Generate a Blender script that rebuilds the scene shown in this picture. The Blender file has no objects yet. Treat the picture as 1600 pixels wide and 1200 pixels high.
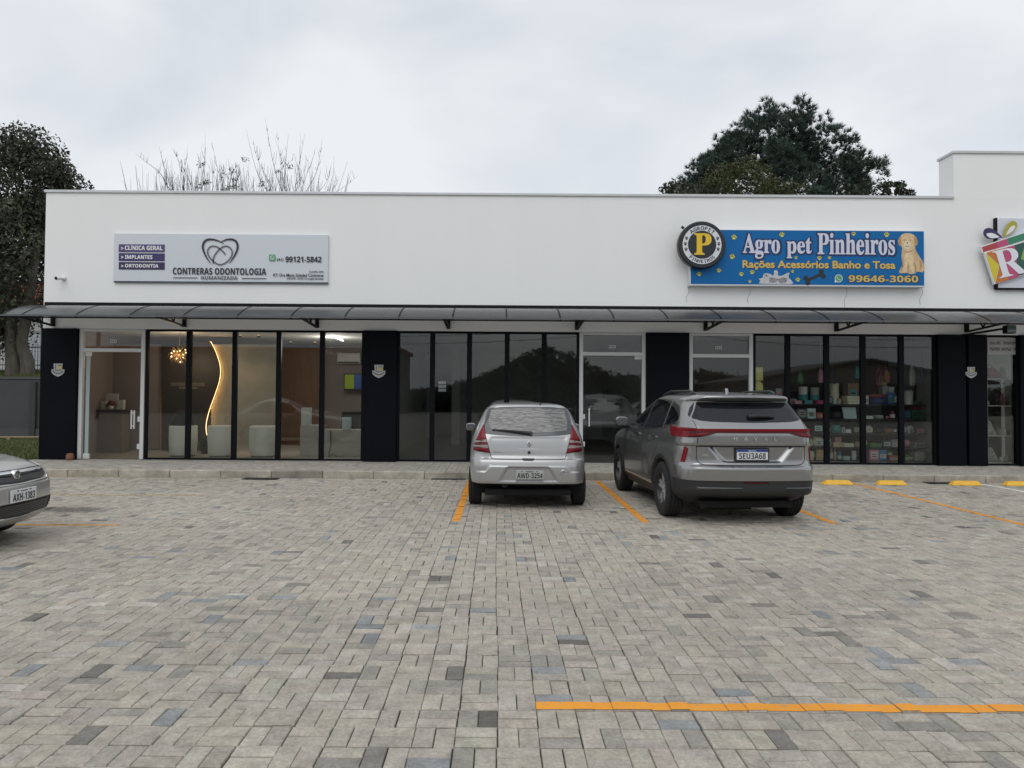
import bpy, bmesh, math, random
import numpy as np
from mathutils import Vector, Matrix, noise as mnoise
from mathutils.bvhtree import BVHTree

random.seed(7)
rng = np.random.default_rng(7)
R = math.radians
scene = bpy.context.scene
COL = scene.collection

# ------------------------------------------------------------------ camera
FOC, PU, PV, CAMH = 1130.0, 780.0, 592.0, 1.62          # focal length / principal point of the 1600x1200 photograph
PITCH, ROLL = R(1.42), 0.0070
cd = bpy.data.cameras.new('camera')
cam = bpy.data.objects.new('camera', cd)
COL.objects.link(cam)
cd.sensor_fit = 'HORIZONTAL'
cd.sensor_width = 36.0
cd.lens = FOC * 36.0 / 1600.0
cd.shift_x = (800 - PU) / 1600.0
cd.shift_y = -(600 - PV) / 1600.0
cd.clip_start, cd.clip_end = 0.05, 3000
FW = Vector((0, math.cos(PITCH), math.sin(PITCH)))
UP0 = Vector((0, -math.sin(PITCH), math.cos(PITCH)))
RT0 = Vector((1, 0, 0))
RT = (RT0 * math.cos(ROLL) + UP0 * math.sin(ROLL)).normalized()
UP = (UP0 * math.cos(ROLL) - RT0 * math.sin(ROLL)).normalized()
mm = Matrix((RT, UP, -FW)).transposed().to_4x4()
mm.translation = (0, 0, CAMH)
cam.matrix_world = mm
scene.camera = cam

# ------------------------------------------------------------------ world: overcast daylight
SUN_EL, SUN_AZ = R(52), R(200)                           # sun behind the camera, a little to the left
world = bpy.data.worlds.new('World')
scene.world = world
world.use_nodes = True
wt = world.node_tree
wt.nodes.clear()
wo = wt.nodes.new('ShaderNodeOutputWorld')
wb = wt.nodes.new('ShaderNodeBackground')
wb.inputs['Strength'].default_value = 0.10
sky = wt.nodes.new('ShaderNodeTexSky')
sky.sky_type = 'NISHITA'
sky.sun_disc = False
sky.sun_elevation = SUN_EL
sky.sun_rotation = SUN_AZ
tc = wt.nodes.new('ShaderNodeTexCoord')
mp = wt.nodes.new('ShaderNodeMapping')
mp.inputs['Scale'].default_value = (1.0, 1.0, 2.0)
wt.links.new(tc.outputs['Generated'], mp.inputs['Vector'])
n1 = wt.nodes.new('ShaderNodeTexNoise')
n1.inputs['Scale'].default_value = 1.9
n1.inputs['Detail'].default_value = 5
n1.inputs['Roughness'].default_value = 0.48
n1.inputs['Distortion'].default_value = 0.35
wt.links.new(mp.outputs['Vector'], n1.inputs['Vector'])
cr = wt.nodes.new('ShaderNodeValToRGB')
cr.color_ramp.elements[0].position = 0.30
cr.color_ramp.elements[0].color = (5.35, 5.9, 6.65, 1)
cr.color_ramp.elements[1].position = 0.60
cr.color_ramp.elements[1].color = (8.4, 8.65, 8.9, 1)
wt.links.new(n1.outputs['Fac'], cr.inputs['Fac'])
mx = wt.nodes.new('ShaderNodeMix')
mx.data_type = 'RGBA'
mx.inputs['Factor'].default_value = 0.93                 # cloud cover over the clear-sky model
wt.links.new(sky.outputs['Color'], mx.inputs['A'])
wt.links.new(cr.outputs['Color'], mx.inputs['B'])
wt.links.new(mx.outputs['Result'], wb.inputs['Color'])
wt.links.new(wb.outputs['Background'], wo.inputs['Surface'])

ld = bpy.data.lights.new('sun', 'SUN')
ld.energy = 0.95
ld.angle = R(50)
ld.color = (1.0, 0.985, 0.965)
sun = bpy.data.objects.new('sun', ld)
COL.objects.link(sun)
sd = Vector((math.sin(SUN_AZ) * math.cos(SUN_EL), math.cos(SUN_AZ) * math.cos(SUN_EL), math.sin(SUN_EL)))
sun.rotation_euler = sd.to_track_quat('Z', 'Y').to_euler()

vs = scene.view_settings
vs.view_transform = 'Standard'
vs.look = 'None'
vs.exposure = 0.08
vs.gamma = 1.0
vs.use_curve_mapping = False
scene.cycles.max_bounces = 8
scene.cycles.transparent_max_bounces = 16
scene.cycles.use_denoising = True


def at(u, v, Y):
    """world point on the vertical plane at distance Y behind photograph pixel (u, v)"""
    d = FW * FOC + RT * (u - PU) - UP * (v - PV)
    return Vector((0, 0, CAMH)) + d * (Y / d.y)


def gnd(u, v, z=0.0):
    d = FW * FOC + RT * (u - PU) - UP * (v - PV)
    return Vector((0, 0, CAMH)) + d * ((z - CAMH) / d.z)


# ------------------------------------------------------------------ materials
MAT = {}


def mat(name, col, rough=0.6, metal=0.0, var=0.0, vscale=6.0, bump=0.0, bscale=40.0, spec=0.5, coat=0.0,
        emit=None, estr=0.0, tint=False, stretch=None, var2=0.0, v2scale=0.7):
    if name in MAT:
        return MAT[name]
    m = bpy.data.materials.new(name)
    m.use_nodes = True
    nt = m.node_tree
    b = nt.nodes['Principled BSDF']
    b.inputs['Base Color'].default_value = (*col, 1)
    b.inputs['Roughness'].default_value = rough
    b.inputs['Metallic'].default_value = metal
    b.inputs['Specular IOR Level'].default_value = spec
    if coat:
        b.inputs['Coat Weight'].default_value = coat
        b.inputs['Coat Roughness'].default_value = 0.04
    if emit:
        b.inputs['Emission Color'].default_value = (*emit, 1)
        b.inputs['Emission Strength'].default_value = estr
    geo = nt.nodes.new('ShaderNodeNewGeometry')
    vec = geo.outputs['Position']
    if stretch:
        mpn = nt.nodes.new('ShaderNodeMapping')
        mpn.inputs['Scale'].default_value = stretch
        nt.links.new(vec, mpn.inputs['Vector'])
        vec = mpn.outputs['Vector']
    colsock = None
    if tint:
        a = nt.nodes.new('ShaderNodeAttribute')
        a.attribute_name = 'tint'
        colsock = a.outputs['Color']

    def mulnoise(colsock, amount, scale, detail):
        n = nt.nodes.new('ShaderNodeTexNoise')
        n.inputs['Scale'].default_value = scale
        n.inputs['Detail'].default_value = detail
        n.inputs['Roughness'].default_value = 0.6
        nt.links.new(vec, n.inputs['Vector'])
        mr = nt.nodes.new('ShaderNodeMapRange')
        mr.inputs['From Min'].default_value = 0.3
        mr.inputs['From Max'].default_value = 0.7
        mr.inputs['To Min'].default_value = 1 - amount
        mr.inputs['To Max'].default_value = 1 + amount
        nt.links.new(n.outputs['Fac'], mr.inputs['Value'])
        vm = nt.nodes.new('ShaderNodeVectorMath')
        vm.operation = 'SCALE'
        if colsock is None:
            vm.inputs[0].default_value = col
        else:
            nt.links.new(colsock, vm.inputs[0])
        nt.links.new(mr.outputs['Result'], vm.inputs['Scale'])
        return vm.outputs['Vector']
    if var:
        colsock = mulnoise(colsock, var, vscale, 6)
    if var2:
        colsock = mulnoise(colsock, var2, v2scale, 4)
    if colsock is not None:
        nt.links.new(colsock, b.inputs['Base Color'])
    if bump:
        n = nt.nodes.new('ShaderNodeTexNoise')
        n.inputs['Scale'].default_value = bscale
        n.inputs['Detail'].default_value = 4
        nt.links.new(vec, n.inputs['Vector'])
        bp = nt.nodes.new('ShaderNodeBump')
        bp.inputs['Strength'].default_value = bump
        bp.inputs['Distance'].default_value = 0.01
        nt.links.new(n.outputs['Fac'], bp.inputs['Height'])
        nt.links.new(bp.outputs['Normal'], b.inputs['Normal'])
    MAT[name] = m
    return m


def glass_mat(name, tintc, ior=1.5, rough=0.0, refl=1.0):
    """thin window glass: tinted transmission plus Fresnel reflection"""
    m = bpy.data.materials.new(name)
    m.use_nodes = True
    nt = m.node_tree
    nt.nodes.clear()
    out = nt.nodes.new('ShaderNodeOutputMaterial')
    tr = nt.nodes.new('ShaderNodeBsdfTransparent')
    tr.inputs['Color'].default_value = (*tintc, 1)
    gl = nt.nodes.new('ShaderNodeBsdfGlossy')
    gl.inputs['Roughness'].default_value = rough
    gl.inputs['Color'].default_value = (refl, refl, refl, 1)
    fr = nt.nodes.new('ShaderNodeFresnel')
    fr.inputs['IOR'].default_value = ior
    mix = nt.nodes.new('ShaderNodeMixShader')
    nt.links.new(fr.outputs['Fac'], mix.inputs['Fac'])
    nt.links.new(tr.outputs['BSDF'], mix.inputs[1])
    nt.links.new(gl.outputs['BSDF'], mix.inputs[2])
    nt.links.new(mix.outputs['Shader'], out.inputs['Surface'])
    MAT[name] = m
    return m


def poly_mat():
    """smoked polycarbonate awning sheet"""
    m = bpy.data.materials.new('smoked polycarbonate')
    m.use_nodes = True
    nt = m.node_tree
    nt.nodes.clear()
    out = nt.nodes.new('ShaderNodeOutputMaterial')
    tr = nt.nodes.new('ShaderNodeBsdfTransparent')
    tr.inputs['Color'].default_value = (0.30, 0.305, 0.32, 1)
    tl = nt.nodes.new('ShaderNodeBsdfTranslucent')
    tl.inputs['Color'].default_value = (0.60, 0.605, 0.62, 1)
    gl = nt.nodes.new('ShaderNodeBsdfGlossy')
    gl.inputs['Roughness'].default_value = 0.22
    m1 = nt.nodes.new('ShaderNodeMixShader')
    m1.inputs['Fac'].default_value = 0.72
    m2 = nt.nodes.new('ShaderNodeMixShader')
    fr = nt.nodes.new('ShaderNodeFresnel')
    fr.inputs['IOR'].default_value = 1.45
    nt.links.new(tr.outputs[0], m1.inputs[1])
    nt.links.new(tl.outputs[0], m1.inputs[2])
    nt.links.new(fr.outputs[0], m2.inputs['Fac'])
    nt.links.new(m1.outputs[0], m2.inputs[1])
    nt.links.new(gl.outputs[0], m2.inputs[2])
    nt.links.new(m2.outputs[0], out.inputs['Surface'])
    MAT['poly'] = m
    return m


# ------------------------------------------------------------------ object helpers
OFF = {}


def tag(o, label=None, cat=None, group=None, kind=None):
    if label: o['label'] = label
    if cat: o['category'] = cat
    if group: o['group'] = group
    if kind: o['kind'] = kind
    return o


def thing(name, label, cat, loc=(0, 0, 0), rz=0.0, group=None, local=False):
    """Empty at the base of a thing; its parts are written in world coordinates unless local"""
    o = bpy.data.objects.new(name, None)
    COL.objects.link(o)
    o.empty_display_size = 0.2
    o.location = loc
    o.rotation_euler = (0, 0, rz)
    OFF[o.name] = Vector((0, 0, 0)) if local else Vector(loc)
    return tag(o, label, cat, group)


def structure(o):
    o['kind'] = 'structure'
    return o


def stuff(o):
    o['kind'] = 'stuff'
    return o


def link(name, me, material, parent=None):
    o = bpy.data.objects.new(name, me)
    COL.objects.link(o)
    if material is not None and not len(me.materials):
        me.materials.append(material)
    if parent is not None:
        o.parent = parent
        OFF[o.name] = OFF.get(parent.name, Vector((0, 0, 0)))
    else:
        OFF[o.name] = Vector((0, 0, 0))
    return o


TXT = {}


def text_mesh(s, bold=0.0):
    k = (s, bold)
    if k not in TXT:
        c = bpy.data.curves.new('lettering', 'FONT')
        c.body = s
        c.size = 1
        c.offset = bold
        c.resolution_u = 4
        o = bpy.data.objects.new('lettering', c)
        COL.objects.link(o)
        dg = bpy.context.evaluated_depsgraph_get()
        me = bpy.data.meshes.new_from_object(o.evaluated_get(dg))
        vv = np.array([tuple(v.co) for v in me.vertices])
        ff = [tuple(p.vertices) for p in me.polygons]
        bpy.data.objects.remove(o)
        bpy.data.curves.remove(c)
        bpy.data.meshes.remove(me)
        TXT[k] = (vv, ff)
    return TXT[k]


def heavy(t, serif=False):
    """bold letters out of the built-in font set"""
    o = ''
    for c in t:
        a, b, d = (0x1D400, 0x1D41A, 0x1D7CE) if serif else (0x1D5D4, 0x1D5EE, 0x1D7EC)
        if 'A' <= c <= 'Z': c = chr(a + ord(c) - 65)
        elif 'a' <= c <= 'z': c = chr(b + ord(c) - 97)
        elif c.isdigit(): c = chr(d + int(c))
        o += c
    return o


class MB:
    def __init__(s, M=None):
        s.v, s.f, s.sm, s.M = [], [], [], M

    def add(s, vv, ff, smooth=False):
        n = len(s.v)
        if s.M is not None:
            vv = [s.M @ Vector(p) for p in vv]
        s.v += [tuple(p) for p in vv]
        s.f += [tuple(n + i for i in f) for f in ff]
        s.sm += [smooth] * len(ff)
        return s

    def box(s, x0, x1, y0, y1, z0, z1):
        vv = [(x, y, z) for z in (z0, z1) for y in (y0, y1) for x in (x0, x1)]
        return s.add(vv, [(0, 2, 3, 1), (4, 5, 7, 6), (0, 1, 5, 4), (2, 6, 7, 3), (0, 4, 6, 2), (1, 3, 7, 5)])

    def cbox(s, x0, x1, y0, y1, z0, z1, c=0.005):
        """box with chamfered vertical and top edges"""
        def ring(i, z):
            return [(x0 + i + c, y0 + i, z), (x1 - i - c, y0 + i, z), (x1 - i, y0 + i + c, z), (x1 - i, y1 - i - c, z),
                    (x1 - i - c, y1 - i, z), (x0 + i + c, y1 - i, z), (x0 + i, y1 - i - c, z), (x0 + i, y0 + i + c, z)]
        vv = ring(0, z0) + ring(0, z1 - c) + ring(c, z1)
        ff = [tuple(range(7, -1, -1)), tuple(range(16, 24))]
        for k in (0, 8):
            ff += [(k + i, k + (i + 1) % 8, k + 8 + (i + 1) % 8, k + 8 + i) for i in range(8)]
        return s.add(vv, ff)

    def prism(s, poly, a0, a1, axis='y'):
        """polygon in (x,z) pulled along y, in (y,z) along x or in (x,y) along z"""
        n = len(poly)
        ar = sum(poly[i][0] * poly[(i + 1) % n][1] - poly[(i + 1) % n][0] * poly[i][1] for i in range(n))
        if ar < 0:
            poly = poly[::-1]
        if axis == 'y':
            P = lambda p, a: (p[0], a, p[1])
        elif axis == 'x':
            P = lambda p, a: (a, p[0], p[1])
        else:
            P = lambda p, a: (p[0], p[1], a)
        vv = [P(p, a0) for p in poly] + [P(p, a1) for p in poly]
        fr = axis == 'y'
        f0, f1 = tuple(range(n)), tuple(range(n, 2 * n))
        ff = [f0 if fr else f0[::-1], f1[::-1] if fr else f1]
        for i in range(n):
            q = (i, (i + 1) % n, n + (i + 1) % n, n + i)
            ff.append(q[::-1] if fr else q)
        return s.add(vv, ff)

    def flat(s, poly, y):
        n = len(poly)
        ar = sum(poly[i][0] * poly[(i + 1) % n][1] - poly[(i + 1) % n][0] * poly[i][1] for i in range(n))
        if ar < 0:
            poly = poly[::-1]
        return s.add([(p[0], y, p[1]) for p in poly], [tuple(range(n))])

    def tube(s, pts, r, n=6, caps=True):
        pts = [Vector(p) for p in pts]
        rs = r if isinstance(r, (list, tuple)) else [r] * len(pts)
        vv, prev = [], None
        for i, p in enumerate(pts):
            d = (pts[min(i + 1, len(pts) - 1)] - pts[max(i - 1, 0)]).normalized()
            if prev is None:
                a = d.orthogonal().normalized()
            else:
                a = prev - d * prev.dot(d)
                a = a.normalized() if a.length > 1e-6 else d.orthogonal().normalized()
            prev = a
            b = d.cross(a)
            for k in range(n):
                t = 2 * math.pi * k / n
                vv.append(p + (a * math.cos(t) + b * math.sin(t)) * rs[i])
        ff = [(i * n + k, i * n + (k + 1) % n, (i + 1) * n + (k + 1) % n, (i + 1) * n + k)
              for i in range(len(pts) - 1) for k in range(n)]
        s.add(vv, ff, True)
        if caps:
            m = len(vv)
            s.add(vv[:n], [tuple(range(n - 1, -1, -1))])
            s.add(vv[m - n:], [tuple(range(n))])
        return s

    def lathe(s, prof, c=(0, 0, 0), axis='z', n=24, smooth=True):
        vv = []
        for r, h in prof:
            for k in range(n):
                t = 2 * math.pi * k / n
                a, b = r * math.cos(t), r * math.sin(t)
                p = {'z': (a, b, h), 'y': (b, h, a), 'x': (h, a, b)}[axis]
                vv.append((c[0] + p[0], c[1] + p[1], c[2] + p[2]))
        ff = [(i * n + k, i * n + (k + 1) % n, (i + 1) * n + (k + 1) % n, (i + 1) * n + k)
              for i in range(len(prof) - 1) for k in range(n)]
        return s.add(vv, ff, smooth)

    def sphere(s, c, rx, ry=None, rz=None, n=12, m=8):
        ry = ry or rx
        rz = rz or rx
        vv, ff = [], []
        for i in range(m + 1):
            ph = math.pi * i / m
            for k in range(n):
                t = 2 * math.pi * k / n
                vv.append((c[0] + rx * math.sin(ph) * math.cos(t), c[1] + ry * math.sin(ph) * math.sin(t), c[2] + rz * math.cos(ph)))
        for i in range(m):
            for k in range(n):
                ff.append((i * n + k, (i + 1) * n + k, (i + 1) * n + (k + 1) % n, i * n + (k + 1) % n))
        return s.add(vv, ff, True)

    def stroke(s, pts, w, y):
        """flat brush stroke in the plane y with widths along it, points (x,z)"""
        ws = w if isinstance(w, (list, tuple)) else [w] * len(pts)
        L, Rr = [], []
        for i, p in enumerate(pts):
            a, b = pts[max(i - 1, 0)], pts[min(i + 1, len(pts) - 1)]
            dx, dz = b[0] - a[0], b[1] - a[1]
            l = math.hypot(dx, dz) or 1
            nx, nz = -dz / l, dx / l
            L.append((p[0] + nx * ws[i] / 2, y, p[1] + nz * ws[i] / 2))
            Rr.append((p[0] - nx * ws[i] / 2, y, p[1] - nz * ws[i] / 2))
        n = len(pts)
        return s.add(L + Rr, [(i, n + i, n + i + 1, i + 1) for i in range(n - 1)])

    def text(s, t, x0, x1, z0, z1, y, bold=0.0, face=-1, depth=0.0):
        """letters filling the box x0..x1, z0..z1 at depth y, read from -y (face -1) or from +y"""
        big = any(ord(ch) > 0xffff for ch in t)
        vv, ff = text_mesh(t, 0.0 if big else bold)
        mn, mxx = vv.min(0), vv.max(0)
        sh = [(0, 0)] if not (big and bold) else [(0, 0), (-1, -1), (1, -1), (1, 1), (-1, 1), (1.2, 0), (-1.2, 0)]
        g = bold * (z1 - z0)
        for k, (sx, sz) in enumerate(sh):
            P = []
            for p in vv:
                a = (p[0] - mn[0]) / (mxx[0] - mn[0])
                b = (p[1] - mn[1]) / (mxx[1] - mn[1])
                X = x0 + a * (x1 - x0) if face < 0 else x1 - a * (x1 - x0)
                P.append((X + sx * g, y + k * 6e-5, z0 + b * (z1 - z0) + sz * g))
            s.add(P, ff)
        return s

    def disc(s, cx, cz, r, y, n=32, rz=None):
        rz = rz or r
        return s.flat([(cx + r * math.cos(2 * math.pi * k / n), cz + rz * math.sin(2 * math.pi * k / n)) for k in range(n)], y)

    def build(s, name, material, parent=None, bevel=0.0, world=True):
        o = OFF.get(parent.name, Vector((0, 0, 0))) if (parent is not None and world) else Vector((0, 0, 0))
        me = bpy.data.meshes.new(name)
        me.from_pydata([(p[0] - o.x, p[1] - o.y, p[2] - o.z) for p in s.v], [], s.f)
        me.polygons.foreach_set('use_smooth', s.sm)
        if bevel:
            bm = bmesh.new()
            bm.from_mesh(me)
            es = [e for e in bm.edges if len(e.link_faces) == 2 and e.calc_face_angle(0) > 0.6]
            bmesh.ops.bevel(bm, geom=es, offset=bevel, segments=2, affect='EDGES', profile=0.5, clamp_overlap=True)
            bm.to_mesh(me)
            bm.free()
        me.update()
        return link(name, me, material, parent)


def quads_mesh(name, verts, faces_n, tints, material, parent=None, kind=None):
    """verts (N,k,3) as N separate k-gons with one tint per face"""
    N, k = verts.shape[0], faces_n
    o = OFF.get(parent.name, Vector((0, 0, 0))) if parent is not None else Vector((0, 0, 0))
    me = bpy.data.meshes.new(name)
    vv = verts.reshape(-1, 3) - np.array(tuple(o))
    me.vertices.add(len(vv))
    me.vertices.foreach_set('co', vv.astype(np.float32).ravel())
    me.loops.add(N * k)
    me.loops.foreach_set('vertex_index', np.arange(N * k, dtype=np.int32))
    me.polygons.add(N)
    me.polygons.foreach_set('loop_start', np.arange(0, N * k, k, dtype=np.int32))
    me.update(calc_edges=True)
    if tints is not None:
        a = me.attributes.new('tint', 'FLOAT_COLOR', 'FACE')
        t = np.ones((N, 4), np.float32)
        t[:, :3] = tints
        a.data.foreach_set('color', t.ravel())
    ob = link(name, me, material, parent)
    if kind:
        ob['kind'] = kind
    return ob
# ------------------------------------------------------------------ shared materials
M_WALL = mat('white render', (0.83, 0.835, 0.825), 0.75, var=0.011, vscale=1.6, bump=0.10, bscale=14, stretch=(1.2, 1.2, .14))
M_CAP = mat('galvanised flashing', (0.55, 0.56, 0.56), 0.38, metal=0.55, var=0.05, vscale=3)
M_CLAD = mat('black composite panel', (0.006, 0.007, 0.010), 0.5, spec=0.06, var=0.1, vscale=2)
M_FRAME = mat('black aluminium', (0.006, 0.007, 0.009), 0.45, spec=0.10)
M_WHITEF = mat('white aluminium', (0.62, 0.63, 0.62), 0.35)
M_STEEL = mat('black painted steel', (0.010, 0.010, 0.012), 0.5, spec=.15)
M_CHROME = mat('chrome', (0.75, 0.75, 0.76), 0.12, metal=1.0)
M_GLASS = glass_mat('window glass', (0.86, 0.88, 0.87), 1.5)
M_GLASSP = glass_mat('clear glass', (0.90, 0.92, 0.90), 1.45)
M_PAVE = mat('concrete paver', (0.4, 0.37, 0.31), 0.88, tint=True, var=0.20, vscale=48, bump=0.6, bscale=150, var2=0.20, v2scale=9)
M_JOINT = mat('joint sand', (0.055, 0.05, 0.042), 0.95, var=0.3, vscale=30)
M_KERB = mat('kerb concrete', (0.38, 0.345, 0.285), 0.9, var=0.26, vscale=2.2, bump=0.4, bscale=70, var2=0.16, v2scale=7)
def worn_paint(name, colr, lo=.60, hi=.68):
    m = bpy.data.materials.new(name)
    m.use_nodes = True
    nt = m.node_tree
    bs = nt.nodes['Principled BSDF']
    bs.inputs['Roughness'].default_value = .78
    g = nt.nodes.new('ShaderNodeNewGeometry')
    n1_ = nt.nodes.new('ShaderNodeTexNoise')
    n1_.inputs['Scale'].default_value = 26
    n1_.inputs['Detail'].default_value = 8
    n1_.inputs['Roughness'].default_value = .75
    n2_ = nt.nodes.new('ShaderNodeTexNoise')
    n2_.inputs['Scale'].default_value = 3
    for n_ in (n1_, n2_):
        nt.links.new(g.outputs['Position'], n_.inputs['Vector'])
    mr = nt.nodes.new('ShaderNodeMapRange')
    mr.inputs['From Min'].default_value = lo
    mr.inputs['From Max'].default_value = hi
    nt.links.new(n1_.outputs['Fac'], mr.inputs['Value'])
    mc = nt.nodes.new('ShaderNodeMix')
    mc.data_type = 'RGBA'
    mc.inputs['A'].default_value = (*colr, 1)
    mc.inputs['B'].default_value = (.36, .30, .20, 1)
    nt.links.new(mr.outputs['Result'], mc.inputs['Factor'])
    vm = nt.nodes.new('ShaderNodeVectorMath')
    vm.operation = 'SCALE'
    m2 = nt.nodes.new('ShaderNodeMapRange')
    m2.inputs['To Min'].default_value = .82
    m2.inputs['To Max'].default_value = 1.16
    nt.links.new(n2_.outputs['Fac'], m2.inputs['Value'])
    nt.links.new(mc.outputs['Result'], vm.inputs[0])
    nt.links.new(m2.outputs['Result'], vm.inputs['Scale'])
    nt.links.new(vm.outputs['Vector'], bs.inputs['Base Color'])
    MAT[name] = m
    return m


M_YEL = worn_paint('orange road paint', (.78, .31, .022), .57, .66)
M_STOP = mat('yellow kerb paint', (0.80, 0.46, 0.05), 0.65, var=0.12, vscale=14, bump=0.2)
M_WLINE = mat('white road paint', (0.72, 0.72, 0.69), 0.75, var=0.12, vscale=30)
M_BLACK = mat('matt black', (0.012, 0.012, 0.013), 0.6)

# ------------------------------------------------------------------ ground
KY = 14.22                                               # kerb face
FY = 16.35                                               # shop front plane
m = MB()
m.add([(-400, -400, -0.06), (400, -400, -0.06), (400, 600, -0.06), (-400, 600, -0.06)], [(0, 1, 2, 3)])
structure(m.build('ground', mat('earth', (0.13, 0.115, 0.08), 0.95, var=0.3, vscale=0.6)))

lot = MB()
PX0, PX1, PY0 = -13.2, 13.2, 1.39
lot.add([(PX0, PY0, -0.016), (PX1, PY0, -0.016), (PX1, KY, -0.016), (PX0, KY, -0.016)], [(0, 1, 2, 3)])
lot_o = structure(lot.build('parking_lot', M_JOINT))


def brick_mat():
    """the same paving where the pieces are too far off or out of the way to be laid singly"""
    m = bpy.data.materials.new('paving beyond')
    m.use_nodes = True
    nt = m.node_tree
    b = nt.nodes['Principled BSDF']
    b.inputs['Roughness'].default_value = 0.88
    g = nt.nodes.new('ShaderNodeNewGeometry')
    t = nt.nodes.new('ShaderNodeTexBrick')
    t.inputs['Color1'].default_value = (0.40, 0.365, 0.305, 1)
    t.inputs['Color2'].default_value = (0.30, 0.28, 0.245, 1)
    t.inputs['Mortar'].default_value = (0.09, 0.08, 0.07, 1)
    t.inputs['Scale'].default_value = 1.0
    t.inputs['Mortar Size'].default_value = 0.004
    t.inputs['Brick Width'].default_value = 0.2
    t.inputs['Row Height'].default_value = 0.1
    nt.links.new(g.outputs['Position'], t.inputs['Vector'])
    nt.links.new(t.outputs['Color'], b.inputs['Base Color'])
    return m


M_PAVFAR = brick_mat()
m = MB()
m.add([(-60, -40, -0.004), (60, -40, -0.004), (60, PY0, -0.004), (-60, PY0, -0.004)], [(0, 1, 2, 3)])
m.add([(PX1, PY0, -0.004), (60, PY0, -0.004), (60, KY, -0.004), (PX1, KY, -0.004)], [(0, 1, 2, 3)])
m.add([(-60, PY0, -0.004), (PX0, PY0, -0.004), (PX0, KY, -0.004), (-60, KY, -0.004)], [(0, 1, 2, 3)])
structure(m.build('parking_lot_beyond', M_PAVFAR))

# pavers in a basket weave: pairs of stones turned by a right angle from square to square
PITCHP, GAP, CH = 0.2, 0.0055, 0.0070
nx, ny = int((PX1 - PX0) / PITCHP), int((KY - PY0) / PITCHP)
rects = []
for j in range(ny):
    for i in range(nx):
        x, y = PX0 + i * PITCHP, PY0 + j * PITCHP
        if (i + j) % 2:
            rects += [(x, x + .2, y, y + .1), (x, x + .2, y + .1, y + .2)]
        else:
            rects += [(x, x + .1, y, y + .2), (x + .1, x + .2, y, y + .2)]
rects = np.array(rects)
NP = len(rects)
rowoff = np.cumsum(rng.normal(0, .0032, ny + 1))
rowoff = (rowoff - np.linspace(rowoff[0], rowoff[-1], ny + 1)).clip(-.02, .02)
ri = ((rects[:, 2] - PY0 + .001) / PITCHP).astype(int)
ci = ((rects[:, 0] - PX0 + .001) / PITCHP).astype(int)
celloff = rng.normal(0, .0016, (ny + 1, nx + 1)).clip(-.003, .003)
rects[:, 0:2] += (rowoff[ri] + celloff[ri, ci])[:, None]
jit = rng.normal(0, 0.0011, (NP, 2)).clip(-0.0022, 0.0022)
GXV = rng.gamma(2.2, .0007, (NP, 2)).clip(.0005, .0040)
GYV = rng.gamma(5.0, .00095, (NP, 2)).clip(.0022, .008)
rects[:, 0:2] += GXV * np.array([1, -1])
rects[:, 2:4] += GYV * np.array([1, -1])
ptop = rng.normal(0, 0.0020, NP).clip(-0.005, 0.005)
ptilt = rng.normal(0, 0.010, (NP, 2))
base = np.array([0.388, 0.353, 0.297])
ptint = base[None] * rng.normal(1.0, 0.055, (NP, 1)) * (1 + rng.normal(0, 0.010, (NP, 3)))
r_ = rng.random(NP)
k_ = r_ < .020
ptint[k_] = np.array([.265, .272, .268]) * rng.normal(1, .08, (int(k_.sum()), 1))
k_ = (r_ > .028) & (r_ < .040)
ptint[k_] = np.array([.185, .172, .152]) * rng.normal(1, .2, (int(k_.sum()), 1))
k_ = (r_ > .048) & (r_ < .13)
ptint[k_] = np.array([.30, .28, .24]) * rng.normal(1, .08, (int(k_.sum()), 1))
k_ = r_ > .965
ptint[k_] = np.array([.44, .41, .355]) * rng.normal(1, .04, (int(k_.sum()), 1))
# an oil stain in front of the sedan's bay soaks single stones
oc = gnd(108, 796)
cx_, cy_ = rects[:, :2].mean(1), rects[:, 2:].mean(1)
dd = ((cx_ - oc.x) / .42) ** 2 + ((cy_ - oc.y) / .22) ** 2
ptint[dd < 1] *= 0.42
ptint[(dd >= 1) & (dd < 2.3)] *= 0.75
# old drips and trodden patches where cars stop
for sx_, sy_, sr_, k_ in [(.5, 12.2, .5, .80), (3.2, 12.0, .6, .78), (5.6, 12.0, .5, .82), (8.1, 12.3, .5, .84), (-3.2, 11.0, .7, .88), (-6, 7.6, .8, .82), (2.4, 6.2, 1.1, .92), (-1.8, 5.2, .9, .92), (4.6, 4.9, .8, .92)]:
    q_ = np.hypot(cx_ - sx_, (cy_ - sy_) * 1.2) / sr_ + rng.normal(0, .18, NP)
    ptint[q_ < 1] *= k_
mot = 1 + .07 * np.sin(cx_ * .9 + 1.3 * np.sin(cy_ * .5)) * np.sin(cy_ * .8 + .7 * np.sin(cx_ * .6))
ptint *= mot[:, None]


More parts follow.
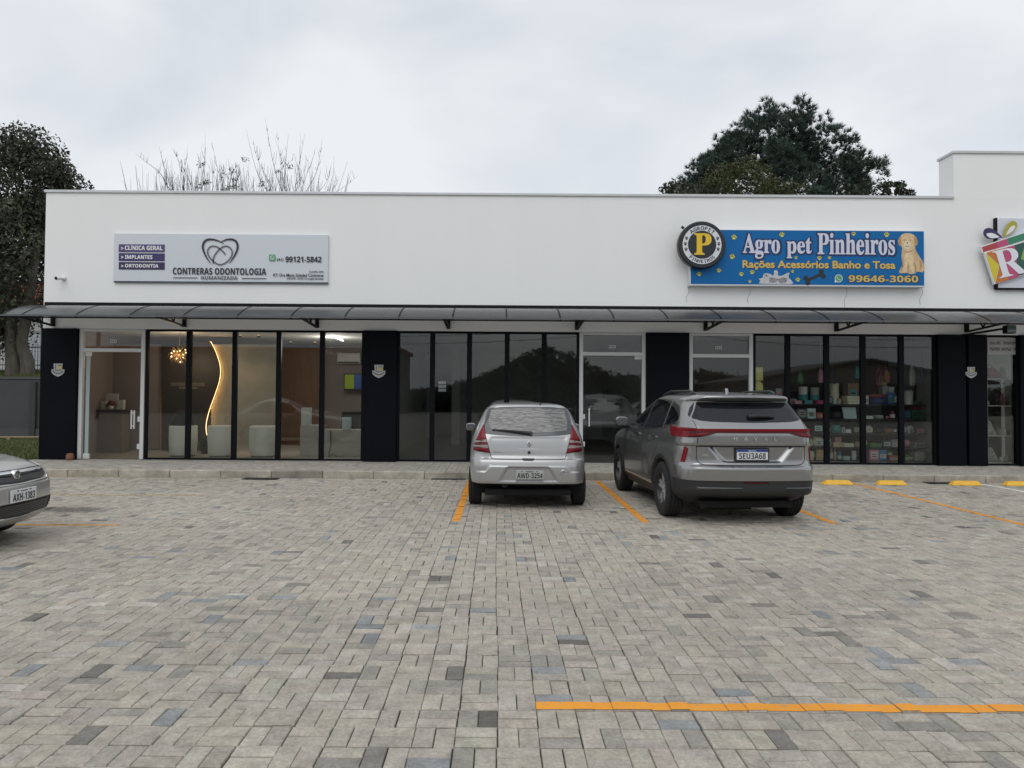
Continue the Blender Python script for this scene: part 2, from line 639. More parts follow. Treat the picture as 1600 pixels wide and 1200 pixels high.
def paver_geo(idx):
    """9 quads per stone: chamfered top, sides"""
    x0, x1, y0, y1 = rects[idx].T
    h, tx, ty = ptop[idx], ptilt[idx, 0], ptilt[idx, 1]
    xc, yc = (x0 + x1) / 2, (y0 + y1) / 2

    def P(x, y, dz):
        return np.stack([x, y, h + (x - xc) * tx + (y - yc) * ty + dz], -1)
    CX, CY = .003, .009
    T = [P(x0 + CX, y0 + CY, 0), P(x1 - CX, y0 + CY, 0), P(x1 - CX, y1 - CY, 0), P(x0 + CX, y1 - CY, 0)]
    S = [P(x0, y0, -.007), P(x1, y0, -.007), P(x1, y1, -.007), P(x0, y1, -.007)]
    B = [P(x0, y0, -.03), P(x1, y0, -.03), P(x1, y1, -.03), P(x0, y1, -.03)]
    Q = [np.stack(T, 1)]
    for a in range(4):
        b = (a + 1) % 4
        Q.append(np.stack([S[a], S[b], T[b], T[a]], 1))
        Q.append(np.stack([B[a], B[b], S[b], S[a]], 1))
    q = np.stack(Q, 1)
    return q.reshape(-1, 4, 3)


# the 300 that show largest are stones of their own
d_ = np.hypot(cx_, cy_)
fwd = cy_ > 3.12
inx = np.abs(cx_ + .02 - 0.0177 * 0) < (cy_ * 0.715)
cand = np.where(fwd & inx)[0]
near = cand[np.argsort(d_[cand])[:300]]
rest = np.setdiff1d(np.arange(NP), near)
quads_mesh('paving_stones', paver_geo(rest), 4, np.repeat(ptint[rest], 9, 0), M_PAVE, lot_o, 'stuff')
for i in near:
    g = paver_geo(np.array([i]))
    c = np.array([cx_[i], cy_[i], 0])
    o = quads_mesh('paver', g - c, 4, np.repeat(ptint[i][None], 9, 0), M_PAVE, None)
    o.location = c
    o.parent = lot_o


def paint(name, x0, x1, y0, y1, material, wear=0.0):
    """road paint lies on the stones it crosses, so the joints stay open through it"""
    k = np.where((rects[:, 0] < x1) & (rects[:, 1] > x0) & (rects[:, 2] < y1) & (rects[:, 3] > y0))[0]
    mb = MB()
    for i in k:
        if wear and rng.random() < wear:
            continue
        a0, a1 = max(x0, rects[i, 0] - .0012), min(x1, rects[i, 1] + .0012)
        b0, b1 = max(y0, rects[i, 2] - .0034), min(y1, rects[i, 3] + .0034)
        if a1 - a0 < .006 or b1 - b0 < .006:
            continue
        if wear and y1 - y0 < .5:
            b0 += (b1 - b0) * rng.random() * wear * .7
        z = lambda x, y: ptop[i] + (x - cx_[i]) * ptilt[i, 0] + (y - cy_[i]) * ptilt[i, 1] + .0016
        mb.add([(a0, b0, z(a0, b0)), (a1, b0, z(a1, b0)), (a1, b1, z(a1, b1)), (a0, b1, z(a0, b1))], [(0, 1, 2, 3)])
    return structure(mb.build(name, material))


LX0, LDX = -0.55, 2.468
for k in range(4):
    paint('parking_line', LX0 + k * LDX - .05, LX0 + k * LDX + .05, 9.45, 14.1, M_YEL, .0)
paint('parking_line', 9.28, 9.38, 9.45, 14.1, M_WLINE)
paint('parking_line', .205, 13.0, 3.798, 3.886, M_YEL)
M_YELW = worn_paint('faded orange road paint', (.62, .30, .07), .50, .60)
M_YELF = worn_paint('nearly gone orange paint', (.50, .33, .15), .44, .56)
paint('parking_line', -13.0, -4.70, 8.93, 9.03, M_YELW)
paint('parking_line', -13.0, -4.76, 11.62, 11.71, M_YELF)
paint('parking_line', -9.3, -5.0, 14.10, 14.17, M_YELF)

# sidewalk with kerb stones
SZ = 0.14
sw = MB()
SX0, SX1 = -10.45, 16.0
sw.add([(SX0, KY + .13, SZ - .012), (SX1, KY + .13, SZ - .012), (SX1, FY + .02, SZ - .012), (SX0, FY + .02, SZ - .012)], [(0, 1, 2, 3)])
sw.add([(SX0, KY + .13, -.05), (SX0, KY + .13, SZ - .012), (SX0, FY, SZ - .012), (SX0, FY, -.05)], [(0, 1, 2, 3)])
sw_o = structure(sw.build('sidewalk', M_JOINT))
x = SX0
ki = 0
kmesh = []
for v_ in range(4):
    kb = MB()
    kb.cbox(0.004, 0.996, 0, .13, -.05, SZ + .004, .014)
    bmesh_o = kb.build('kerb_stone', mat('kerb concrete %d' % v_, [(.38, .345, .285), (.34, .31, .255), (.41, .38, .32), (.27, .245, .20)][v_], 0.9, var=0.28, vscale=2.2, bump=0.4, bscale=70, var2=0.2, v2scale=7))
    kmesh.append(bmesh_o.data)
    COL.objects.unlink(bmesh_o)
    bpy.data.objects.remove(bmesh_o)
while x < SX1 - .5:
    o = bpy.data.objects.new('kerb_stone', kmesh[random.choice((0, 0, 1, 1, 2, 3))])
    COL.objects.link(o)
    o.location = (x, KY + random.uniform(-.006, .006), random.uniform(-.006, .004))
    o.rotation_euler = (random.uniform(-.01, .01), 0, random.uniform(-.003, .003))
    o.parent = sw_o
    x += 1.0
    ki += 1
rs = []
sx, sy = int((SX1 - SX0) / .2), int((FY - KY - .14) / .2)
q0 = NP
for j in range(sy + 1):
    for i in range(sx):
        x, y = SX0 + i * .2, KY + .14 + j * .2
        if y + .1 > FY - .01:
            continue
        if (i + j) % 2 or y + .2 > FY:
            rs += [(x, x + .2, y, y + .1)] + ([(x, x + .2, y + .1, y + .2)] if y + .2 < FY else [])
        else:
            rs += [(x, x + .1, y, y + .2), (x + .1, x + .2, y, y + .2)]
rs = np.array(rs)
rects, rects_lot = rs + np.array([1, -1, 1, -1]) * GAP / 2, rects
ptop_lot, ptilt_lot = ptop, ptilt
ns = len(rects)
ptop, ptilt = SZ + rng.normal(0, .001, ns), rng.normal(0, .004, (ns, 2))
stint = np.array([.37, .345, .30])[None] * rng.normal(1, .08, (ns, 1))
quads_mesh('paving_stones', paver_geo(np.arange(ns)), 4, np.repeat(stint, 9, 0), M_PAVE, sw_o, 'stuff')
rects, ptop, ptilt = rects_lot, ptop_lot, ptilt_lot

# lawn left of the building, a wooden edging rail and the boundary wall behind it
m = MB()
m.add([(-40, KY - 3.2, .03), (SX0 - .02, KY - 3.2 + 3.22, .06), (SX0 - .02, 24.6, .12), (-40, 24.6, .12)], [(0, 1, 2, 3)])
lawn = structure(m.build('lawn', mat('turf', (0.075, 0.088, 0.030), 0.95, var=0.35, vscale=3, var2=.3, v2scale=.8)))
n = 26000
gx = -18.5 + rng.random(n) * 8.0
gy = KY + .1 + rng.random(n) * 10.2
a = rng.random(n) * 6.28
hgt = .035 + rng.random(n) * .06
w_ = .012
v0 = np.stack([gx - np.cos(a) * w_, gy - np.sin(a) * w_, np.full(n, .04)], -1)
v1 = np.stack([gx + np.cos(a) * w_, gy + np.sin(a) * w_, np.full(n, .04)], -1)
v2 = np.stack([gx + rng.normal(0, .025, n), gy + rng.normal(0, .025, n), .09 + hgt], -1)
gt = np.array([.085, .10, .032])[None] * rng.normal(1, .25, (n, 1)).clip(.4, 1.6) * (1 + rng.normal(0, .08, (n, 3)))
M_GRASS = mat('grass blades', (.08, .1, .03), .8, tint=True, spec=.2)
stuff(quads_mesh('grass', np.stack([v0, v1, v2], 1), 3, gt, M_GRASS))

# ------------------------------------------------------------------ the shop building
fx = lambda u, v=620: at(u, v, FY).x
fz = lambda u, v: at(u, v, FY).z
BX0, BX1 = fx(70, 400), 18.0
TX = fx(1490, 270)
ZH, ZT, ZTT = 3.10, fz(780, 306), fz(1500, 240)
bld = thing('shop_building', 'long white single storey shop building with black columns and glass shopfronts', 'building', (0, FY, SZ))
m = MB()
m.box(BX0, BX1, FY, FY + .2, ZH, ZT)
m.build('facade_wall', M_WALL, bld)
m = MB()
m.box(TX, BX1, FY, FY + .55, ZT + .001, ZTT)
m.build('raised_parapet', M_WALL, bld)
m = MB()
m.box(BX0 - .03, TX - .003, FY - .035, FY + .235, ZT + .002, ZT + .062)
m.build('parapet_cap', M_CAP, bld, bevel=.006)
m = MB()
m.box(TX - .03, BX1, FY - .035, FY + .585, ZTT + .001, ZTT + .06)
m.build('parapet_cap', M_CAP, bld, bevel=.006)
m = MB()
m.box(BX0, BX0 + .2, FY + .2, 29.0, -.05, ZT)
m.build('side_wall', M_WALL, bld)
m = MB()
m.box(BX0 + .2, BX1, FY + .2, 29.0, 5.0, 5.15)
m.build('roof', mat('roof membrane', (.3, .3, .3), .8), bld)
m = MB()
m.box(BX0 + .2, BX1, 28.8, 29.0, 0, 5.0)
m.build('rear_wall', M_WALL, bld)

M_CEIL = mat('plaster ceiling', (.62, .61, .58), .85)
M_INT = mat('grey interior wall', (.60, .60, .575), .85, var=.03, vscale=2)
M_FLOORI = mat('interior tile', (.42, .40, .375), .35, var=.05, vscale=1.2)
m = MB()
m.box(BX0 + .2, BX1, FY + .2, 28.8, ZH + .06, ZH + .12)
m.build('ceiling', M_CEIL, bld)
m = MB()
m.box(BX0 + .2, BX1, FY + .02, 28.8, SZ - .1, SZ + .002)
m.build('interior_floor', M_FLOORI, bld)
m = MB()
m.box(BX0 + .202, BX0 + .23, FY + .21, 28.7, SZ + .003, ZH + .05)
m.build('side_lining', mat('rosy panel', (.24, .20, .195), .6, var=.04, vscale=1.5), bld)
# partitions behind the columns
for u in (594, 1042, 1500):
    m = MB()
    m.box(fx(u) - .08, fx(u) + .08, FY + .25, 28.7, SZ + .003, ZH + .05)
    m.build('partition', M_INT, bld)
# plain back room walls: clinic, empty unit, pet shop, gift shop
WB = {'clinic': 22.6, 'empty': 21.6, 'pet': 19.2, 'gift': 18.6}
m = MB()
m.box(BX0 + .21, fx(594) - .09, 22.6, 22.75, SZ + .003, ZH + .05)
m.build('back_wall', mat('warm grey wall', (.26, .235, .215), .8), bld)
xa, xb = fx(594) + .09, fx(1042) - .09
dx0, dx1 = at(671, 600, 25.8).x, at(708, 600, 25.8).x
m = MB()
m.box(xa, dx0, 25.8, 25.95, SZ + .003, ZH + .05)
m.box(dx1, xb, 25.8, 25.95, SZ + .003, ZH + .05)
m.box(dx0, dx1, 25.8, 25.95, 2.35, ZH + .05)
m.build('back_wall', M_INT, bld)
m = MB()
m.box(at(706, 600, 22.3).x, at(718, 600, 22.3).x, 22.3, 22.6, SZ + .003, ZH + .05)
m.build('wall_pier', mat('pale pier', (.55, .55, .53), .8), bld)
m = MB()
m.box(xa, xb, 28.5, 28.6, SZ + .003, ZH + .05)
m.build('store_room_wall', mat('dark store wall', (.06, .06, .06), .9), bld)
win = thing('rear_window', 'small bright barred window deep inside the empty shop', 'window', (at(691, 604, 28.3).x, 28.3, 1.6))
m = MB()
cx, cz = at(691, 604, 28.3).x, at(691, 604, 28.3).z
m.box(cx - .16, cx + .16, 28.35, 28.38, cz - .21, cz + .21)
m.build('pane', mat('self-glowing pane', (.5, .5, .5), .5, emit=(.85, .92, 1.0), estr=.14), win)  # pane emits by itself; the daylight behind it is put into the material
m = MB()
for k in range(4):
    m.box(cx - .18, cx + .18, 28.30, 28.34, cz - .225 + k * .143, cz - .195 + k * .143)
for s in (-.18, .15):
    m.box(cx + s, cx + s + .03, 28.285, 28.298, cz - .23, cz + .23)
m.build('frame', M_BLACK, win)
m = MB()
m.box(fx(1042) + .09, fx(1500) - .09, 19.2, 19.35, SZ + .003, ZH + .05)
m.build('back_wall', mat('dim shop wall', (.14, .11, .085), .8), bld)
m = MB()
m.box(fx(1500) + .09, BX1 - .1, 18.6, 18.75, SZ + .003, ZH + .05)
m.build('back_wall', mat('gift shop wall', (.30, .29, .27), .8), bld)
m = MB()
m.box(BX1 - .1, BX1, FY + .2, 28.8, 0, 5.0)
m.build('side_wall', M_WALL, bld)


def column(u0, u1, label=None):
    m = MB()
    x0, x1 = fx(u0), fx(u1)
    xm = x0 + (x1 - x0) * .5
    m.box(x0, x1, FY - .07, FY + .24, SZ + .002, ZH - .002)
    o = m.build('column', M_CLAD, bld, bevel=.006)
    return o


column(65, 121)
column(568, 620)
column(1009.5, 1076)
column(1464, 1506)
column(1511, 1540)
m = MB()
m.box(fx(1506) + .003, fx(1511) - .003, FY + .03, FY + .24, SZ + .002, ZH - .002)
m.build('column_recess', M_BLACK, bld)
column(1592, 1640)

ZW0, ZW1 = SZ + .012, ZH - .006
FY0, FY1 = FY + .02, FY + .10                            # frame depth
PY = FY + .06                                            # pane


def window(u0, u1, glass=None, wl=.055, wr=.055, bot=.035, top=.045):
    """one glazed bay: black frame with its pane"""
    x0, x1 = (u0 if isinstance(u0, float) else fx(u0)) + .001, (u1 if isinstance(u1, float) else fx(u1)) - .001
    m = MB()
    m.box(x0, x0 + wl, FY0, FY1, ZW0, ZW1)
    m.box(x1 - wr, x1, FY0, FY1, ZW0, ZW1)
    m.box(x0 + wl, x1 - wr, FY0 + .002, FY1 - .002, ZW1 - top, ZW1)
    m.box(x0 + wl, x1 - wr, FY0 + .002, FY1 - .002, ZW0, ZW0 + bot)
    w = m.build('window', M_FRAME, bld)
    m = MB()
    m.box(x0 + wl - .004, x1 - wr + .004, PY - .003, PY + .003, ZW0 + bot - .004, ZW1 - top + .004)
    m.build('pane', glass or M_GLASS, w)
    return w


def run(us, **k):
    xs = [fx(u) for u in us]
    for i in range(len(xs) - 1):
        window(float(xs[i]), float(xs[i + 1]), **k)


run([225.5, 293, 365, 434, 502, 568], glass=M_GLASSP)
run([620, 675, 733, 792, 850, 905])
run([1177.5, 1232, 1293, 1350, 1410, 1464], glass=M_GLASSP)
run([1540, 1592], wl=.03, wr=.03, glass=M_GLASSP)


def door(u0, u1, vt, hand, plate=None, dbl=True, hinges=True):
    """white framed glass shop door with a transom light"""
    x0, x1 = fx(u0) + .002, fx(u1) - .002
    zt = fz((u0 + u1) / 2, vt)
    m = MB()
    j = .085
    m.box(x0, x0 + j, FY0 - .02, FY1, ZW0, ZW1)
    m.box(x1 - j, x1, FY0 - .02, FY1, ZW0, ZW1)
    m.box(x0 + j, x1 - j, FY0 - .018, FY1 - .002, ZW1 - .06, ZW1)
    m.box(x0 + j, x1 - j, FY0 - .018, FY1 - .002, zt - .04, zt + .04)
    d = m.build('door', M_WHITEF, bld, bevel=.004)
    m = MB()
    m.box(x0 + j + .012, x1 - j - .012, PY - .005, PY + .005, ZW0 + .01, zt - .05)
    m.build('door_leaf', M_GLASSP if u0 < 400 else M_GLASS, d)
    m = MB()
    m.box(x0 + j, x1 - j, PY - .003, PY + .003, zt + .04, ZW1 - .06)
    m.build('transom_pane', M_GLASSP if u0 < 400 else M_GLASS, d)
    m = MB()
    xh, z0, z1 = fx(hand[0], 650), fz(hand[0], hand[1]), fz(hand[0], hand[2])
    for s in ((-.032, .032) if dbl else (0,)):
        m.tube([(xh + s, PY - .07, z0), (xh + s, PY - .07, z1)], .019, 10)
    for z in (z0 * .85 + z1 * .15, z0 * .15 + z1 * .85):
        m.tube([(xh, PY - .07, z), (xh, PY - .003, z)], .013, 8)
        if dbl:
            m.tube([(xh - .032, PY - .07, z), (xh + .032, PY - .07, z)], .012, 8)
    m.build('handle', mat('brushed handle', (.70, .70, .69), .3, metal=.3), d)
    for v in (plate or ()):
        pass
    return d, x0, x1, zt


d1, x0, x1, zt = door(122, 225, 547, (208, 670, 641))
m = MB()
for v in (655, 698):
    z = fz(216, v)
    m.box(fx(214), fx(219) , PY - .03, PY + .03, z - .06, z + .06)
m.build('lock_patch', M_WHITEF, d1, bevel=.006)
m = MB()
m.box(fx(130), fx(140), PY - .035, PY + .035, SZ + .012, SZ + .13)
m.build('floor_hinge', M_WHITEF, d1, bevel=.008)
m = MB()
m.box(fx(131), fx(139), PY - .035, PY + .035, zt - .14, zt - .045)
m.build('top_hinge', M_WHITEF, d1, bevel=.008)
m = MB()
m.box(fx(132, 620), fx(137.5, 620), PY - .012, PY + .012, SZ + .13, zt - .145)
m.build('leaf_edge', mat('glass edge', (.36, .44, .45), .25), d1)

d2, x0, x1, zt = door(905, 1009, 553, (920.5, 666, 638), dbl=False)
m = MB()
for v in (651, 694):
    z = fz(911, v)
    m.box(fx(909.5), fx(914.5), PY - .03, PY + .03, z - .055, z + .055)
m.build('lock_patch', M_WHITEF, d2, bevel=.006)
m = MB()
m.box(fx(992), fx(1003), PY - .03, PY + .03, zt - .12, zt - .042)
m.build('top_hinge', M_WHITEF, d2, bevel=.006)
d3, x0, x1, zt = door(1076.5, 1177, 556, (1092, 668, 640), dbl=False)
M_LBL = mat('white label', (.62, .62, .60), .6)
for dd_, u, v in ((d1, 173.5, 533), (d2, 957, 541.5), (d3, 1124, 543)):
    m = MB()
    xx, zz = fx(u), fz(u, v)
    m.box(xx - .075, xx + .075, PY - .012, PY - .006, zz - .035, zz + .035)
    o = m.build('number_plate', M_LBL, dd_)
    m = MB()
    for k in (-1, 0, 1):
        m.box(xx + k * .045 - .014, xx + k * .045 + .014, PY - .015, PY - .0125, zz - .022, zz + .022)
    m.build('numerals', mat('label grey', (.2, .2, .2), .6), dd_)

# ------------------------------------------------------------------ the awning
AZ1, AZ0, AY0 = fz(780, 484), at(780, 497.5, 14.98).z, 14.98
M_POLY = poly_mat()
aw = thing('awning', 'long smoked polycarbonate awning along the white shop front on black steel brackets', 'awning', (0, FY, AZ0))


def arc(t, dz=0.0):
    """profile from the wall (t=0) to the front edge (t=1), a shallow quarter arch"""
    y = FY - .02 - (FY - .02 - AY0) * t
    return y, AZ0 + (AZ1 - AZ0) * (1 - t ** 2.1) + dz


xr = []
k = -13
while True:
    x = 3.50 + (k + .0) * 1.119
    k += 1
    if x < -10.6: continue
    if x > 13: break
    xr.append(x)
xr = [-10.33] + [x for x in xr if x > -10.0]
rib_me = None
NS = 10
for i in range(len(xr)):
    m = MB()
    pts = [(xr[i], *arc(t / NS)) for t in range(NS + 1)]
    v, f = [], []
    for p in pts:
        v += [(p[0] - .017, p[1], p[2] - .028), (p[0] + .017, p[1], p[2] - .028), (p[0] + .017, p[1], p[2] + .012), (p[0] - .017, p[1], p[2] + .012)]
    for a in range(NS):
        for b in range(4):
            f.append((a * 4 + b, a * 4 + (b + 1) % 4, a * 4 + 4 + (b + 1) % 4, a * 4 + 4 + b))
    f += [(3, 2, 1, 0), tuple(NS * 4 + q for q in range(4))]
    m.add(v, f)
    m.build('rib', M_STEEL, aw)
    if i < len(xr) - 1:
        m = MB()
        v, f = [], []
        for t in range(NS + 1):
            y, z = arc(t / NS)
            v += [(xr[i] + .019, y, z), (xr[i + 1] - .019, y, z)]
        for t in range(NS):
            f.append((2 * t, 2 * t + 1, 2 * t + 3, 2 * t + 2))
        nv = len(v)
        v += [(p[0], p[1], p[2] + .006) for p in v]
        f += [tuple(nv + q for q in reversed(ff)) for ff in f]
        m.add(v, f, True)
        m.build('sheet', M_POLY, aw)
m = MB()
m.box(-10.36, 13, AY0 - .03, AY0 + .012, AZ0 - .022, AZ0 + .012)
m.build('front_rail', mat('grey aluminium', (.12, .12, .125), .4, metal=.4), aw)
m = MB()
m.box(-10.30, 13, FY - .035, FY - .002, AZ1 + .012, AZ1 + .10)
m.build('wall_flashing', M_STEEL, aw)
m = MB()
m.box(-10.30, 13, AY0 + .03, AY0 + .07, AZ0 - .05, AZ0 - .024)
m.build('front_beam', M_STEEL, aw)
for u in (84, 289, 496, 701, 901, 1102, 1306, 1509):
    x = fx(u, 508)
    zb = AZ0 - .10
    m = MB()
    w = .032
    m.box(x - .04, x + .04, FY - .06, FY - .003, zb, AZ1 - .04)
    m.prism([(FY - .06, zb), (FY - .06, zb + .035), (AY0 + .02, AZ0 + .012), (AY0 + .02, AZ0 - .025)], x - w, x + w, 'x')
    for t0, t1, za in ((.42, .26, 0), (.42, .60, 0)):
        ya = FY - (FY - AY0) * t0
        yb, zc = arc(t1)
        m.tube([(x, ya, zb + .06), (x, yb, zc - .03)], .018, 6)
    m.build('bracket', M_STEEL, aw)

# floodlight hung under the awning by the gift shop
fl = at(1577, 512, 15.6)
t = thing('floodlight', 'small dark floodlight on an arm under the awning above the gift shop notice', 'lamp', (fl.x, fl.y, fl.z))
m = MB()
m.tube([(fl.x - .9, FY - .02, fl.z - .16), (fl.x - .1, fl.y, fl.z - .02)], .024, 6)
m.tube([(fl.x, fl.y, fl.z), (fl.x, fl.y + .1, AZ0 + .1)], .012, 6)
m.build('arm', M_STEEL, t)
m = MB()
m.box(fl.x - .11, fl.x + .11, fl.y - .07, fl.y + .07, fl.z - .13, fl.z + .05)
m.build('housing', M_STEEL, t, bevel=.02)
m = MB()
m.box(fl.x - .09, fl.x + .09, fl.y - .076, fl.y - .072, fl.z - .11, fl.z + .03)
m.build('lens', mat('lamp lens', (.10, .13, .13), .1), t)

# ------------------------------------------------------------------ kerbside bits
yaxis = {}
for i, (u, lab) in enumerate(((1311.5, 'yellow concrete wheel stop nearest to the grey SUV'), (1396, 'second yellow wheel stop from the SUV, just right of an orange line'),
                             (1513, 'yellow wheel stop beside the inner end of the white bay line'), (1597, 'yellow wheel stop cut by the right edge, below the gift shop window'))):
    p = gnd(u, 758 + (u - 1311) * .006)
    m = MB()
    hw, yc = .285, p.y + .09
    m.add([(-hw, -.085, 0), (hw, -.085, 0), (hw, .085, 0), (-hw, .085, 0), (-hw + .07, -.045, .082), (hw - .07, -.045, .082), (hw - .07, .045, .082), (-hw + .07, .045, .082)],
          [(3, 2, 1, 0), (4, 5, 6, 7), (0, 1, 5, 4), (1, 2, 6, 5), (2, 3, 7, 6), (3, 0, 4, 7)])
    o = m.build('wheel_stop', M_STOP, bevel=.012)
    o.location = (p.x, yc, .002)
    o.rotation_euler = (0, 0, random.uniform(-.03, .03))
    tag(o, lab, 'wheel stop', 'wheel stops along the kerb')
for u, v, lab in ((408, 748.5, 'dark drain grate at the kerb in front of the dental clinic'), (701, 748.5, 'dark drain grate at the kerb left of the silver hatchback'),
                  (1474, 755.5, 'dark drain grate at the kerb between two yellow wheel stops')):
    p = gnd(u, v)
    t = thing('drain_grate', lab, 'drain', (p.x, p.y, .006), group='drain grates along the kerb')
    m = MB()
    m.box(p.x - .33, p.x + .33, p.y - .13, p.y + .13, .004, .010)
    m.build('pit', mat('drain pit', (.01, .01, .01), .9), t)
    m = MB()
    for k in range(17):
        x = p.x - .33 + k * .04
        m.box(x, x + .018, p.y - .13, p.y + .13, .0105, .016)
    m.build('bars', mat('drain iron', (.05, .047, .043), .7), t)
p = at(118, 715, FY - .10)
m = MB()
m.lathe([(0, 0), (.075, 0), (.085, .03), (.08, .12), (.05, .15), (0, .155)], (0, 0, 0), 'z', 9)
o = m.build('door_stop', mat('terracotta', (.20, .10, .055), .9, var=.2, vscale=20))
o.location = (fx(118.5), FY - .17, SZ + .001)
tag(o, 'small brown stone door stop at the foot of the left black column', 'door stop')

# security camera
p = at(96, 435, FY)
t = thing('security_camera', 'small white bullet camera on the white wall under the roof corner', 'camera', (p.x, FY, p.z))
m = MB()
m.lathe([(0, -.03), (.055, -.03), (.055, 0), (0, 0)], (p.x + .06, FY - .001, p.z), 'y', 16)
m.tube([(p.x + .06, FY - .03, p.z), (p.x + .03, FY - .10, p.z - .01)], .018, 8)
m.build('mount', mat('white plastic', (.75, .75, .73), .4), t)
m = MB()
m.tube([(p.x + .045, FY - .08, p.z - .01), (p.x + .01, FY - .21, p.z - .03)], .042, 14)
m.build('body', mat('white plastic', (.75, .75, .73), .4), t)
m = MB()
m.tube([(p.x + .0098, FY - .2105, p.z - .03), (p.x + .006, FY - .222, p.z - .032)], .036, 14)
m.build('lens', M_BLACK, t)

# crest plaques on the black columns
M_PLQ = mat('plaque silver', (.42, .43, .42), .35, metal=.4, var=.12, vscale=40)
for u, v, lab, sc in ((91, 578, 'silver shield crest on the black column left of the clinic door', 1.0), (592, 580, 'silver shield crest on the black column between clinic and empty shop', 1.0),
                      (1517, 582, 'silver shield crest on the narrow black column beside the gift window', .85)):
    p = at(u, v, FY - .075)
    t = thing('crest_plaque', lab, 'plaque', (p.x, p.y, p.z), group='crest plaques on the black columns')
    P = lambda pts: [(p.x + a * .15 * sc, p.z + b * .15 * sc) for a, b in pts]
    m = MB()
    m.prism(P([(-.68, .95), (.68, .95), (.62, .3), (.62, .05), (.98, .1), (.95, -.4), (.6, -.75), (.1, -1.0), (-.1, -1.0), (-.6, -.75), (-.95, -.4), (-.98, .1), (-.62, .05), (-.62, .3)]), p.y - .012, p.y + .003)
    m.build('shield', M_PLQ, t)
    m = MB()
    m.flat(P([(.05, .55), (.6, .55), (.52, .12), (.05, .12)]), p.y - .015)
    m.build('gold_quarter', mat('crest gold', (.55, .40, .06), .5), t)
    m = MB()
    m.flat(P([(.0, .72), (.58, .72), (.58, .60), (.0, .60)]), p.y - .015)
    m.stroke(P([(-.8, -.15), (-.4, -.45), (0, -.55), (.4, -.45), (.8, -.15)]), .022 * sc, p.y - .0145)
    m.stroke(P([(-.5, .02), (0, -.12), (.5, .02)]), .018 * sc, p.y - .0145)
    m.stroke(P([(-.35, .85), (-.35, .15)]), .016 * sc, p.y - .0145)
    m.build('device', mat('crest dark', (.06, .07, .07), .6), t)
# ------------------------------------------------------------------ signs on the facade
def mapper(u0, v0, s, Y):
    def P(zx, zy):
        p = at(u0 + zx / s, v0 + zy / s, Y)
        return (p.x, p.z)
    return P


def tbox(m, P, t, zx0, zx1, zyt, zyb, y, bold=0.0):
    xm = (zx0 + zx1) / 2
    a, b = P(zx0, (zyt + zyb) / 2), P(zx1, (zyt + zyb) / 2)
    zt, zb = P(xm, zyt)[1], P(xm, zyb)[1]
    m.text(t, a[0], b[0], zb, zt, y, bold)


def smooth(pts, n=6):
    """Catmull-Rom through the points"""
    out = []
    for i in range(len(pts) - 1):
        p0, p1, p2, p3 = pts[max(i - 1, 0)], pts[i], pts[i + 1], pts[min(i + 2, len(pts) - 1)]
        for k in range(n):
            t = k / n
            out.append(tuple(.5 * (2 * b + (c - a) * t + (2 * a - 5 * b + 4 * c - d) * t * t + (3 * b - a - 3 * c + d) * t ** 3)
                             for a, b, c, d in zip(p0, p1, p2, p3)))
    out.append(pts[-1])
    return out


# --- dental clinic
SY = FY - .06
P = mapper(160, 350, 4.324, SY)
a, b = P(79, 68), P(1522, 392)
t = thing('clinic_sign', 'pale grey dental clinic sign with a heart logo on the white wall', 'sign', (a[0], FY, b[1]))
zt, zb = P(800, 68)[1], P(800, 390)[1]
m = MB()
m.box(a[0], b[0], SY, FY - .001, zb, zt)
m.build('panel', mat('pale sign panel', (.62, .66, .695), .45), t, bevel=.005)
m = MB()
m.box(a[0] + .01, b[0] + .004, SY + .012, FY - .003, zb - .03, zb - .001)
m.build('lower_edge', mat('sign edge grey', (.10, .11, .13), .5), t)
M_INK = mat('sign ink', (.022, .023, .034), .45)
M_INK2 = mat('sign grey ink', (.115, .112, .135), .45)
M_PRINTW = mat('white print', (.78, .78, .80), .5)
y1, y2 = SY - .012, SY - .016
for zy0, zy1, c, lab, zx in ((138, 190, (.090, .060, .17), '> CLÍNICA GERAL', 408), (198, 250, (.045, .028, .12), '> IMPLANTES', 340), (258, 308, (.035, .022, .075), '> ORTODONTIA', 380)):
    p, q = P(112, zy0), P(421, zy1)
    zA, zB = P(266, zy0)[1], P(266, zy1)[1]
    m = MB()
    m.box(p[0], q[0], y1, SY - .001, zB, zA)
    o = m.build('service_bar', mat('purple bar %d' % zy0, c, .4), t, bevel=.004)
    m = MB()
    top = zy0 + (4 if 'Í' in lab else 13)
    tbox(m, P, lab[0], 128, 145, zy0 + 17, zy1 - 15, y2, .03)
    tbox(m, P, heavy(lab[2:]).replace('Í', 'Í'), 155, zx, top, zy1 - 13, y2, .012)
    m.build('lettering', M_PRINTW, o)
yl = SY - .018
m = MB()
L = lambda pts: [P(*q) for q in pts]
out1 = smooth([(737, 272), (712, 238), (692, 200), (680, 158), (690, 122), (716, 106), (752, 106), (792, 118), (822, 134)])
ws = [.004 + .044 * math.sin(math.pi * min(1, (i / (len(out1) - 1)) * 1.0)) ** .7 for i in range(len(out1))]
m.stroke(L(out1), ws, yl)
out2 = smooth([(858, 270), (882, 236), (902, 200), (915, 160), (908, 124), (884, 107), (850, 105), (822, 113), (798, 126)])
m.stroke(L(out2), ws, yl)
m.build('logo_heart', M_INK, t)
m = MB()
inn = smooth([(752, 268), (750, 240), (762, 208), (786, 178), (812, 157), (838, 150), (864, 162), (878, 188), (874, 218), (852, 248), (824, 268), (796, 276), (768, 265), (738, 240), (718, 212), (712, 184), (724, 160), (748, 150), (776, 156), (802, 174), (822, 194), (833, 208)])
m.stroke(L(inn), .030, yl)
m.build('logo_loops', M_INK2, t)
m = MB()
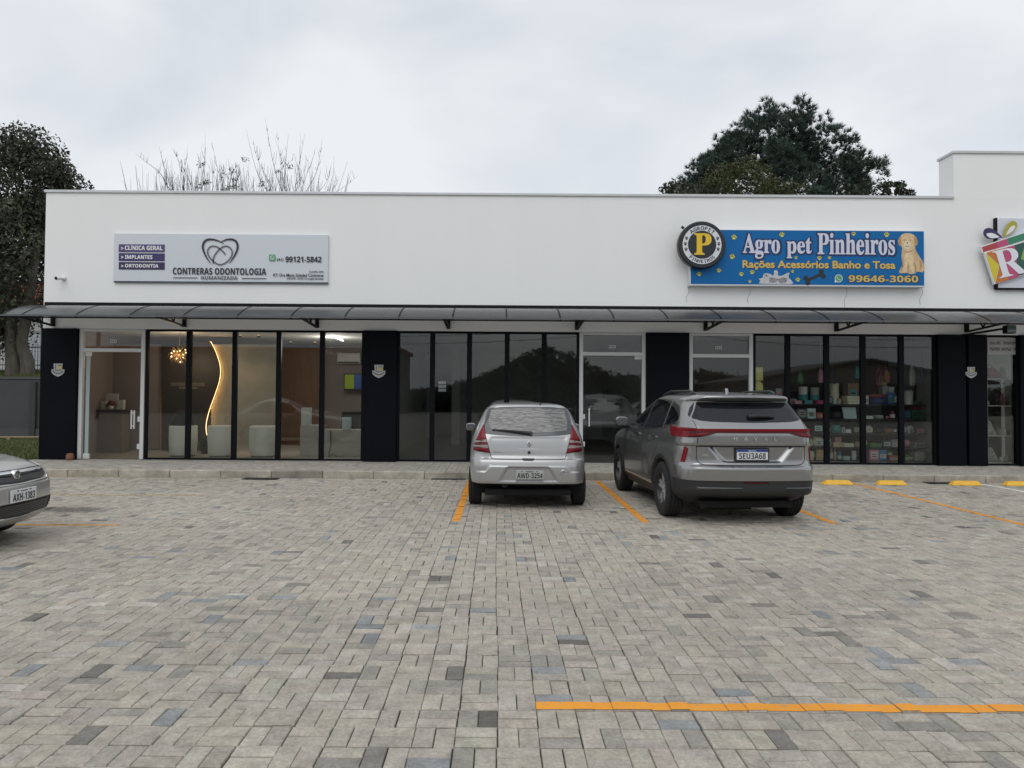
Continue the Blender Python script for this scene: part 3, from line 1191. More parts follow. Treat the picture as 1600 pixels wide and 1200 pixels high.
tbox(m, P, heavy('CONTRERAS ODONTOLOGIA'), 478, 1108, 298, 343, yl, .008)
m.build('lettering', M_INK, t)
m = MB()
tbox(m, P, heavy('HUMANIZADA'), 668, 915, 353, 377, yl, .006)
for q0, q1 in ((480, 642), (944, 1106)):
    p, q = P(q0, 361 + (q0 - 480) * .01), P(q1, 365 + (q0 - 480) * .01)
    m.box(p[0], q[0], yl, SY - .001, q[1] - .002, p[1])
m.build('lettering', M_INK2, t)
for s_, q0, q1, q2, q3, bo in ((heavy('99121-5842'), 1238, 1481, 221, 259, .012), ('(41)', 1181, 1225, 232, 255, .03), ('CLINPR 2972', 1398, 1495, 318, 331, .02),
                              ('RT: Dra Maria Soledad Contreras', 1156, 1495, 336, 357, .02), ('CROPR 12755 Cirurgiã-dentista', 1246, 1495, 363, 380, .02)):
    m = MB()
    tbox(m, P, s_, q0, q1, q2, q3, yl, bo)
    m.build('lettering', M_INK, t)


def phone_icon(m_g, m_w, cx, cz, r, y, square):
    if square:
        k = r * .35
        pts = []
        for sx_, sz_, a0 in ((1, 1, 0), (-1, 1, 90), (-1, -1, 180), (1, -1, 270)):
            for q in range(5):
                an = R(a0 + q * 22.5)
                pts.append((cx + sx_ * (r - k) + k * math.cos(an), cz + sz_ * (r - k) + k * math.sin(an)))
        m_g.flat(pts, y)
        rr = r * .62
    else:
        rr = r
    ring = [(cx + rr * math.cos(q), cz + rr * math.sin(q)) for q in [R(-150 + k * 15) for k in range(23)]]
    if square:
        m_w.stroke(ring + [(cx - rr * 1.05, cz - rr * 1.1), ring[0]], r * .16, y - .003)
    else:
        m_w.disc(cx, cz, rr * 1.12, y)
        m_w.flat([(cx - rr * 1.15, cz - rr * 1.2), (cx - rr * .3, cz - rr), (cx - rr, cz - rr * .3)], y - .0005)
        m_g.disc(cx, cz, rr * .95, y - .0015)
    hs = [(cx - rr * .42, cz + rr * .38), (cx - rr * .30, cz - rr * .05), (cx + rr * .0, cz - rr * .32), (cx + rr * .42, cz - rr * .42)]
    m_w.stroke(smooth(hs), [r * .26] * 3 + [r * .13] * (len(smooth(hs)) - 6) + [r * .26] * 3, y - .0035)


M_GREEN = mat('phone icon green', (.07, .33, .12), .4)
mg, mw = MB(), MB()
c = P(1149, 229)
phone_icon(mg, mw, c[0], c[1], .072, yl, True)
o = mg.build('phone_icon', M_GREEN, t)
mw.build('icon_mark', M_PRINTW, o)

# --- pet shop light box
SY = FY - .20
P = mapper(1030, 320, 3.721, SY)
a, b = P(178, 300), P(1545, 300)
zt, zb = P(860, 146)[1], P(860, 474)[1]
t = thing('pet_shop_sign', 'blue pet shop light box sign with paw prints and a puppy', 'sign', (a[0], FY, zb))
m = MB()
m.box(a[0], b[0], SY + .004, FY - .001, zb, zt)
m.build('light_box', mat('sign box white', (.66, .67, .68), .4), t, bevel=.008)
m = MB()
m.box(a[0] + .022, b[0] - .022, SY, SY + .003, zb + .035, zt - .014)
m.build('face', mat('sign blue', (.010, .135, .37), .4, spec=.15), t)
yb = SY - .002
M_PAWY = mat('paw yellow', (.66, .60, .12), .5)
M_PAWD = mat('paw outline', (.02, .04, .06), .5)
for i, (x, y, s, rot) in enumerate(((435, 190, 1, -10), (713, 175, 1, 10), (1130, 170, .8, 5), (1322, 175, 1, 0), (424, 303, 1, -15), (795, 308, .6, 10), (931, 310, .85, 0), (990, 308, .65, 15),
                                    (232, 404, .85, 12), (347, 383, .85, -12), (477, 404, .85, 8), (540, 393, .85, -8), (775, 388, .6, 10), (527, 447, .6, 0), (806, 436, .85, 12))):
    cx, cz = P(x, y)
    r = .055 * s
    my, mk = MB(), MB()
    cr_, sr_ = math.cos(R(rot)), math.sin(R(rot))
    for dx, dz, rx, rz in ((0, -.35, .62, .5), (-.85, .25, .25, .36), (-.32, .72, .26, .4), (.32, .72, .26, .4), (.85, .25, .25, .36)):
        px, pz = cx + r * (dx * cr_ - dz * sr_), cz + r * (dx * sr_ + dz * cr_)
        mk.disc(px, pz, r * (rx + .14), yb - i * 1e-5, 12, r * (rz + .14))
        my.disc(px, pz, r * rx, yb - .0012 - i * 1e-5, 12, r * rz)
        if dx == 0:
            my.disc(px, pz - r * .12, r * rx * 1.15, yb - .0014, 12, r * rz * .7)
    o = my.build('paw_print', M_PAWY, t)
    mk.build('outline', M_PAWD, o)
SER = heavy('Agro', True), heavy('pet', True), heavy('Pinheiros', True)
M_SLV = mat('sign silver letters', (.60, .62, .74), .45)
M_NAVY = mat('sign navy shadow', (.008, .022, .10), .5)
for s, q0, q1, yt, ybm in ((SER[0], 487, 700, 170, 312), (SER[1], 742, 885, 192, 310), (SER[2], 921, 1369, 166, 290)):
    m, m2 = MB(), MB()
    tbox(m, P, s, q0, q1, yt, ybm, yb - .003, .010)
    tbox(m2, P, s, q0 - 3, q1 + 5, yt - 3, ybm + 5, yb - .0016, .055)
    o = m.build('lettering', M_SLV, t)
    m2.build('lettering_shadow', M_NAVY, o)
m, m2 = MB(), MB()
tbox(m, P, 'Rações Acessórios Banho e Tosa', 484, 1373, 325, 380, yb - .003, .03)
tbox(m2, P, 'Rações Acessórios Banho e Tosa', 486, 1377, 325, 383, yb - .0018, .05)
tbox(m, P, heavy('99646-3060'), 1101, 1505, 411, 450, yb - .003, .01)
tbox(m2, P, heavy('99646-3060'), 1099, 1509, 409, 453, yb - .0018, .05)
m.build('lettering', mat('sign gold letters', (.66, .45, .095), .5), t)
m2.build('lettering_shadow', M_NAVY, t)
mg, mw = MB(), MB()
c = P(1043, 428)
phone_icon(mg, mw, c[0], c[1], .078, yb, False)
o = mw.build('phone_icon', M_PRINTW, t)
mg.build('icon_disc', M_GREEN, o)
# bone
m = MB()
a_, b_ = P(858, 440), P(948, 402)
m.stroke([a_, b_], .068, yb - .001)
dx, dz = b_[0] - a_[0], b_[1] - a_[1]
l = math.hypot(dx, dz)
nx_, nz_ = -dz / l, dx / l
for e, sgn in ((a_, -1), (b_, 1)):
    for q in (-1, 1):
        m.disc(e[0] + nx_ * q * .055, e[1] + nz_ * q * .055, .058, yb - .0012 - q * .0001, 16)
m.build('bone', mat('bone black', (.012, .017, .022), .5), t)


def blob(m, pts, y, n=5):
    q = smooth([P(*p) for p in pts] + [P(*pts[0])], n)[:-1]
    m.flat(q, y)


# lying puppies, grey and white
m = MB()
blob(m, [(580, 458), (586, 440), (578, 430), (600, 425), (606, 405), (622, 398), (645, 402), (664, 412), (668, 385), (680, 380), (690, 390), (692, 410), (712, 412), (742, 398), (757, 396), (752, 420), (772, 445), (770, 460), (680, 462)], yb - .001)
m.build('lying_puppies', mat('puppy pale', (.52, .52, .54), .6, var=.25, vscale=14), t)
m = MB()
blob(m, [(640, 420), (665, 425), (690, 430), (720, 422), (745, 432), (735, 452), (700, 456), (690, 440), (672, 452), (640, 450)], yb - .002)
blob(m, [(612, 412), (622, 404), (632, 410), (624, 420)], yb - .002)
m.build('puppy_shade', mat('puppy grey', (.26, .255, .27), .6, var=.3, vscale=20), t)
m = MB()
for x, y, r in ((622, 413, .012), (612, 425, .010), (726, 430, .012), (742, 428, .010), (735, 440, .012), (655, 430, .012)):
    c = P(x, y)
    m.disc(c[0], c[1], r, yb - .003, 8)
m.build('puppy_eyes', M_INK, t)
# sitting golden puppy
m = MB()
blob(m, [(1412, 250), (1408, 300), (1412, 350), (1395, 385), (1402, 398), (1440, 396), (1455, 402), (1485, 400), (1500, 388), (1530, 392), (1541, 370), (1534, 335), (1512, 300), (1490, 262), (1480, 235)], yb - .001)
m.build('puppy_body', mat('golden coat', (.60, .42, .235), .65, var=.22, vscale=9), t)
m = MB()
blob(m, [(1425, 300), (1428, 345), (1415, 385), (1440, 393), (1455, 350), (1462, 380), (1480, 395), (1478, 340), (1470, 290), (1450, 262)], yb - .0018)
m.build('puppy_chest', mat('cream coat', (.70, .54, .33), .65, var=.15, vscale=12), t)
m = MB()
blob(m, [(1400, 190), (1408, 175), (1430, 166), (1455, 166), (1478, 174), (1490, 190), (1486, 225), (1476, 255), (1455, 268), (1432, 268), (1412, 252), (1403, 225)], yb - .0024)
m.build('puppy_head', mat('golden head', (.66, .48, .28), .65, var=.12, vscale=14), t)
m = MB()
blob(m, [(1404, 182), (1392, 195), (1388, 220), (1398, 240), (1408, 222)], yb - .0030)
blob(m, [(1482, 178), (1496, 192), (1502, 222), (1492, 240), (1482, 222)], yb - .0030)
m.build('puppy_ears', mat('tan coat', (.46, .28, .13), .65, var=.15, vscale=14), t)
m = MB()
blob(m, [(1422, 222), (1442, 208), (1462, 222), (1462, 246), (1444, 258), (1424, 246)], yb - .0034)
m.build('puppy_muzzle', mat('cream muzzle', (.74, .62, .45), .65), t)
m = MB()
for x, y, r in ((1424, 206, .011), (1461, 206, .011), (1442, 222, .016)):
    c = P(x, y)
    m.disc(c[0], c[1], r, yb - .0042, 12)
m.stroke([P(1430, 240), P(1442, 244), P(1456, 240)], .012, yb - .0042)
m.build('puppy_eyes', M_INK, t)

m = MB()
for pts in ([(1412, 300), (1416, 345), (1404, 388)], [(1447, 330), (1446, 365), (1448, 396)], [(1482, 335), (1492, 370), (1486, 396)], [(1425, 268), (1448, 276), (1474, 264)], [(1510, 318), (1522, 345), (1514, 385)]):
    m.stroke(smooth([P(*q) for q in pts], 4), [.006 + .012 * math.sin(math.pi * k / (len(smooth(pts, 4)) - 1)) for k in range(len(smooth(pts, 4)))], yb - .0028)
m.build('puppy_shade', mat('tan shade', (.30, .17, .07), .65, var=.2, vscale=14), t)

# round badge in front of the light box
DY = SY - .17
P2 = mapper(1030, 320, 3.721, DY)
c = P2(249, 232)
t = thing('round_badge_sign', 'round black and white badge sign with a yellow letter P', 'sign', (c[0], SY, c[1] - .52))
rr = abs(P2(249 + 138, 232)[0] - c[0])
m = MB()
m.lathe([(0, .16), (rr, .16), (rr, .02), (rr - .02, 0), (rr * .86, 0), (rr * .86, .004), (0, .004)], (c[0], DY, c[1]), 'y', 64, smooth=False)
m.build('drum', mat('badge black', (.011, .013, .016), .35), t)
m = MB()
m.disc(c[0], c[1], rr * .82, DY - .003, 64)
m.build('white_ring', mat('badge white', (.66, .68, .70), .5), t)
m = MB()
m.disc(c[0], c[1], rr * .595, DY - .006, 64)
m.build('inner_disc', mat('badge inner', (.014, .018, .024), .5), t)
m = MB()
p, q = P2(206, 168), P2(301, 289)
m.text(heavy('P', True), p[0], q[0], q[1], p[1], DY - .01, .02)
m.build('lettering', mat('badge yellow', (.76, .50, .025), .5), t)


def ringtext(m, s, ang0, ang1, rad, size, y, top=True):
    n = len(s)
    for i, ch in enumerate(s):
        an = R(ang0 + (ang1 - ang0) * i / (n - 1))
        vv, ff = text_mesh(heavy(ch))
        mn, mxx = vv.min(0), vv.max(0)
        sc = size / .72
        rot = an - math.pi / 2 if top else an + math.pi / 2
        cr_, sr_ = math.cos(rot), math.sin(rot)
        bx, bz = c[0] + rad * math.cos(an), c[1] + rad * math.sin(an)
        P_ = []
        for v in vv:
            lx, lz = (v[0] - (mn[0] + mxx[0]) / 2) * sc, (v[1] - .36) * sc
            P_.append((bx + lx * cr_ - lz * sr_, y, bz + lx * sr_ + lz * cr_))
        m.add(P_, ff)


m = MB()
ringtext(m, 'AGROPET', 128, 50, rr * .705, .085, DY - .0065, True)
ringtext(m, 'PINHEIROS', 228, 312, rr * .705, .075, DY - .0065, False)
m.build('lettering', M_INK, t)
for k, an in enumerate((158, 178, 197, 22, 3, -16)):
    m = MB()
    bx, bz = c[0] + rr * .705 * math.cos(R(an)), c[1] + rr * .705 * math.sin(R(an))
    for dx, dz, rx in ((0, -.012, .024), (-.026, .016, .011), (-.009, .030, .011), (.010, .030, .011), (.027, .015, .011)):
        m.disc(bx + dx, bz + dz, rx, DY - .0062 - .0001 * k, 10)
    m.build('paw_mark', M_INK, t)
m = MB()
m.tube([(c[0] - rr * .72, DY + .09, c[1] + rr * .72), (c[0] - rr * .82, DY + .09, c[1] + rr * .80)], .03, 8)
m.build('hook', M_BLACK, t)
# cables under the light box
for i, (u, v0, v1) in enumerate(((1075, 449, 472), (1171, 449, 474), (1322, 449, 480), (1440, 449, 476))):
    p, q = at(u, v0, FY - .006), at(u - 2, v1, FY - .006)
    m = MB()
    m.tube(smooth([(p.x, FY - .006, p.z), (p.x + .02, FY - .006, (p.z * 2 + q.z) / 3), (q.x - .01, FY - .006, (p.z + 2 * q.z) / 3), (q.x, FY - .006, q.z)], 4), .0035, 5)
    o = m.build('sign_cable', mat('cable grey', (.25, .25, .25), .6))
    tag(o, ['thin cable below the left end of the blue pet sign', 'thin cable below the words Agro pet, second from left', 'thin cable under the blue sign below its phone number',
            'thin cable below the puppy end of the blue pet sign'][i], 'cable', 'thin cables under the blue sign')

# --- gift shop sign at the right edge
SY = FY - .10
P = mapper(1520, 330, 9.23, SY)
a = P(362, 600)
zt, zb = P(500, 100)[1], P(500, 1105)[1]
t = thing('gift_shop_sign', 'white gift shop sign cut by the right edge, with a colourful gift box', 'sign', (a[0], FY, zb))
m = MB()
m.box(a[0], a[0] + 4.4, SY, FY - .001, zb, zt)
m.build('panel', mat('gift sign white', (.62, .65, .72), .45), t, bevel=.006)
m = MB()
m.box(a[0] - .035, a[0] - .002, SY + .005, FY - .002, zb - .02, zt + .01)
m.box(a[0] - .002, a[0] + 4.4, SY + .012, FY - .002, zb - .035, zb - .002)
m.build('edge', M_STEEL, t)
SYg = SY - .07
Pg = mapper(1520, 330, 9.23, SYg)
PP = lambda pts: [Pg(*q) for q in pts]
m = MB()
m.prism(PP([(118, 508), (480, 385), (1500, 60), (1530, 190), (1480, 215), (1640, 640), (310, 1055), (165, 600), (140, 600)]), SYg, SYg + .06)
m.build('gift_backing', M_PRINTW, t, bevel=.004)
cols = {'red': (.40, .05, .055), 'pink': (.48, .07, .17), 'green': (.035, .22, .12), 'dark_green': (.02, .09, .07), 'orange': (.55, .17, .03), 'yellow': (.62, .52, .03), 'light_green': (.22, .40, .10)}
for k, (cn, nm, pts) in enumerate((
        ('red', 'gift_lid', [(130, 518), (345, 445), (360, 535), (152, 592)]), ('pink', 'gift_lid', [(345, 445), (495, 393), (515, 490), (360, 535)]),
        ('green', 'gift_lid', [(497, 393), (1480, 80), (1505, 180), (517, 490)]),
        ('yellow', 'gift_side', [(183, 612), (382, 775), (318, 1040)]), ('orange', 'gift_side', [(190, 605), (300, 565), (420, 540), (520, 990), (325, 1042), (386, 775)]),
        ('pink', 'gift_side', [(420, 540), (600, 490), (655, 945), (520, 990), (450, 800)]), ('dark_green', 'gift_side', [(600, 490), (1450, 220), (1600, 640), (655, 935)]),
        ('light_green', 'gift_side', [(690, 690), (760, 440), (900, 400), (1000, 700), (800, 740)]))):
    m = MB()
    m.flat(PP(pts), SYg - .002 - k * .0008)
    m.build(nm, mat('gift ' + cn, cols[cn], .4), t)
m = MB()
vv, ff = text_mesh(heavy('R', True))
mn, mxx = vv.min(0), vv.max(0)
Q = []
for v in vv:
    aa, bb = (v[0] - mn[0]) / (mxx[0] - mn[0]), (v[1] - mn[1]) / (mxx[1] - mn[1])
    x = 270 + aa * 400 + (1 - bb) * 115
    y = 585 + (1 - bb) * 385 - aa * 90
    Q.append((*Pg(x, y), 0))
m.add([(q[0], SYg - .012, q[1]) for q in Q], ff)
m.build('lettering', mat('gift letter', (.74, .76, .80), .45), t)
for cn, c_, pts, hole in (('purple', (.035, .02, .10), [(425, 380), (330, 290), (245, 245), (180, 255), (155, 310), (185, 375), (260, 405), (350, 395)], [(385, 378), (310, 330), (245, 315), (190, 330), (215, 370), (270, 392)]),
                          ('olive', (.40, .36, .05), [(440, 375), (470, 250), (530, 160), (590, 142), (635, 180), (625, 250), (570, 310), (500, 350)], [(468, 350), (520, 250), (575, 210), (605, 225), (580, 275), (525, 320)])):
    m = MB()
    m.prism(smooth(PP(pts) + [PP(pts)[0]], 4)[:-1], SYg - .012, SYg + .012)
    m.build('ribbon_loop', mat('ribbon ' + cn, c_, .4), t)
    m = MB()
    m.flat(smooth(PP(hole) + [PP(hole)[0]], 4)[:-1], SYg - .016)
    m.build('loop_inside', M_PRINTW, t)
# ------------------------------------------------------------------ cars
def curve(keys):
    """monotone cubic through (z, value) pairs"""
    ks = sorted(keys)
    x = np.array([k[0] for k in ks], float)
    y = np.array([k[1] for k in ks], float)
    h = np.diff(x)
    d = np.diff(y) / h
    mth = np.zeros(len(x))
    for i in range(1, len(x) - 1):
        if d[i - 1] * d[i] > 0:
            w1, w2 = 2 * h[i] + h[i - 1], h[i] + 2 * h[i - 1]
            mth[i] = (w1 + w2) / (w1 / d[i - 1] + w2 / d[i])
    mth[0], mth[-1] = d[0], d[-1]

    def f(q):
        q = min(max(q, x[0]), x[-1])
        i = min(max(int(np.searchsorted(x, q)) - 1, 0), len(x) - 2)
        t = (q - x[i]) / h[i]
        return float((1 + 2 * t) * (1 - t) ** 2 * y[i] + t * (1 - t) ** 2 * h[i] * mth[i] + t * t * (3 - 2 * t) * y[i + 1] + t * t * (t - 1) * h[i] * mth[i + 1])
    return f


def sstep(a, b, x):
    t = min(max((x - a) / (b - a), 0), 1)
    return t * t * (3 - 2 * t)


def car_shell(W, YR, YF, rc, fc, zs, bow=(.05, .08), taper=(.05, .10), disp=None, fdisp=None, nr=90, nc=14, ns=110, nf=60, rspan=None):
    """closed body skin stacked from horizontal outlines; z -> half width, rear end, front end"""
    W, YR, YF = curve(W), curve(YR), curve(YF)
    RX, RY, FX_, FY_ = curve(rc[0]), curve(rc[1]), curve(fc[0]), curve(fc[1])
    V, nper = [], None
    for z in zs:
        w, yr, yf = W(z), YR(z), YF(z)
        rx, ry, fx_, fy_ = min(RX(z), .8 * w), min(RY(z), .4 * (yf - yr)), min(FX_(z), .8 * w), min(FY_(z), .4 * (yf - yr))
        pts = []
        for i in range(nr):
            x = (w - rx) * (2 * i / nr - 1)
            pts.append((x, yr + bow[0] * (x / max(w, .01)) ** 2))
        y0 = yr + bow[0] * ((w - rx) / max(w, .01)) ** 2
        for i in range(nc):
            th = math.pi / 2 * i / nc
            pts.append((w - rx + rx * math.sin(th), y0 + ry * (1 - math.cos(th))))
        y1 = yf - bow[1] * ((w - fx_) / max(w, .01)) ** 2
        ya, yb_ = y0 + ry, y1 - fy_
        for i in range(ns):
            pts.append((w, ya + (yb_ - ya) * i / ns))
        for i in range(nc):
            th = math.pi / 2 * i / nc
            pts.append((w - fx_ + fx_ * math.cos(th), yb_ + fy_ * math.sin(th)))
        for i in range(nf):
            x = (w - fx_) * (1 - 2 * i / nf)
            pts.append((x, yf - bow[1] * (x / max(w, .01)) ** 2))
        for i in range(nc):
            th = math.pi / 2 * i / nc
            pts.append((-(w - fx_ + fx_ * math.sin(th)), y1 - fy_ * (1 - math.cos(th))))
        for i in range(ns):
            pts.append((-w, yb_ + (ya - yb_) * i / ns))
        for i in range(nc):
            th = math.pi / 2 * i / nc
            pts.append((-(w - rx + rx * math.cos(th)), y0 + ry - ry * math.sin(th)))
        nper = len(pts)
        R0, F0 = YR(.6), YF(.6)
        ym, hl = (R0 + F0) / 2, (F0 - R0) / 2
        for x, y in pts:
            k = (y - ym) / hl
            tp = 1 - (taper[0] * max(0, -k) ** 2.6 + taper[1] * max(0, k) ** 3)
            yy = y
            if disp is not None and y < ym:
                yy += disp(x, z) * sstep(yr + .35, yr + .15, y)
            if fdisp is not None and y > ym:
                yy -= fdisp(x, z) * sstep(yf - .35, yf - .15, y)
            V.append((x * tp, yy, z))
    F = []
    for a in range(len(zs) - 1):
        for b in range(nper):
            c = (b + 1) % nper
            F.append((a * nper + b, a * nper + c, (a + 1) * nper + c, (a + 1) * nper + b))
    F.append(tuple(range(nper - 1, -1, -1)))
    F.append(tuple((len(zs) - 1) * nper + i for i in range(nper)))
    return V, F


class Car:
    def __init__(s, root, V, F):
        s.root = root
        s.V, s.F = V, F
        s.bvh = BVHTree.FromPolygons([Vector(v) for v in V], F)

    def skin(s, wheels, parts, rw, depth=.34, sharp=32):
        """cut the wheel housings, then split the skin into its painted parts"""
        me = bpy.data.meshes.new('body')
        me.from_pydata(s.V, [], s.F)
        me.update()
        o = bpy.data.objects.new('body', me)
        COL.objects.link(o)
        cutters = []
        for (x, y, z) in wheels:
            m = MB()
            sg = 1 if x > 0 else -1
            m.tube([(x + sg * .5, y, z), (x - sg * depth, y, z)], rw, 56)
            c = m.build('cutter', None)
            cutters.append(c)
            md = o.modifiers.new('cut', 'BOOLEAN')
            md.operation = 'DIFFERENCE'
            md.object = c
            md.solver = 'EXACT'
        dg = bpy.context.evaluated_depsgraph_get()
        ev = o.evaluated_get(dg)
        me2 = bpy.data.meshes.new_from_object(ev)
        vv = np.array([tuple(v.co) for v in me2.vertices])
        polys = [tuple(p.vertices) for p in me2.polygons]
        cens = [tuple(p.center) for p in me2.polygons]
        bpy.data.objects.remove(o)
        for c in cutters:
            bpy.data.objects.remove(c)
        bpy.data.meshes.remove(me2)
        buckets = [[] for _ in parts]
        for p, c in zip(polys, cens):
            for k, (nm, mt, fn) in enumerate(parts):
                if fn is None or fn(*c):
                    buckets[k].append(p)
                    break
        for (nm, mt, fn), fs in zip(parts, buckets):
            if not fs:
                continue
            used = sorted({i for f in fs for i in f})
            mp_ = {i: k for k, i in enumerate(used)}
            me = bpy.data.meshes.new(nm)
            me.from_pydata([tuple(vv[i]) for i in used], [], [tuple(mp_[i] for i in f) for f in fs])
            me.polygons.foreach_set('use_smooth', [True] * len(fs))
            me.update()
            me.set_sharp_from_angle(angle=R(sharp))
            link(nm, me, mt, s.root)

    def hit(s, a, b, proj):
        o, d = {'rear': ((a, -9, b), (0, 1, 0)), 'front': ((a, 9, b), (0, -1, 0)), 'left': ((-4, a, b), (1, 0, 0)),
                'right': ((4, a, b), (-1, 0, 0)), 'top': ((a, b, 5), (0, 0, -1))}[proj]
        h = s.bvh.ray_cast(Vector(o), Vector(d))
        if h[0] is None:
            ax = {'rear': (a, -1, b), 'front': (a, 3.4, b), 'left': (-1, a, b), 'right': (1, a, b), 'top': (a, b, 1.6)}[proj]
            h = s.bvh.find_nearest(Vector(ax))
        n = h[1]
        if n.dot(Vector(d)) > 0:
            n = -n
        return h[0], n

    def patch(s, name, poly, proj, mt, off=.004, n=(18, 30), inset=.012, cols=False, parent=None, smo=True, ridge=None):
        """a panel lying on the skin inside the outline, with real thickness"""
        pl = [(b, a) for a, b in poly] if cols else poly
        bs = [p[1] for p in pl]
        b0, b1 = min(bs), max(bs)
        nr, nc = n
        grid = []
        for i in range(nr + 1):
            t = .5 - .5 * math.cos(math.pi * i / nr)
            b = b0 + (b1 - b0) * min(max(t, .0015), .9985)
            xs = []
            for k in range(len(pl)):
                (x0, y0), (x1, y1) = pl[k], pl[(k + 1) % len(pl)]
                if (y0 <= b < y1) or (y1 <= b < y0):
                    xs.append(x0 + (x1 - x0) * (b - y0) / (y1 - y0))
            if len(xs) < 2:
                continue
            xa, xb = min(xs), max(xs)
            row = []
            for j in range(nc + 1):
                a = xa + (xb - xa) * j / nc
                q = (b, a) if cols else (a, b)
                p, nn = s.hit(q[0], q[1], proj)
                k_ = off
                if ridge:
                    k_ += ridge * math.sin(math.pi * j / nc) * math.sin(math.pi * i / nr)
                row.append((p + nn * k_, nn))
            grid.append(row)
        R_, C_ = len(grid), nc + 1
        V = [g[0] for row in grid for g in row]
        F = [(i * C_ + j, i * C_ + j + 1, (i + 1) * C_ + j + 1, (i + 1) * C_ + j) for i in range(R_ - 1) for j in range(C_ - 1)]
        f = F[len(F) // 2]
        nn = (V[f[1]] - V[f[0]]).cross(V[f[3]] - V[f[0]])
        flip = nn.dot(grid[R_ // 2][C_ // 2][1]) < 0
        per = [(0, j) for j in range(C_)] + [(i, C_ - 1) for i in range(1, R_)] + [(R_ - 1, j) for j in range(C_ - 2, -1, -1)] + [(i, 0) for i in range(R_ - 2, 0, -1)]
        m = MB()
        m.add(V, [g[::-1] for g in F] if flip else F, smo)
        rim = [V[i * C_ + j] for i, j in per]
        low = [grid[i][j][0] - grid[i][j][1] * (off + inset) for i, j in per]
        k = len(per)
        rf = [(i, k + i, k + (i + 1) % k, (i + 1) % k) for i in range(k)]
        m.add(rim + low, [g[::-1] for g in rf] if flip else rf)
        return m.build(name, mt, parent or s.root, world=False)

    def seam(s, name, path, proj, mt, w=.006, off=.0012, dense=.03, parent=None, m=None):
        """narrow dark gap line on the skin"""
        P = []
        for (a, b) in zip(path[:-1], path[1:]):
            k = max(1, int(math.dist(a, b) / dense))
            P += [(a[0] + (b[0] - a[0]) * i / k, a[1] + (b[1] - a[1]) * i / k) for i in range(k)]
        P.append(path[-1])
        V = []
        for i, p in enumerate(P):
            a, b = P[max(i - 1, 0)], P[min(i + 1, len(P) - 1)]
            dx, dy = b[0] - a[0], b[1] - a[1]
            l = math.hypot(dx, dy) or 1
            nx, ny = -dy / l * w / 2, dx / l * w / 2
            for sg in (1, -1):
                q, nn = s.hit(p[0] + nx * sg, p[1] + ny * sg, proj)
                V.append(q + nn * off)
        F = [(2 * i, 2 * i + 1, 2 * i + 3, 2 * i + 2) for i in range(len(P) - 1)]
        mm_ = m or MB()
        mm_.add(V, F)
        if m is None:
            return mm_.build(name, mt, parent or s.root, world=False)

    def glyphs(s, name, txt, x0, x1, z0, z1, proj, mt, off=.008, bold=0.0, parent=None, m=None, flat=None):
        """letters laid on the skin, or on the plane y=flat"""
        vv, ff = text_mesh(txt, 0.0 if any(ord(ch) > 0xffff for ch in txt) else bold)
        mn, mxx = vv.min(0), vv.max(0)
        P = []
        for p in vv:
            a = (p[0] - mn[0]) / (mxx[0] - mn[0])
            b = (p[1] - mn[1]) / (mxx[1] - mn[1])
            x = x0 + a * (x1 - x0) if proj == 'rear' else x1 - a * (x1 - x0)
            z = z0 + b * (z1 - z0)
            if flat is not None:
                P.append((x, flat, z))
            else:
                q, nn = s.hit(x, z, proj)
                P.append(q + nn * off)
        mm_ = m or MB()
        mm_.add(P, ff)
        if m is None:
            return mm_.build(name, mt, parent or s.root, world=False)


M_TYRE = mat('tyre rubber', (.014, .014, .015), .85, bump=.3, bscale=90, var=.2, vscale=30)
M_RIMS = mat('alloy silver', (.52, .52, .53), .38, metal=.45)
M_RIMD = mat('dark alloy', (.035, .035, .037), .4, metal=.5)
M_WELL = mat('wheel housing', (.007, .007, .007), .95)
M_TINT = mat('tinted car glass', (.007, .008, .010), .05, spec=.42)
M_SEAM = mat('panel gap', (.012, .012, .012), .7)
M_PLAST = mat('black plastic', (.018, .018, .019), .55, bump=.25, bscale=300)
M_REDL = mat('red lamp lens', (.17, .004, .010), .2, coat=.0, spec=.3)
M_REDD = mat('dark red lens', (.055, .003, .006), .2, coat=.1, spec=.3)
M_CLEARL = mat('clear lamp lens', (.27, .22, .20), .15, coat=.3)
M_PLATE = mat('grey number plate', (.40, .41, .40), .4)
M_PLATEW = mat('white number plate', (.66, .67, .67), .4)
M_PBLUE = mat('plate blue', (.015, .045, .25), .4)


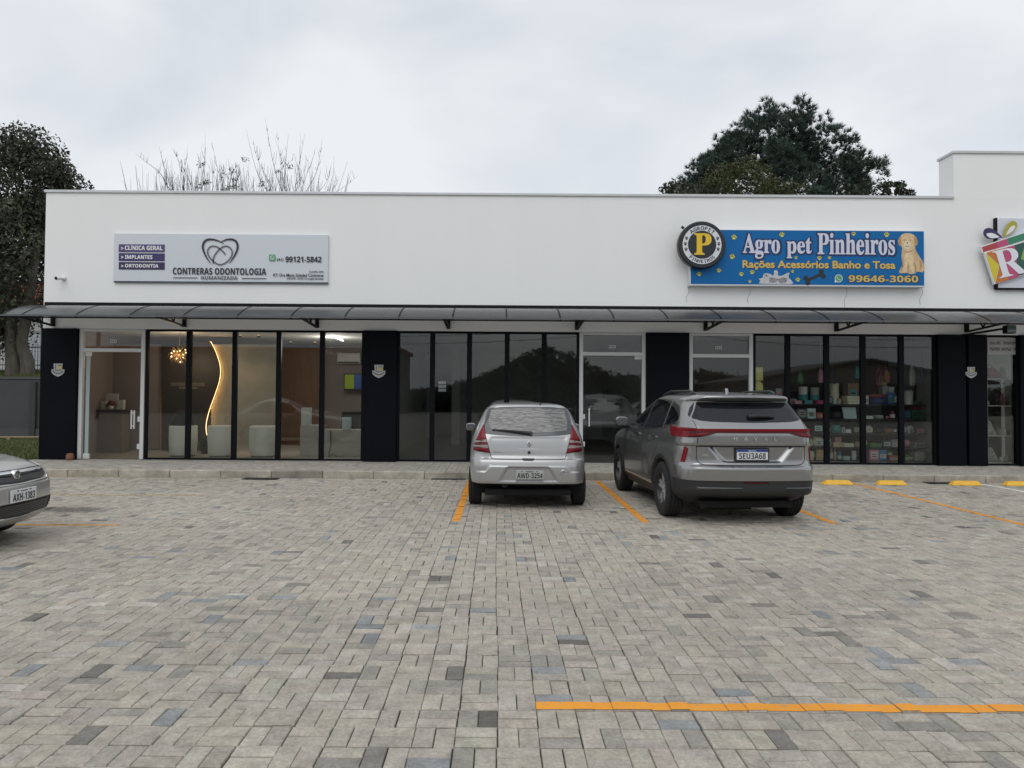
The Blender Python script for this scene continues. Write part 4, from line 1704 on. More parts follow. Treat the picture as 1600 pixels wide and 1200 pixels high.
def wheel(root, x, y, rad, width, rr, spokes, style):
    """wheel part with hub, tyre and rim"""
    sg = 1 if x > 0 else -1
    M = Matrix.Translation((x, y, rad))
    out = x + 0
    m = MB()
    m.lathe([(0, -.05), (.16, -.05), (.16, .02), (0, .02)], (x - sg * width * .2, y, rad), 'x', 24)
    h = m.build('wheel', mat('brake disc', (.10, .10, .10), .5, metal=.5), root, world=False)
    hw = width / 2
    pr = [(rr, -hw * .86), (rr + .012, -hw * .96), ((rr + rad) / 2, -hw), (rad - .035, -hw * .97), (rad - .010, -hw * .86), (rad, -hw * .70)]
    for g in (-.42, 0, .42):
        pr += [(rad + .0005, g * hw - .014), (rad - .008, g * hw - .007), (rad - .008, g * hw + .007), (rad + .0005, g * hw + .014)]
    pr += [(rad, hw * .70), (rad - .010, hw * .86), (rad - .035, hw * .97), ((rr + rad) / 2, hw), (rr + .012, hw * .96), (rr, hw * .86), (rr, -hw * .86)]
    m = MB()
    m.lathe(pr, (x, y, rad), 'x', 56)
    # tread blocks: cross cuts on the shoulders
    m.build('tyre', M_TYRE, h, world=False)
    xo = x + sg * hw * .80
    m = MB()
    m.lathe([(rr + .004, sg * hw * .90), (rr - .012, sg * hw * .92), (rr - .022, sg * hw * .80), (rr - .03, -sg * hw * .3), (.09, -sg * hw * .25), (.0, -sg * hw * .25)], (x, y, rad), 'x', 48)
    rim = m.build('rim', M_RIMD if style == 'two' else M_RIMS, h, world=False)
    m = MB()
    m.lathe([(0, sg * .012), (.035, sg * .012), (.055, 0), (.06, -sg * .04)], (xo - sg * .03, y, rad), 'x', 20)
    for k in range(spokes):
        an = 2 * math.pi * k / spokes + .3
        for tw in ((-.16, .16) if style == 'two' else (0,)):
            a1 = an + tw
            w0, w1 = (.020, .016) if style == 'two' else (.030, .038)
            p0 = (y + .045 * math.cos(an), rad + .045 * math.sin(an))
            p1 = (y + (rr - .012) * math.cos(a1), rad + (rr - .012) * math.sin(a1))
            dx, dz = p1[0] - p0[0], p1[1] - p0[1]
            l = math.hypot(dx, dz)
            nx, nz = -dz / l, dx / l
            q = [(p0[0] + nx * w0, p0[1] + nz * w0), (p1[0] + nx * w1, p1[1] + nz * w1), (p1[0] - nx * w1, p1[1] - nz * w1), (p0[0] - nx * w0, p0[1] - nz * w0)]
            xs = sorted((xo - sg * .055, xo - sg * .02))
            m.prism(q, xs[0], xs[1], 'x')
    m.build('spokes', M_RIMS, h, world=False)
    return h


def wells(root, wheels, rw):
    m = MB()
    for x, y, z in wheels:
        sg = 1 if x > 0 else -1
        n_, v, f = 28, [], []
        for k in range(n_ + 1):
            an = R(-16 + 212 * k / n_)
            for r_, dx in ((rw - .004, .02), (rw - .004, -.33), (.02, -.33)):
                v.append((x + sg * dx, y + r_ * math.cos(an), z + r_ * math.sin(an)))
        for k in range(n_):
            for j in range(2):
                f.append((k * 3 + j, k * 3 + j + 1, k * 3 + 4 + j, k * 3 + 3 + j))
        m = MB()
        m.add(v, f, True)
        m.build('wheel_housing', M_WELL, root, world=False)


def pod(m, c, rx, ry, rz, p=3.4, n=20, k=12):
    """rounded box shell for wing mirrors"""
    vv, ff = [], []
    e = 2 / p
    sg = lambda v: math.copysign(abs(v) ** e, v)
    for i in range(k + 1):
        ph = math.pi * i / k - math.pi / 2
        for j in range(n):
            th = 2 * math.pi * j / n
            vv.append((c[0] + rx * sg(math.cos(ph)) * sg(math.cos(th)), c[1] + ry * sg(math.cos(ph)) * sg(math.sin(th)), c[2] + rz * sg(math.sin(ph))))
    for i in range(k):
        for j in range(n):
            ff.append((i * n + j, i * n + (j + 1) % n, (i + 1) * n + (j + 1) % n, (i + 1) * n + j))
    m.add(vv, ff, True)


def frange(a, b, st):
    return list(np.arange(a, b, st))


def mirror_sym(p):
    return [(-a, b) for a, b in p][::-1]


# ------------------------------------------------------------------ silver hatchback, seen from behind
M_SILV = mat('silver car paint', (.41, .412, .41), .32, metal=.55, coat=.6)
root = thing('parked_hatchback', 'silver hatchback parked nose in to the kerb with orange lines either side', 'car', (.425, 11.0, .0), 0, 'parked cars', local=True)


def rd(x, z):
    ax = abs(x)
    d = 0.0
    # plate recess in the bumper
    ins = sstep(.0, .035, .33 + (.62 - z) * .62 - ax) * sstep(.405, .425, z) * sstep(.63, .60, z)
    d += .035 * ins
    # raised lower bumper below the curved step
    st = .635 - .09 * sstep(.56, .66, ax)
    d -= .016 * sstep(st + .010, st - .010, z) * sstep(.80, .76, ax)
    # flat of the tailgate under the window
    d += .012 * sstep(1.05, 1.02, z) * sstep(.73, .78, z) * sstep(.60, .54, ax)
    return d


zs = frange(.20, .74, .012) + frange(.74, 1.40, .016) + frange(1.40, 1.50, .009) + [1.50, 1.507, 1.513, 1.519, 1.524, 1.528, 1.532, 1.5345]
V, F = car_shell(
    W=[(.20, .79), (.30, .835), (.45, .862), (.65, .874), (.85, .868), (.95, .852), (1.05, .822), (1.15, .782), (1.25, .735), (1.35, .685), (1.42, .642), (1.47, .585), (1.50, .52), (1.519, .40), (1.53, .22), (1.5345, .06)],
    YR=[(.20, -.20), (.33, -.40), (.362, -.52), (.375, -.625), (.45, -.645), (.60, -.652), (.68, -.640), (.715, -.625), (.74, -.595), (.85, -.58), (1.0, -.555), (1.07, -.525), (1.3, -.40), (1.44, -.315), (1.475, -.30), (1.497, -.285), (1.51, -.22), (1.522, .15), (1.53, .6), (1.5345, .85)],
    YF=[(.20, 3.2), (.30, 3.34), (.50, 3.38), (.70, 3.33), (.80, 3.22), (.90, 2.85), (1.0, 2.35), (1.1, 2.12), (1.3, 1.72), (1.42, 1.5), (1.47, 1.38), (1.5, 1.28), (1.52, 1.15), (1.53, 1.0), (1.5345, .95)],
    rc=([(.2, .20), (.7, .20), (.8, .22), (1.0, .17), (1.4, .13), (1.54, .12)], [(.2, .30), (.7, .30), (.8, .36), (1.0, .30), (1.4, .22), (1.54, .15)]),
    fc=([(.2, .3), (1.0, .3), (1.54, .15)], [(.2, .4), (1.0, .35), (1.54, .2)]), zs=zs, bow=(.07, .12), taper=(.055, .10), disp=rd)
WH = [(-.775, 0, .30), (.775, 0, .30), (-.775, 2.588, .30), (.775, 2.588, .30)]
car = Car(root, V, F)
car.skin(WH, [
    ('bumper', M_SILV, lambda x, y, z: .362 < z < .712 and y < -.28),
    ('lower_valance', M_WELL, lambda x, y, z: z < .362 and y < -.1),
    ('underbody', M_WELL, lambda x, y, z: z < .205),
    ('body', M_SILV, None)], .345)
wells(root, WH, .345)
for x, y, z in WH:
    wheel(root, x, y, .30, .19, .19, 6, 'one')
rw = [(-.575, 1.455), (-.3, 1.474), (0, 1.480), (.3, 1.474), (.575, 1.455), (.618, 1.30), (.648, 1.12), (.640, 1.085), (.4, 1.060), (0, 1.050), (-.4, 1.060), (-.640, 1.085), (-.648, 1.12), (-.618, 1.30)]
g = car.patch('rear_window', rw, 'rear', mat('window rim black', (.075, .08, .085), .12, spec=.5), .004, n=(26, 44))
M_SHADE = bpy.data.materials.new('silver sunshade behind glass')
M_SHADE.use_nodes = True
nt = M_SHADE.node_tree
bs = nt.nodes['Principled BSDF']
gg = nt.nodes.new('ShaderNodeNewGeometry')
mpn = nt.nodes.new('ShaderNodeMapping')
mpn.inputs['Scale'].default_value = (1.0, 1.0, 8.0)
nt.links.new(gg.outputs['Position'], mpn.inputs['Vector'])
nn = nt.nodes.new('ShaderNodeTexNoise')
nn.inputs['Scale'].default_value = 9
nn.inputs['Detail'].default_value = 3
nn.inputs['Distortion'].default_value = .7
nt.links.new(mpn.outputs['Vector'], nn.inputs['Vector'])
rp = nt.nodes.new('ShaderNodeValToRGB')
rp.color_ramp.elements[0].position = .40
rp.color_ramp.elements[0].color = (.065, .065, .065, 1)
rp.color_ramp.elements[1].position = .60
rp.color_ramp.elements[1].color = (.21, .205, .195, 1)
nt.links.new(nn.outputs['Fac'], rp.inputs['Fac'])
nt.links.new(rp.outputs['Color'], bs.inputs['Base Color'])
bs.inputs['Roughness'].default_value = .45
bs.inputs['Coat Weight'].default_value = .6
car.patch('sunshade', [(-.535, 1.435), (0, 1.456), (.535, 1.435), (.575, 1.28), (.572, 1.165), (.545, 1.125), (0, 1.100), (-.49, 1.12), (-.56, 1.165), (-.575, 1.28)], 'rear', M_SHADE, .0065, n=(20, 36), inset=.001, parent=g)
# wiper
m = MB()
def onskin(x, z, off):
    q, nn_ = car.hit(x, z, 'rear')
    return q + nn_ * off
m.tube([onskin(.035, 1.085, .02), onskin(-.1, 1.10, .03), onskin(-.26, 1.115, .032), onskin(-.52, 1.135, .022)], [.026, .020, .013, .008], 8)
m.tube([onskin(.03, 1.085, .0), onskin(.035, 1.085, .035)], .03, 10)
m.build('rear_wiper', M_PLAST, root, world=False)
# lamps
for sg in (-1, 1):
    S = (lambda p: p) if sg < 0 else mirror_sym
    lp = [(-.637, 1.215), (-.655, 1.19), (-.705, 1.08), (-.755, .95), (-.785, .855), (-.775, .835), (-.66, .825), (-.545, .808), (-.552, .83), (-.575, .92), (-.60, 1.0), (-.618, 1.08), (-.630, 1.16)]
    l_ = car.patch('tail_light', S(lp), 'rear', M_REDD, .012, n=(26, 10), ridge=.012)
    car.patch('red_lens', S([(-.641, 1.200), (-.700, 1.08), (-.742, .985), (-.598, 1.005), (-.622, 1.08)]), 'rear', M_REDL, .024, n=(14, 8), inset=.006, parent=l_, ridge=.006)
    car.patch('clear_lens', S([(-.742, .980), (-.756, .950), (-.590, .958), (-.600, 1.000)]), 'rear', M_CLEARL, .024, n=(6, 8), inset=.006, parent=l_)
    car.patch('red_lens', S([(-.757, .947), (-.765, .925), (-.582, .930), (-.589, .955)]), 'rear', M_REDL, .025, n=(5, 8), inset=.006, parent=l_)
    car.patch('clear_lens', S([(-.766, .922), (-.773, .885), (-.572, .880), (-.581, .927)]), 'rear', M_CLEARL, .024, n=(6, 8), inset=.006, parent=l_)
    car.patch('red_lens', S([(-.774, .880), (-.777, .848), (-.66, .836), (-.557, .822), (-.571, .876)]), 'rear', M_REDL, .024, n=(6, 8), inset=.006, parent=l_)
# seams of the tailgate and bumper
m = MB()
car.seam('', smooth([(-.545, .805), (-.545, .78), (-.53, .745), (-.49, .728), (-.3, .722), (0, .720), (.3, .722), (.49, .728), (.53, .745), (.545, .78), (.545, .805)], 4), 'rear', None, .008, m=m)
for sg in (-1, 1):
    car.seam('', [(sg * .58, 1.470), (sg * .628, 1.30), (sg * .652, 1.13)], 'rear', None, .006, m=m)
    car.seam('', [(sg * .79, .83), (sg * .83, .80)], 'rear', None, .005, m=m)
m.build('tailgate_gap', M_SEAM, root, world=False)
car.patch('handle_recess', [(-.09, .735), (.09, .735), (.07, .708), (-.07, .708)], 'rear', M_PLAST, .008, n=(4, 8))
# emblem, name, lock
m = MB()
q, nn_ = car.hit(.012, .95, 'rear')
d0 = [(-.036, 0), (0, .055), (.036, 0), (0, -.055)]
d1 = [(-.014, 0), (0, .024), (.014, 0), (0, -.024)]
V_ = [(q.x + a, q.y - .022, q.z + b) for a, b in d0] + [(q.x + a, q.y - .030, q.z + b) for a, b in [(x * .62, y * .62) for x, y in d0]] + [(q.x + a, q.y - .010, q.z + b) for a, b in d1]
V_ += [(q.x + a * 1.05, q.y + .004, q.z + b * 1.05) for a, b in d0]
m.add(V_, [(i, (i + 1) % 4, 4 + (i + 1) % 4, 4 + i) for i in range(4)] + [(4 + i, 4 + (i + 1) % 4, 8 + (i + 1) % 4, 8 + i) for i in range(4)] + [(12 + i, 12 + (i + 1) % 4, (i + 1) % 4, i) for i in range(4)])
m.build('emblem', M_CHROME, root, world=False)
m = MB()
for i, ch in enumerate('SANDERO'):
    car.glyphs('', ch, -.128 + i * .042, -.104 + i * .042, .862, .880, 'rear', None, .006, .03, m=m)
m.build('lettering', M_CHROME, root, world=False)
m = MB()
q, nn_ = car.hit(.012, .823, 'rear')
m.lathe([(0, -.018), (.013, -.018), (.022, -.012), (.022, .01)], tuple(q), 'y', 20)
m.build('lock', M_PLAST, root, world=False)
m = MB()
car.seam('', [(-.505, .823), (-.39, .821)], 'rear', None, .012, .002, m=m)
m.build('badge_strip', mat('badge grey', (.30, .30, .30), .3, metal=.6), root, world=False)
# plate
q, nn_ = car.hit(.03, .51, 'rear')
py = q.y - .018
m = MB()
m.box(-.178, .222, py, py + .012, .447, .573)
pl = m.build('number_plate', M_PLATE, root, bevel=.004, world=False)
m = MB()
car.glyphs('', heavy('AWD-3254'), -.160, .205, .460, .535, 'rear', None, m=m, flat=py - .003, bold=.0)
m.build('lettering', M_BLACK, pl, world=False)
m = MB()
for x in (-.09, .125):
    m.disc(x, .557, .008, py - .003, 10)
m.box(-.03, .07, py - .003, py - .001, .549, .558)
m.build('plate_marks', M_BLACK, pl, world=False)
# round tow badge, exhaust
m = MB()
q, nn_ = car.hit(.50, .545, 'rear')
for k in range(18):
    pass
ring = [(q.x + .035 * math.cos(R(a)), q.y - .018, q.z + .035 * math.sin(R(a))) for a in range(-40, 225, 12)]
m.tube(ring, .008, 6)
m.build('bumper_sticker', M_CHROME, root, world=False)
m = MB()
m.lathe([(.052, 0), (.056, .0), (.056, .4), (.050, .4), (.050, .005)], (-.335, -.605, .375), 'y', 20)
m.lathe([(0, .03), (.050, .03)], (-.335, -.605, .375), 'y', 20)
m.build('exhaust_pipe', mat('sooty steel', (.035, .033, .030), .5, metal=.6), root, world=False)
m = MB()
m.box(-.62, .62, -.50, -.30, .20, .28)
m.box(-.70, .70, -.06, .06, .24, .34)
m.box(-.35, .35, -.45, 1.5, .16, .22)
m.build('rear_axle', M_WELL, root, world=False)
m = MB()
m.lathe([(0, .055), (.008, .05), (.010, 0)], (.185, -.27, 1.487), 'z', 8)
m.build('washer_nozzle', M_PLAST, root, world=False)
# high roof spoiler line and roof channel seams
m = MB()
for sg in (-1, 1):
    car.seam('', [(sg * .585, -.1), (sg * .565, 1.0)], 'top', None, .014, m=m)
m.build('roof_gutters', M_SEAM, root, world=False)
# side glass and mirrors
for sg, pr in ((-1, 'left'), (1, 'right')):
    car.patch('side_window', [(2.05, 1.02), (1.55, 1.38), (1.2, 1.42), (.95, 1.43), (.95, 1.03)], pr, M_TINT, .003, n=(14, 14))
    car.patch('side_window', [(.87, 1.03), (.87, 1.43), (.4, 1.42), (.12, 1.38), (.02, 1.10), (.05, 1.06)], pr, M_TINT, .003, n=(14, 14))
    m = MB()
    car.seam('', [(.91, 1.42), (.91, .35), (.36, .35)], pr, None, .007, m=m)
    car.seam('', [(2.1, 1.05), (2.08, .35), (.91, .35)], pr, None, .007, m=m)
    car.seam('', [(.02, 1.08), (.30, .72), (.40, .5)], pr, None, .007, m=m)
    m.build('door_gaps', M_SEAM, root, world=False)
    m = MB()
    pod(m, (sg * .925, 1.93, 1.085), .085, .06, .066)
    mi = m.build('wing_mirror', M_SILV, root, world=False)
    m = MB()
    m.tube([(sg * .80, 1.97, 1.045), (sg * .88, 1.95, 1.06)], [.035, .03], 8)
    m.build('mirror_stalk', M_PLAST, mi, world=False)
    m = MB()
    pod(m, (sg * .925, 1.868, 1.085), .074, .006, .056)
    m.build('mirror_glass', mat('mirror glass', (.10, .105, .11), .12), mi, world=False)
hatch_root = root

# ------------------------------------------------------------------ grey SUV
M_GREY = mat('grey metallic paint', (.31, .31, .305), .24, metal=.8, coat=.7)
HX, HY, HRZ = 3.165, 10.05, R(2.9)
root = thing('parked_suv', 'metallic grey SUV with a full width red light bar and alloy wheels', 'car', (HX, HY, 0), HRZ, 'parked cars', local=True)


def rd2(x, z):
    ax = abs(x)
    d = 0.0
    # recessed plate field with slanted sides
    lim = .40 + (z - .83) * .95
    d += .034 * sstep(lim + .05, lim - .05, ax) * sstep(.80, .83, z) * sstep(1.018, 1.00, z)
    return d


zs = frange(.24, .58, .014) + [.58, .585] + frange(.60, .74, .012) + frange(.74, .84, .007) + frange(.84, 1.0, .012) + frange(1.0, 1.05, .006) + frange(1.05, 1.58, .014) + frange(1.58, 1.68, .007) + [1.68, 1.687, 1.694, 1.70, 1.706, 1.711, 1.716, 1.719]
V, F = car_shell(
    W=[(.24, .84), (.36, .90), (.41, .930), (.5, .938), (.7, .944), (.9, .942), (1.05, .930), (1.15, .913), (1.22, .893), (1.27, .868), (1.35, .832), (1.45, .785), (1.55, .735), (1.61, .698), (1.65, .64), (1.68, .55), (1.70, .40), (1.715, .18), (1.719, .06)],
    YR=[(.24, -.50), (.35, -.74), (.395, -.90), (.42, -.935), (.46, -.948), (.58, -.957), (.585, -.962), (.72, -.968), (.748, -.962), (.772, -.918), (.80, -.895), (.9, -.888), (1.01, -.890), (1.022, -.925), (1.05, -.940), (1.15, -.938), (1.22, -.925), (1.26, -.895), (1.35, -.805), (1.5, -.665), (1.575, -.60), (1.60, -.66), (1.63, -.70), (1.648, -.70), (1.665, -.60), (1.69, -.2), (1.71, .4), (1.719, .85)],
    YF=[(.24, 3.4), (.4, 3.62), (.6, 3.68), (.8, 3.66), (.95, 3.5), (1.05, 3.1), (1.12, 2.6), (1.2, 2.25), (1.3, 2.0), (1.45, 1.65), (1.55, 1.42), (1.62, 1.22), (1.68, .95), (1.7, .9), (1.719, .88)],
    rc=([(.24, .26), (.58, .24), (.8, .26), (1.1, .24), (1.3, .16), (1.62, .14), (1.72, .1)], [(.24, .40), (.58, .36), (.8, .40), (1.1, .40), (1.3, .36), (1.62, .30), (1.72, .1)]),
    fc=([(.24, .35), (1.0, .35), (1.72, .15)], [(.24, .5), (1.0, .45), (1.72, .2)]), zs=zs, bow=(.09, .15), taper=(.075, .10), disp=rd2)
HW = .372
WH = [(-.81, 0, HW), (.81, 0, HW), (-.81, 2.738, HW), (.81, 2.738, HW)]
car = Car(root, V, F)
arch = lambda y, z, r: min((y - 0) ** 2 + (z - HW) ** 2, (y - 2.738) ** 2 + (z - HW) ** 2) < r * r
car.skin(WH, [
    ('underbody', M_WELL, lambda x, y, z: z < .245),
    ('lower_bumper', M_PLAST, lambda x, y, z: z < .5825 and y < -.44),
    ('sill_cladding', M_PLAST, lambda x, y, z: z < .385 and y < 3.2),
    ('front_bumper', M_PLAST, lambda x, y, z: z < .5 and y > 3.15),
    ('bumper', M_GREY, lambda x, y, z: z < .772 and y < -.52),
    ('body', M_GREY, None)], .425, sharp=30)
wells(root, WH, .425)
for x, y, z in WH:
    wheel(root, x * 1.02, y, HW, .225, .247, 5, 'two')
# wheel arch trims
for sg, pr in ((-1, 'left'), (1, 'right')):
    for yc in (0, 2.738):
        v, f = [], []
        n_ = 30
        for k in range(n_ + 1):
            an = R(-8 + 196 * k / n_)
            for j, rr_ in enumerate((.424, .445, .485, .497)):
                a, b = yc + rr_ * math.cos(an), HW + rr_ * math.sin(an)
                q, nn_ = car.hit(a, max(b, .25), pr)
                v.append(q + nn_ * (.012 if j in (1, 2) else .001) + Vector((0, 0, min(0, b - .25))))
        for k in range(n_):
            for j in range(3):
                q = (k * 4 + j, k * 4 + j + 1, k * 4 + 5 + j, k * 4 + 4 + j)
                f.append(q if sg < 0 else q[::-1])
        m = MB()
        m.add(v, f, True)
        m.build('wheel_arch_trim', M_PLAST, root, world=False)
# rear glass
rw = [(-.60, 1.572), (0, 1.590), (.60, 1.572), (.665, 1.45), (.715, 1.372), (.70, 1.350), (.56, 1.325), (.3, 1.315), (0, 1.313), (-.3, 1.315), (-.56, 1.325), (-.70, 1.350), (-.715, 1.372), (-.665, 1.45)]
car.patch('rear_window', rw, 'rear', M_TINT, .003, n=(24, 40))
m = MB()
onskin = lambda x, z, off: (lambda h: h[0] + h[1] * off)(car.hit(x, z, 'rear'))
m.tube([onskin(-.02, 1.375, .02), onskin(.10, 1.378, .03), onskin(.22, 1.374, .03), onskin(.33, 1.370, .018)], [.030, .030, .020, .008], 8)
m.build('rear_wiper', M_PLAST, root, world=False)
for sg in (-1, 1):
    S = (lambda p: p) if sg < 0 else mirror_sym
    pr = 'left' if sg < 0 else 'right'
    car.patch('pillar_trim', S([(-.625, 1.565), (-.685, 1.50), (-.735, 1.40), (-.728, 1.378), (-.675, 1.46)]), 'rear', M_TINT, .004, n=(14, 5))
# light bar and lamps
M_BAR = mat('red light bar', (.14, .0015, .004), .3, spec=.12)
bar = car.patch('light_bar', [(-.70, 1.232), (.70, 1.232), (.70, 1.182), (-.70, 1.182)], 'rear', M_REDD, .014, n=(6, 60))
car.patch('red_strip', [(-.70, 1.228), (.70, 1.228), (.70, 1.200), (-.70, 1.200)], 'rear', M_BAR, .018, n=(4, 60), inset=.004, parent=bar)
for sg in (-1, 1):
    S = (lambda p: p) if sg < 0 else mirror_sym
    pr = 'left' if sg < 0 else 'right'
    l_ = car.patch('tail_light', S([(-.70, 1.234), (-.42, 1.19), (-.48, 1.178), (-.56, 1.155), (-.66, 1.132), (-.80, 1.120), (-.82, 1.16), (-.835, 1.236)]), 'rear', M_REDD, .016, n=(16, 24))
    car.patch('red_lens', S([(-.52, 1.184), (-.60, 1.158), (-.70, 1.142), (-.80, 1.137), (-.80, 1.160), (-.68, 1.176)]), 'rear', M_REDL, .020, n=(8, 20), inset=.004, parent=l_)
    car.patch('red_lens', S([(-.70, 1.228), (-.70, 1.200), (-.83, 1.198), (-.835, 1.230)]), 'rear', M_BAR, .020, n=(5, 12), inset=.004, parent=l_)
    car.patch('side_lens', [(-.80, 1.235), (-.40, 1.243), (-.235, 1.250), (-.30, 1.195), (-.37, 1.140), (-.42, 1.122), (-.80, 1.122)], pr, M_REDL, .017, n=(14, 24), parent=l_)
    car.patch('reflector', S([(-.785, .985), (-.82, 1.005), (-.855, .80), (-.82, .80)]), 'rear', M_REDL, .007, n=(12, 5))
# tailgate seams
m = MB()
car.seam('', smooth([(-.70, 1.115), (-.70, .90), (-.69, .83), (-.64, .787), (-.5, .776), (0, .774), (.5, .776), (.64, .787), (.69, .83), (.70, .90), (.70, 1.115)], 4), 'rear', None, .009, m=m)
for sg in (-1, 1):
    car.seam('', [(sg * .70, 1.237), (sg * .715, 1.34)], 'rear', None, .007, m=m)
m.build('tailgate_gap', M_SEAM, root, world=False)
car.patch('tailgate_lip_painted_shade', [(-.695, 1.020), (.695, 1.020), (.695, 1.006), (-.695, 1.006)], 'rear', M_SEAM, .003, n=(3, 60))  # dark strip painted in for the shade under the tailgate lip
m = MB()
for i, ch in enumerate('HAVAL'):
    x = -.262 + i * .129
    car.glyphs('', heavy(ch), x, x + .046, 1.093, 1.137, 'rear', None, .010, .01, m=m)
m.build('lettering', mat('bright letters', (.85, .85, .86), .18, metal=.9), root, world=False)
m = MB()
car.glyphs('', heavy('H6'), -.63, -.56, .885, .915, 'rear', None, .006, .0, m=m)
m.build('model_badge', M_CHROME, root, world=False)
q, nn_ = car.hit(0, .905, 'rear')
py = q.y - .03
m = MB()
m.box(-.222, .222, py + .004, py + .03, .822, .992)
pl = m.build('number_plate', M_PLAST, root, bevel=.008, world=False)
m = MB()
m.box(-.20, .20, py, py + .0035, .845, .975)
m.build('plate_face', M_PLATEW, pl, world=False)
m = MB()
m.box(-.199, .199, py - .002, py - .0005, .945, .974)
m.build('blue_band', M_PBLUE, pl, world=False)
m = MB()
car.glyphs('', heavy('SEU3A68'), -.172, .172, .855, .932, 'rear', None, m=m, flat=py - .003, bold=.0)
m.build('lettering', M_BLACK, pl, world=False)
m = MB()
car.glyphs('', heavy('BRASIL'), -.05, .05, .952, .967, 'rear', None, m=m, flat=py - .004, bold=.0)
m.build('band_lettering', M_PRINTW, pl, world=False)
# lower bumper bits
car.patch('exhaust_trim', [(-.72, .505), (-.15, .500), (-.15, .482), (-.72, .470)], 'rear', mat('satin trim', (.10, .10, .10), .3, metal=.7), .010, n=(4, 30))
car.patch('exhaust_trim', [(.40, .500), (.78, .505), (.78, .470), (.40, .482)], 'rear', mat('satin trim', (.10, .10, .10), .3, metal=.7), .010, n=(4, 20))
car.patch('rear_fog_light', [(-.14, .572), (.18, .572), (.18, .552), (-.14, .552)], 'rear', M_REDD, .006, n=(3, 16))
m = MB()
m.box(-.60, .60, -.72, -.30, .22, .30)
m.box(-.75, .75, -.08, .08, .28, .42)
m.box(-.50, .10, -.60, .6, .18, .27)
m.box(-.80, .80, .4, 2.4, .235, .30)
m.build('rear_axle', M_WELL, root, world=False)
# roof rails and fin
for sg in (-1, 1):
    m = MB()
    P_ = []
    for k in range(13):
        y = -.30 + 1.75 * k / 12
        q, nn_ = car.hit(sg * (.55 + .02 * math.sin(math.pi * k / 12)), y, 'top')
        P_.append(q + Vector((0, 0, .005 + .038 * min(1, 4 * math.sin(math.pi * k / 12)))))
    m.tube(P_, .016, 8)
    m.build('roof_rail', mat('dark rail', (.05, .05, .05), .3, metal=.6), root, world=False)
m = MB()
q, nn_ = car.hit(-.02, -.05, 'top')
m.prism([(q.y - .02, q.z - .01), (q.y + .16, q.z - .01), (q.y + .10, q.z + .02), (q.y + .03, q.z + .062), (q.y + .0, q.z + .062)], -.04, 0, 'x')
m.build('shark_fin', M_GREY, root, bevel=.008, world=False)
# side glass, doors, handles, mirrors
for sg, pr in ((-1, 'left'), (1, 'right')):
    car.patch('side_window', [(2.32, 1.155), (1.95, 1.38), (1.60, 1.545), (1.30, 1.585), (1.06, 1.60), (1.06, 1.175)], pr, M_TINT, .003, n=(16, 20))
    car.patch('side_window', [(.97, 1.178), (.97, 1.60), (.55, 1.600), (.20, 1.585), (.10, 1.24), (.12, 1.205)], pr, M_TINT, .003, n=(16, 16))
    car.patch('side_window', [(.13, 1.580), (-.20, 1.52), (-.36, 1.42), (-.41, 1.355), (-.38, 1.31), (.05, 1.232)], pr, M_TINT, .003, n=(14, 12))
    car.patch('door_pillar', [(.985, 1.178), (.985, 1.598), (1.045, 1.598), (1.045, 1.175)], pr, M_PLAST, .004, n=(10, 4))
    m = MB()
    car.seam('', [(1.015, 1.16), (1.02, .42)], pr, None, .008, m=m)
    car.seam('', smooth([(2.28, 1.14), (2.22, .9), (2.18, .44)], 4), pr, None, .008, m=m)
    car.seam('', smooth([(.09, 1.20), (.16, 1.02), (.30, .86), (.46, .70), (.52, .44)], 4), pr, None, .008, m=m)
    car.seam('', [(.52, .44), (2.18, .44)], pr, None, .008, m=m)
    m.build('door_gaps', M_SEAM, root, world=False)
    m = MB()
    car.seam('', [(2.36, 1.145), (1.0, 1.165), (.08, 1.20), (-.40, 1.30)], pr, None, .014, .006, m=m)
    m.build('window_trim', M_CHROME, root, world=False)
    for y in (1.20, .28):
        car.patch('door_handle', [(y - .02, 1.085), (y + .20, 1.080), (y + .20, 1.055), (y - .02, 1.060)], pr, M_CHROME, .022, n=(4, 8), inset=.004)
    m = MB()
    pod(m, (sg * 1.01, 2.12, 1.235), .105, .07, .072)
    mi = m.build('wing_mirror', M_GREY, root, world=False)
    m = MB()
    m.tube([(sg * .88, 2.15, 1.15), (sg * .98, 2.13, 1.16)], [.05, .04], 8)
    pod(m, (sg * 1.01, 2.11, 1.175), .10, .068, .04)
    m.build('mirror_base', M_PLAST, mi, world=False)
    m = MB()
    pod(m, (sg * 1.01, 2.048, 1.225), .092, .006, .07)
    m.build('mirror_glass', mat('mirror glass', (.10, .105, .11), .12), mi, world=False)

# ------------------------------------------------------------------ beige silver sedan at the left edge
M_BEIG = mat('champagne paint', (.47, .455, .43), .30, metal=.5, coat=.7)
root = thing('parked_sedan', 'champagne silver sedan nosing in from the left edge of the lot', 'car', (-5.06 - 3.33, 7.72, 0), R(-90), 'parked cars', local=True)


def fd(x, z):
    ax = abs(x)
    d = .03 * sstep(.64, .60, ax) * sstep(.310, .330, z) * sstep(.475, .455, z)
    d += .015 * sstep(.60, .56, ax - (.8 - z) * .2) * sstep(.655, .67, z) * sstep(.80, .79, z)
    return d


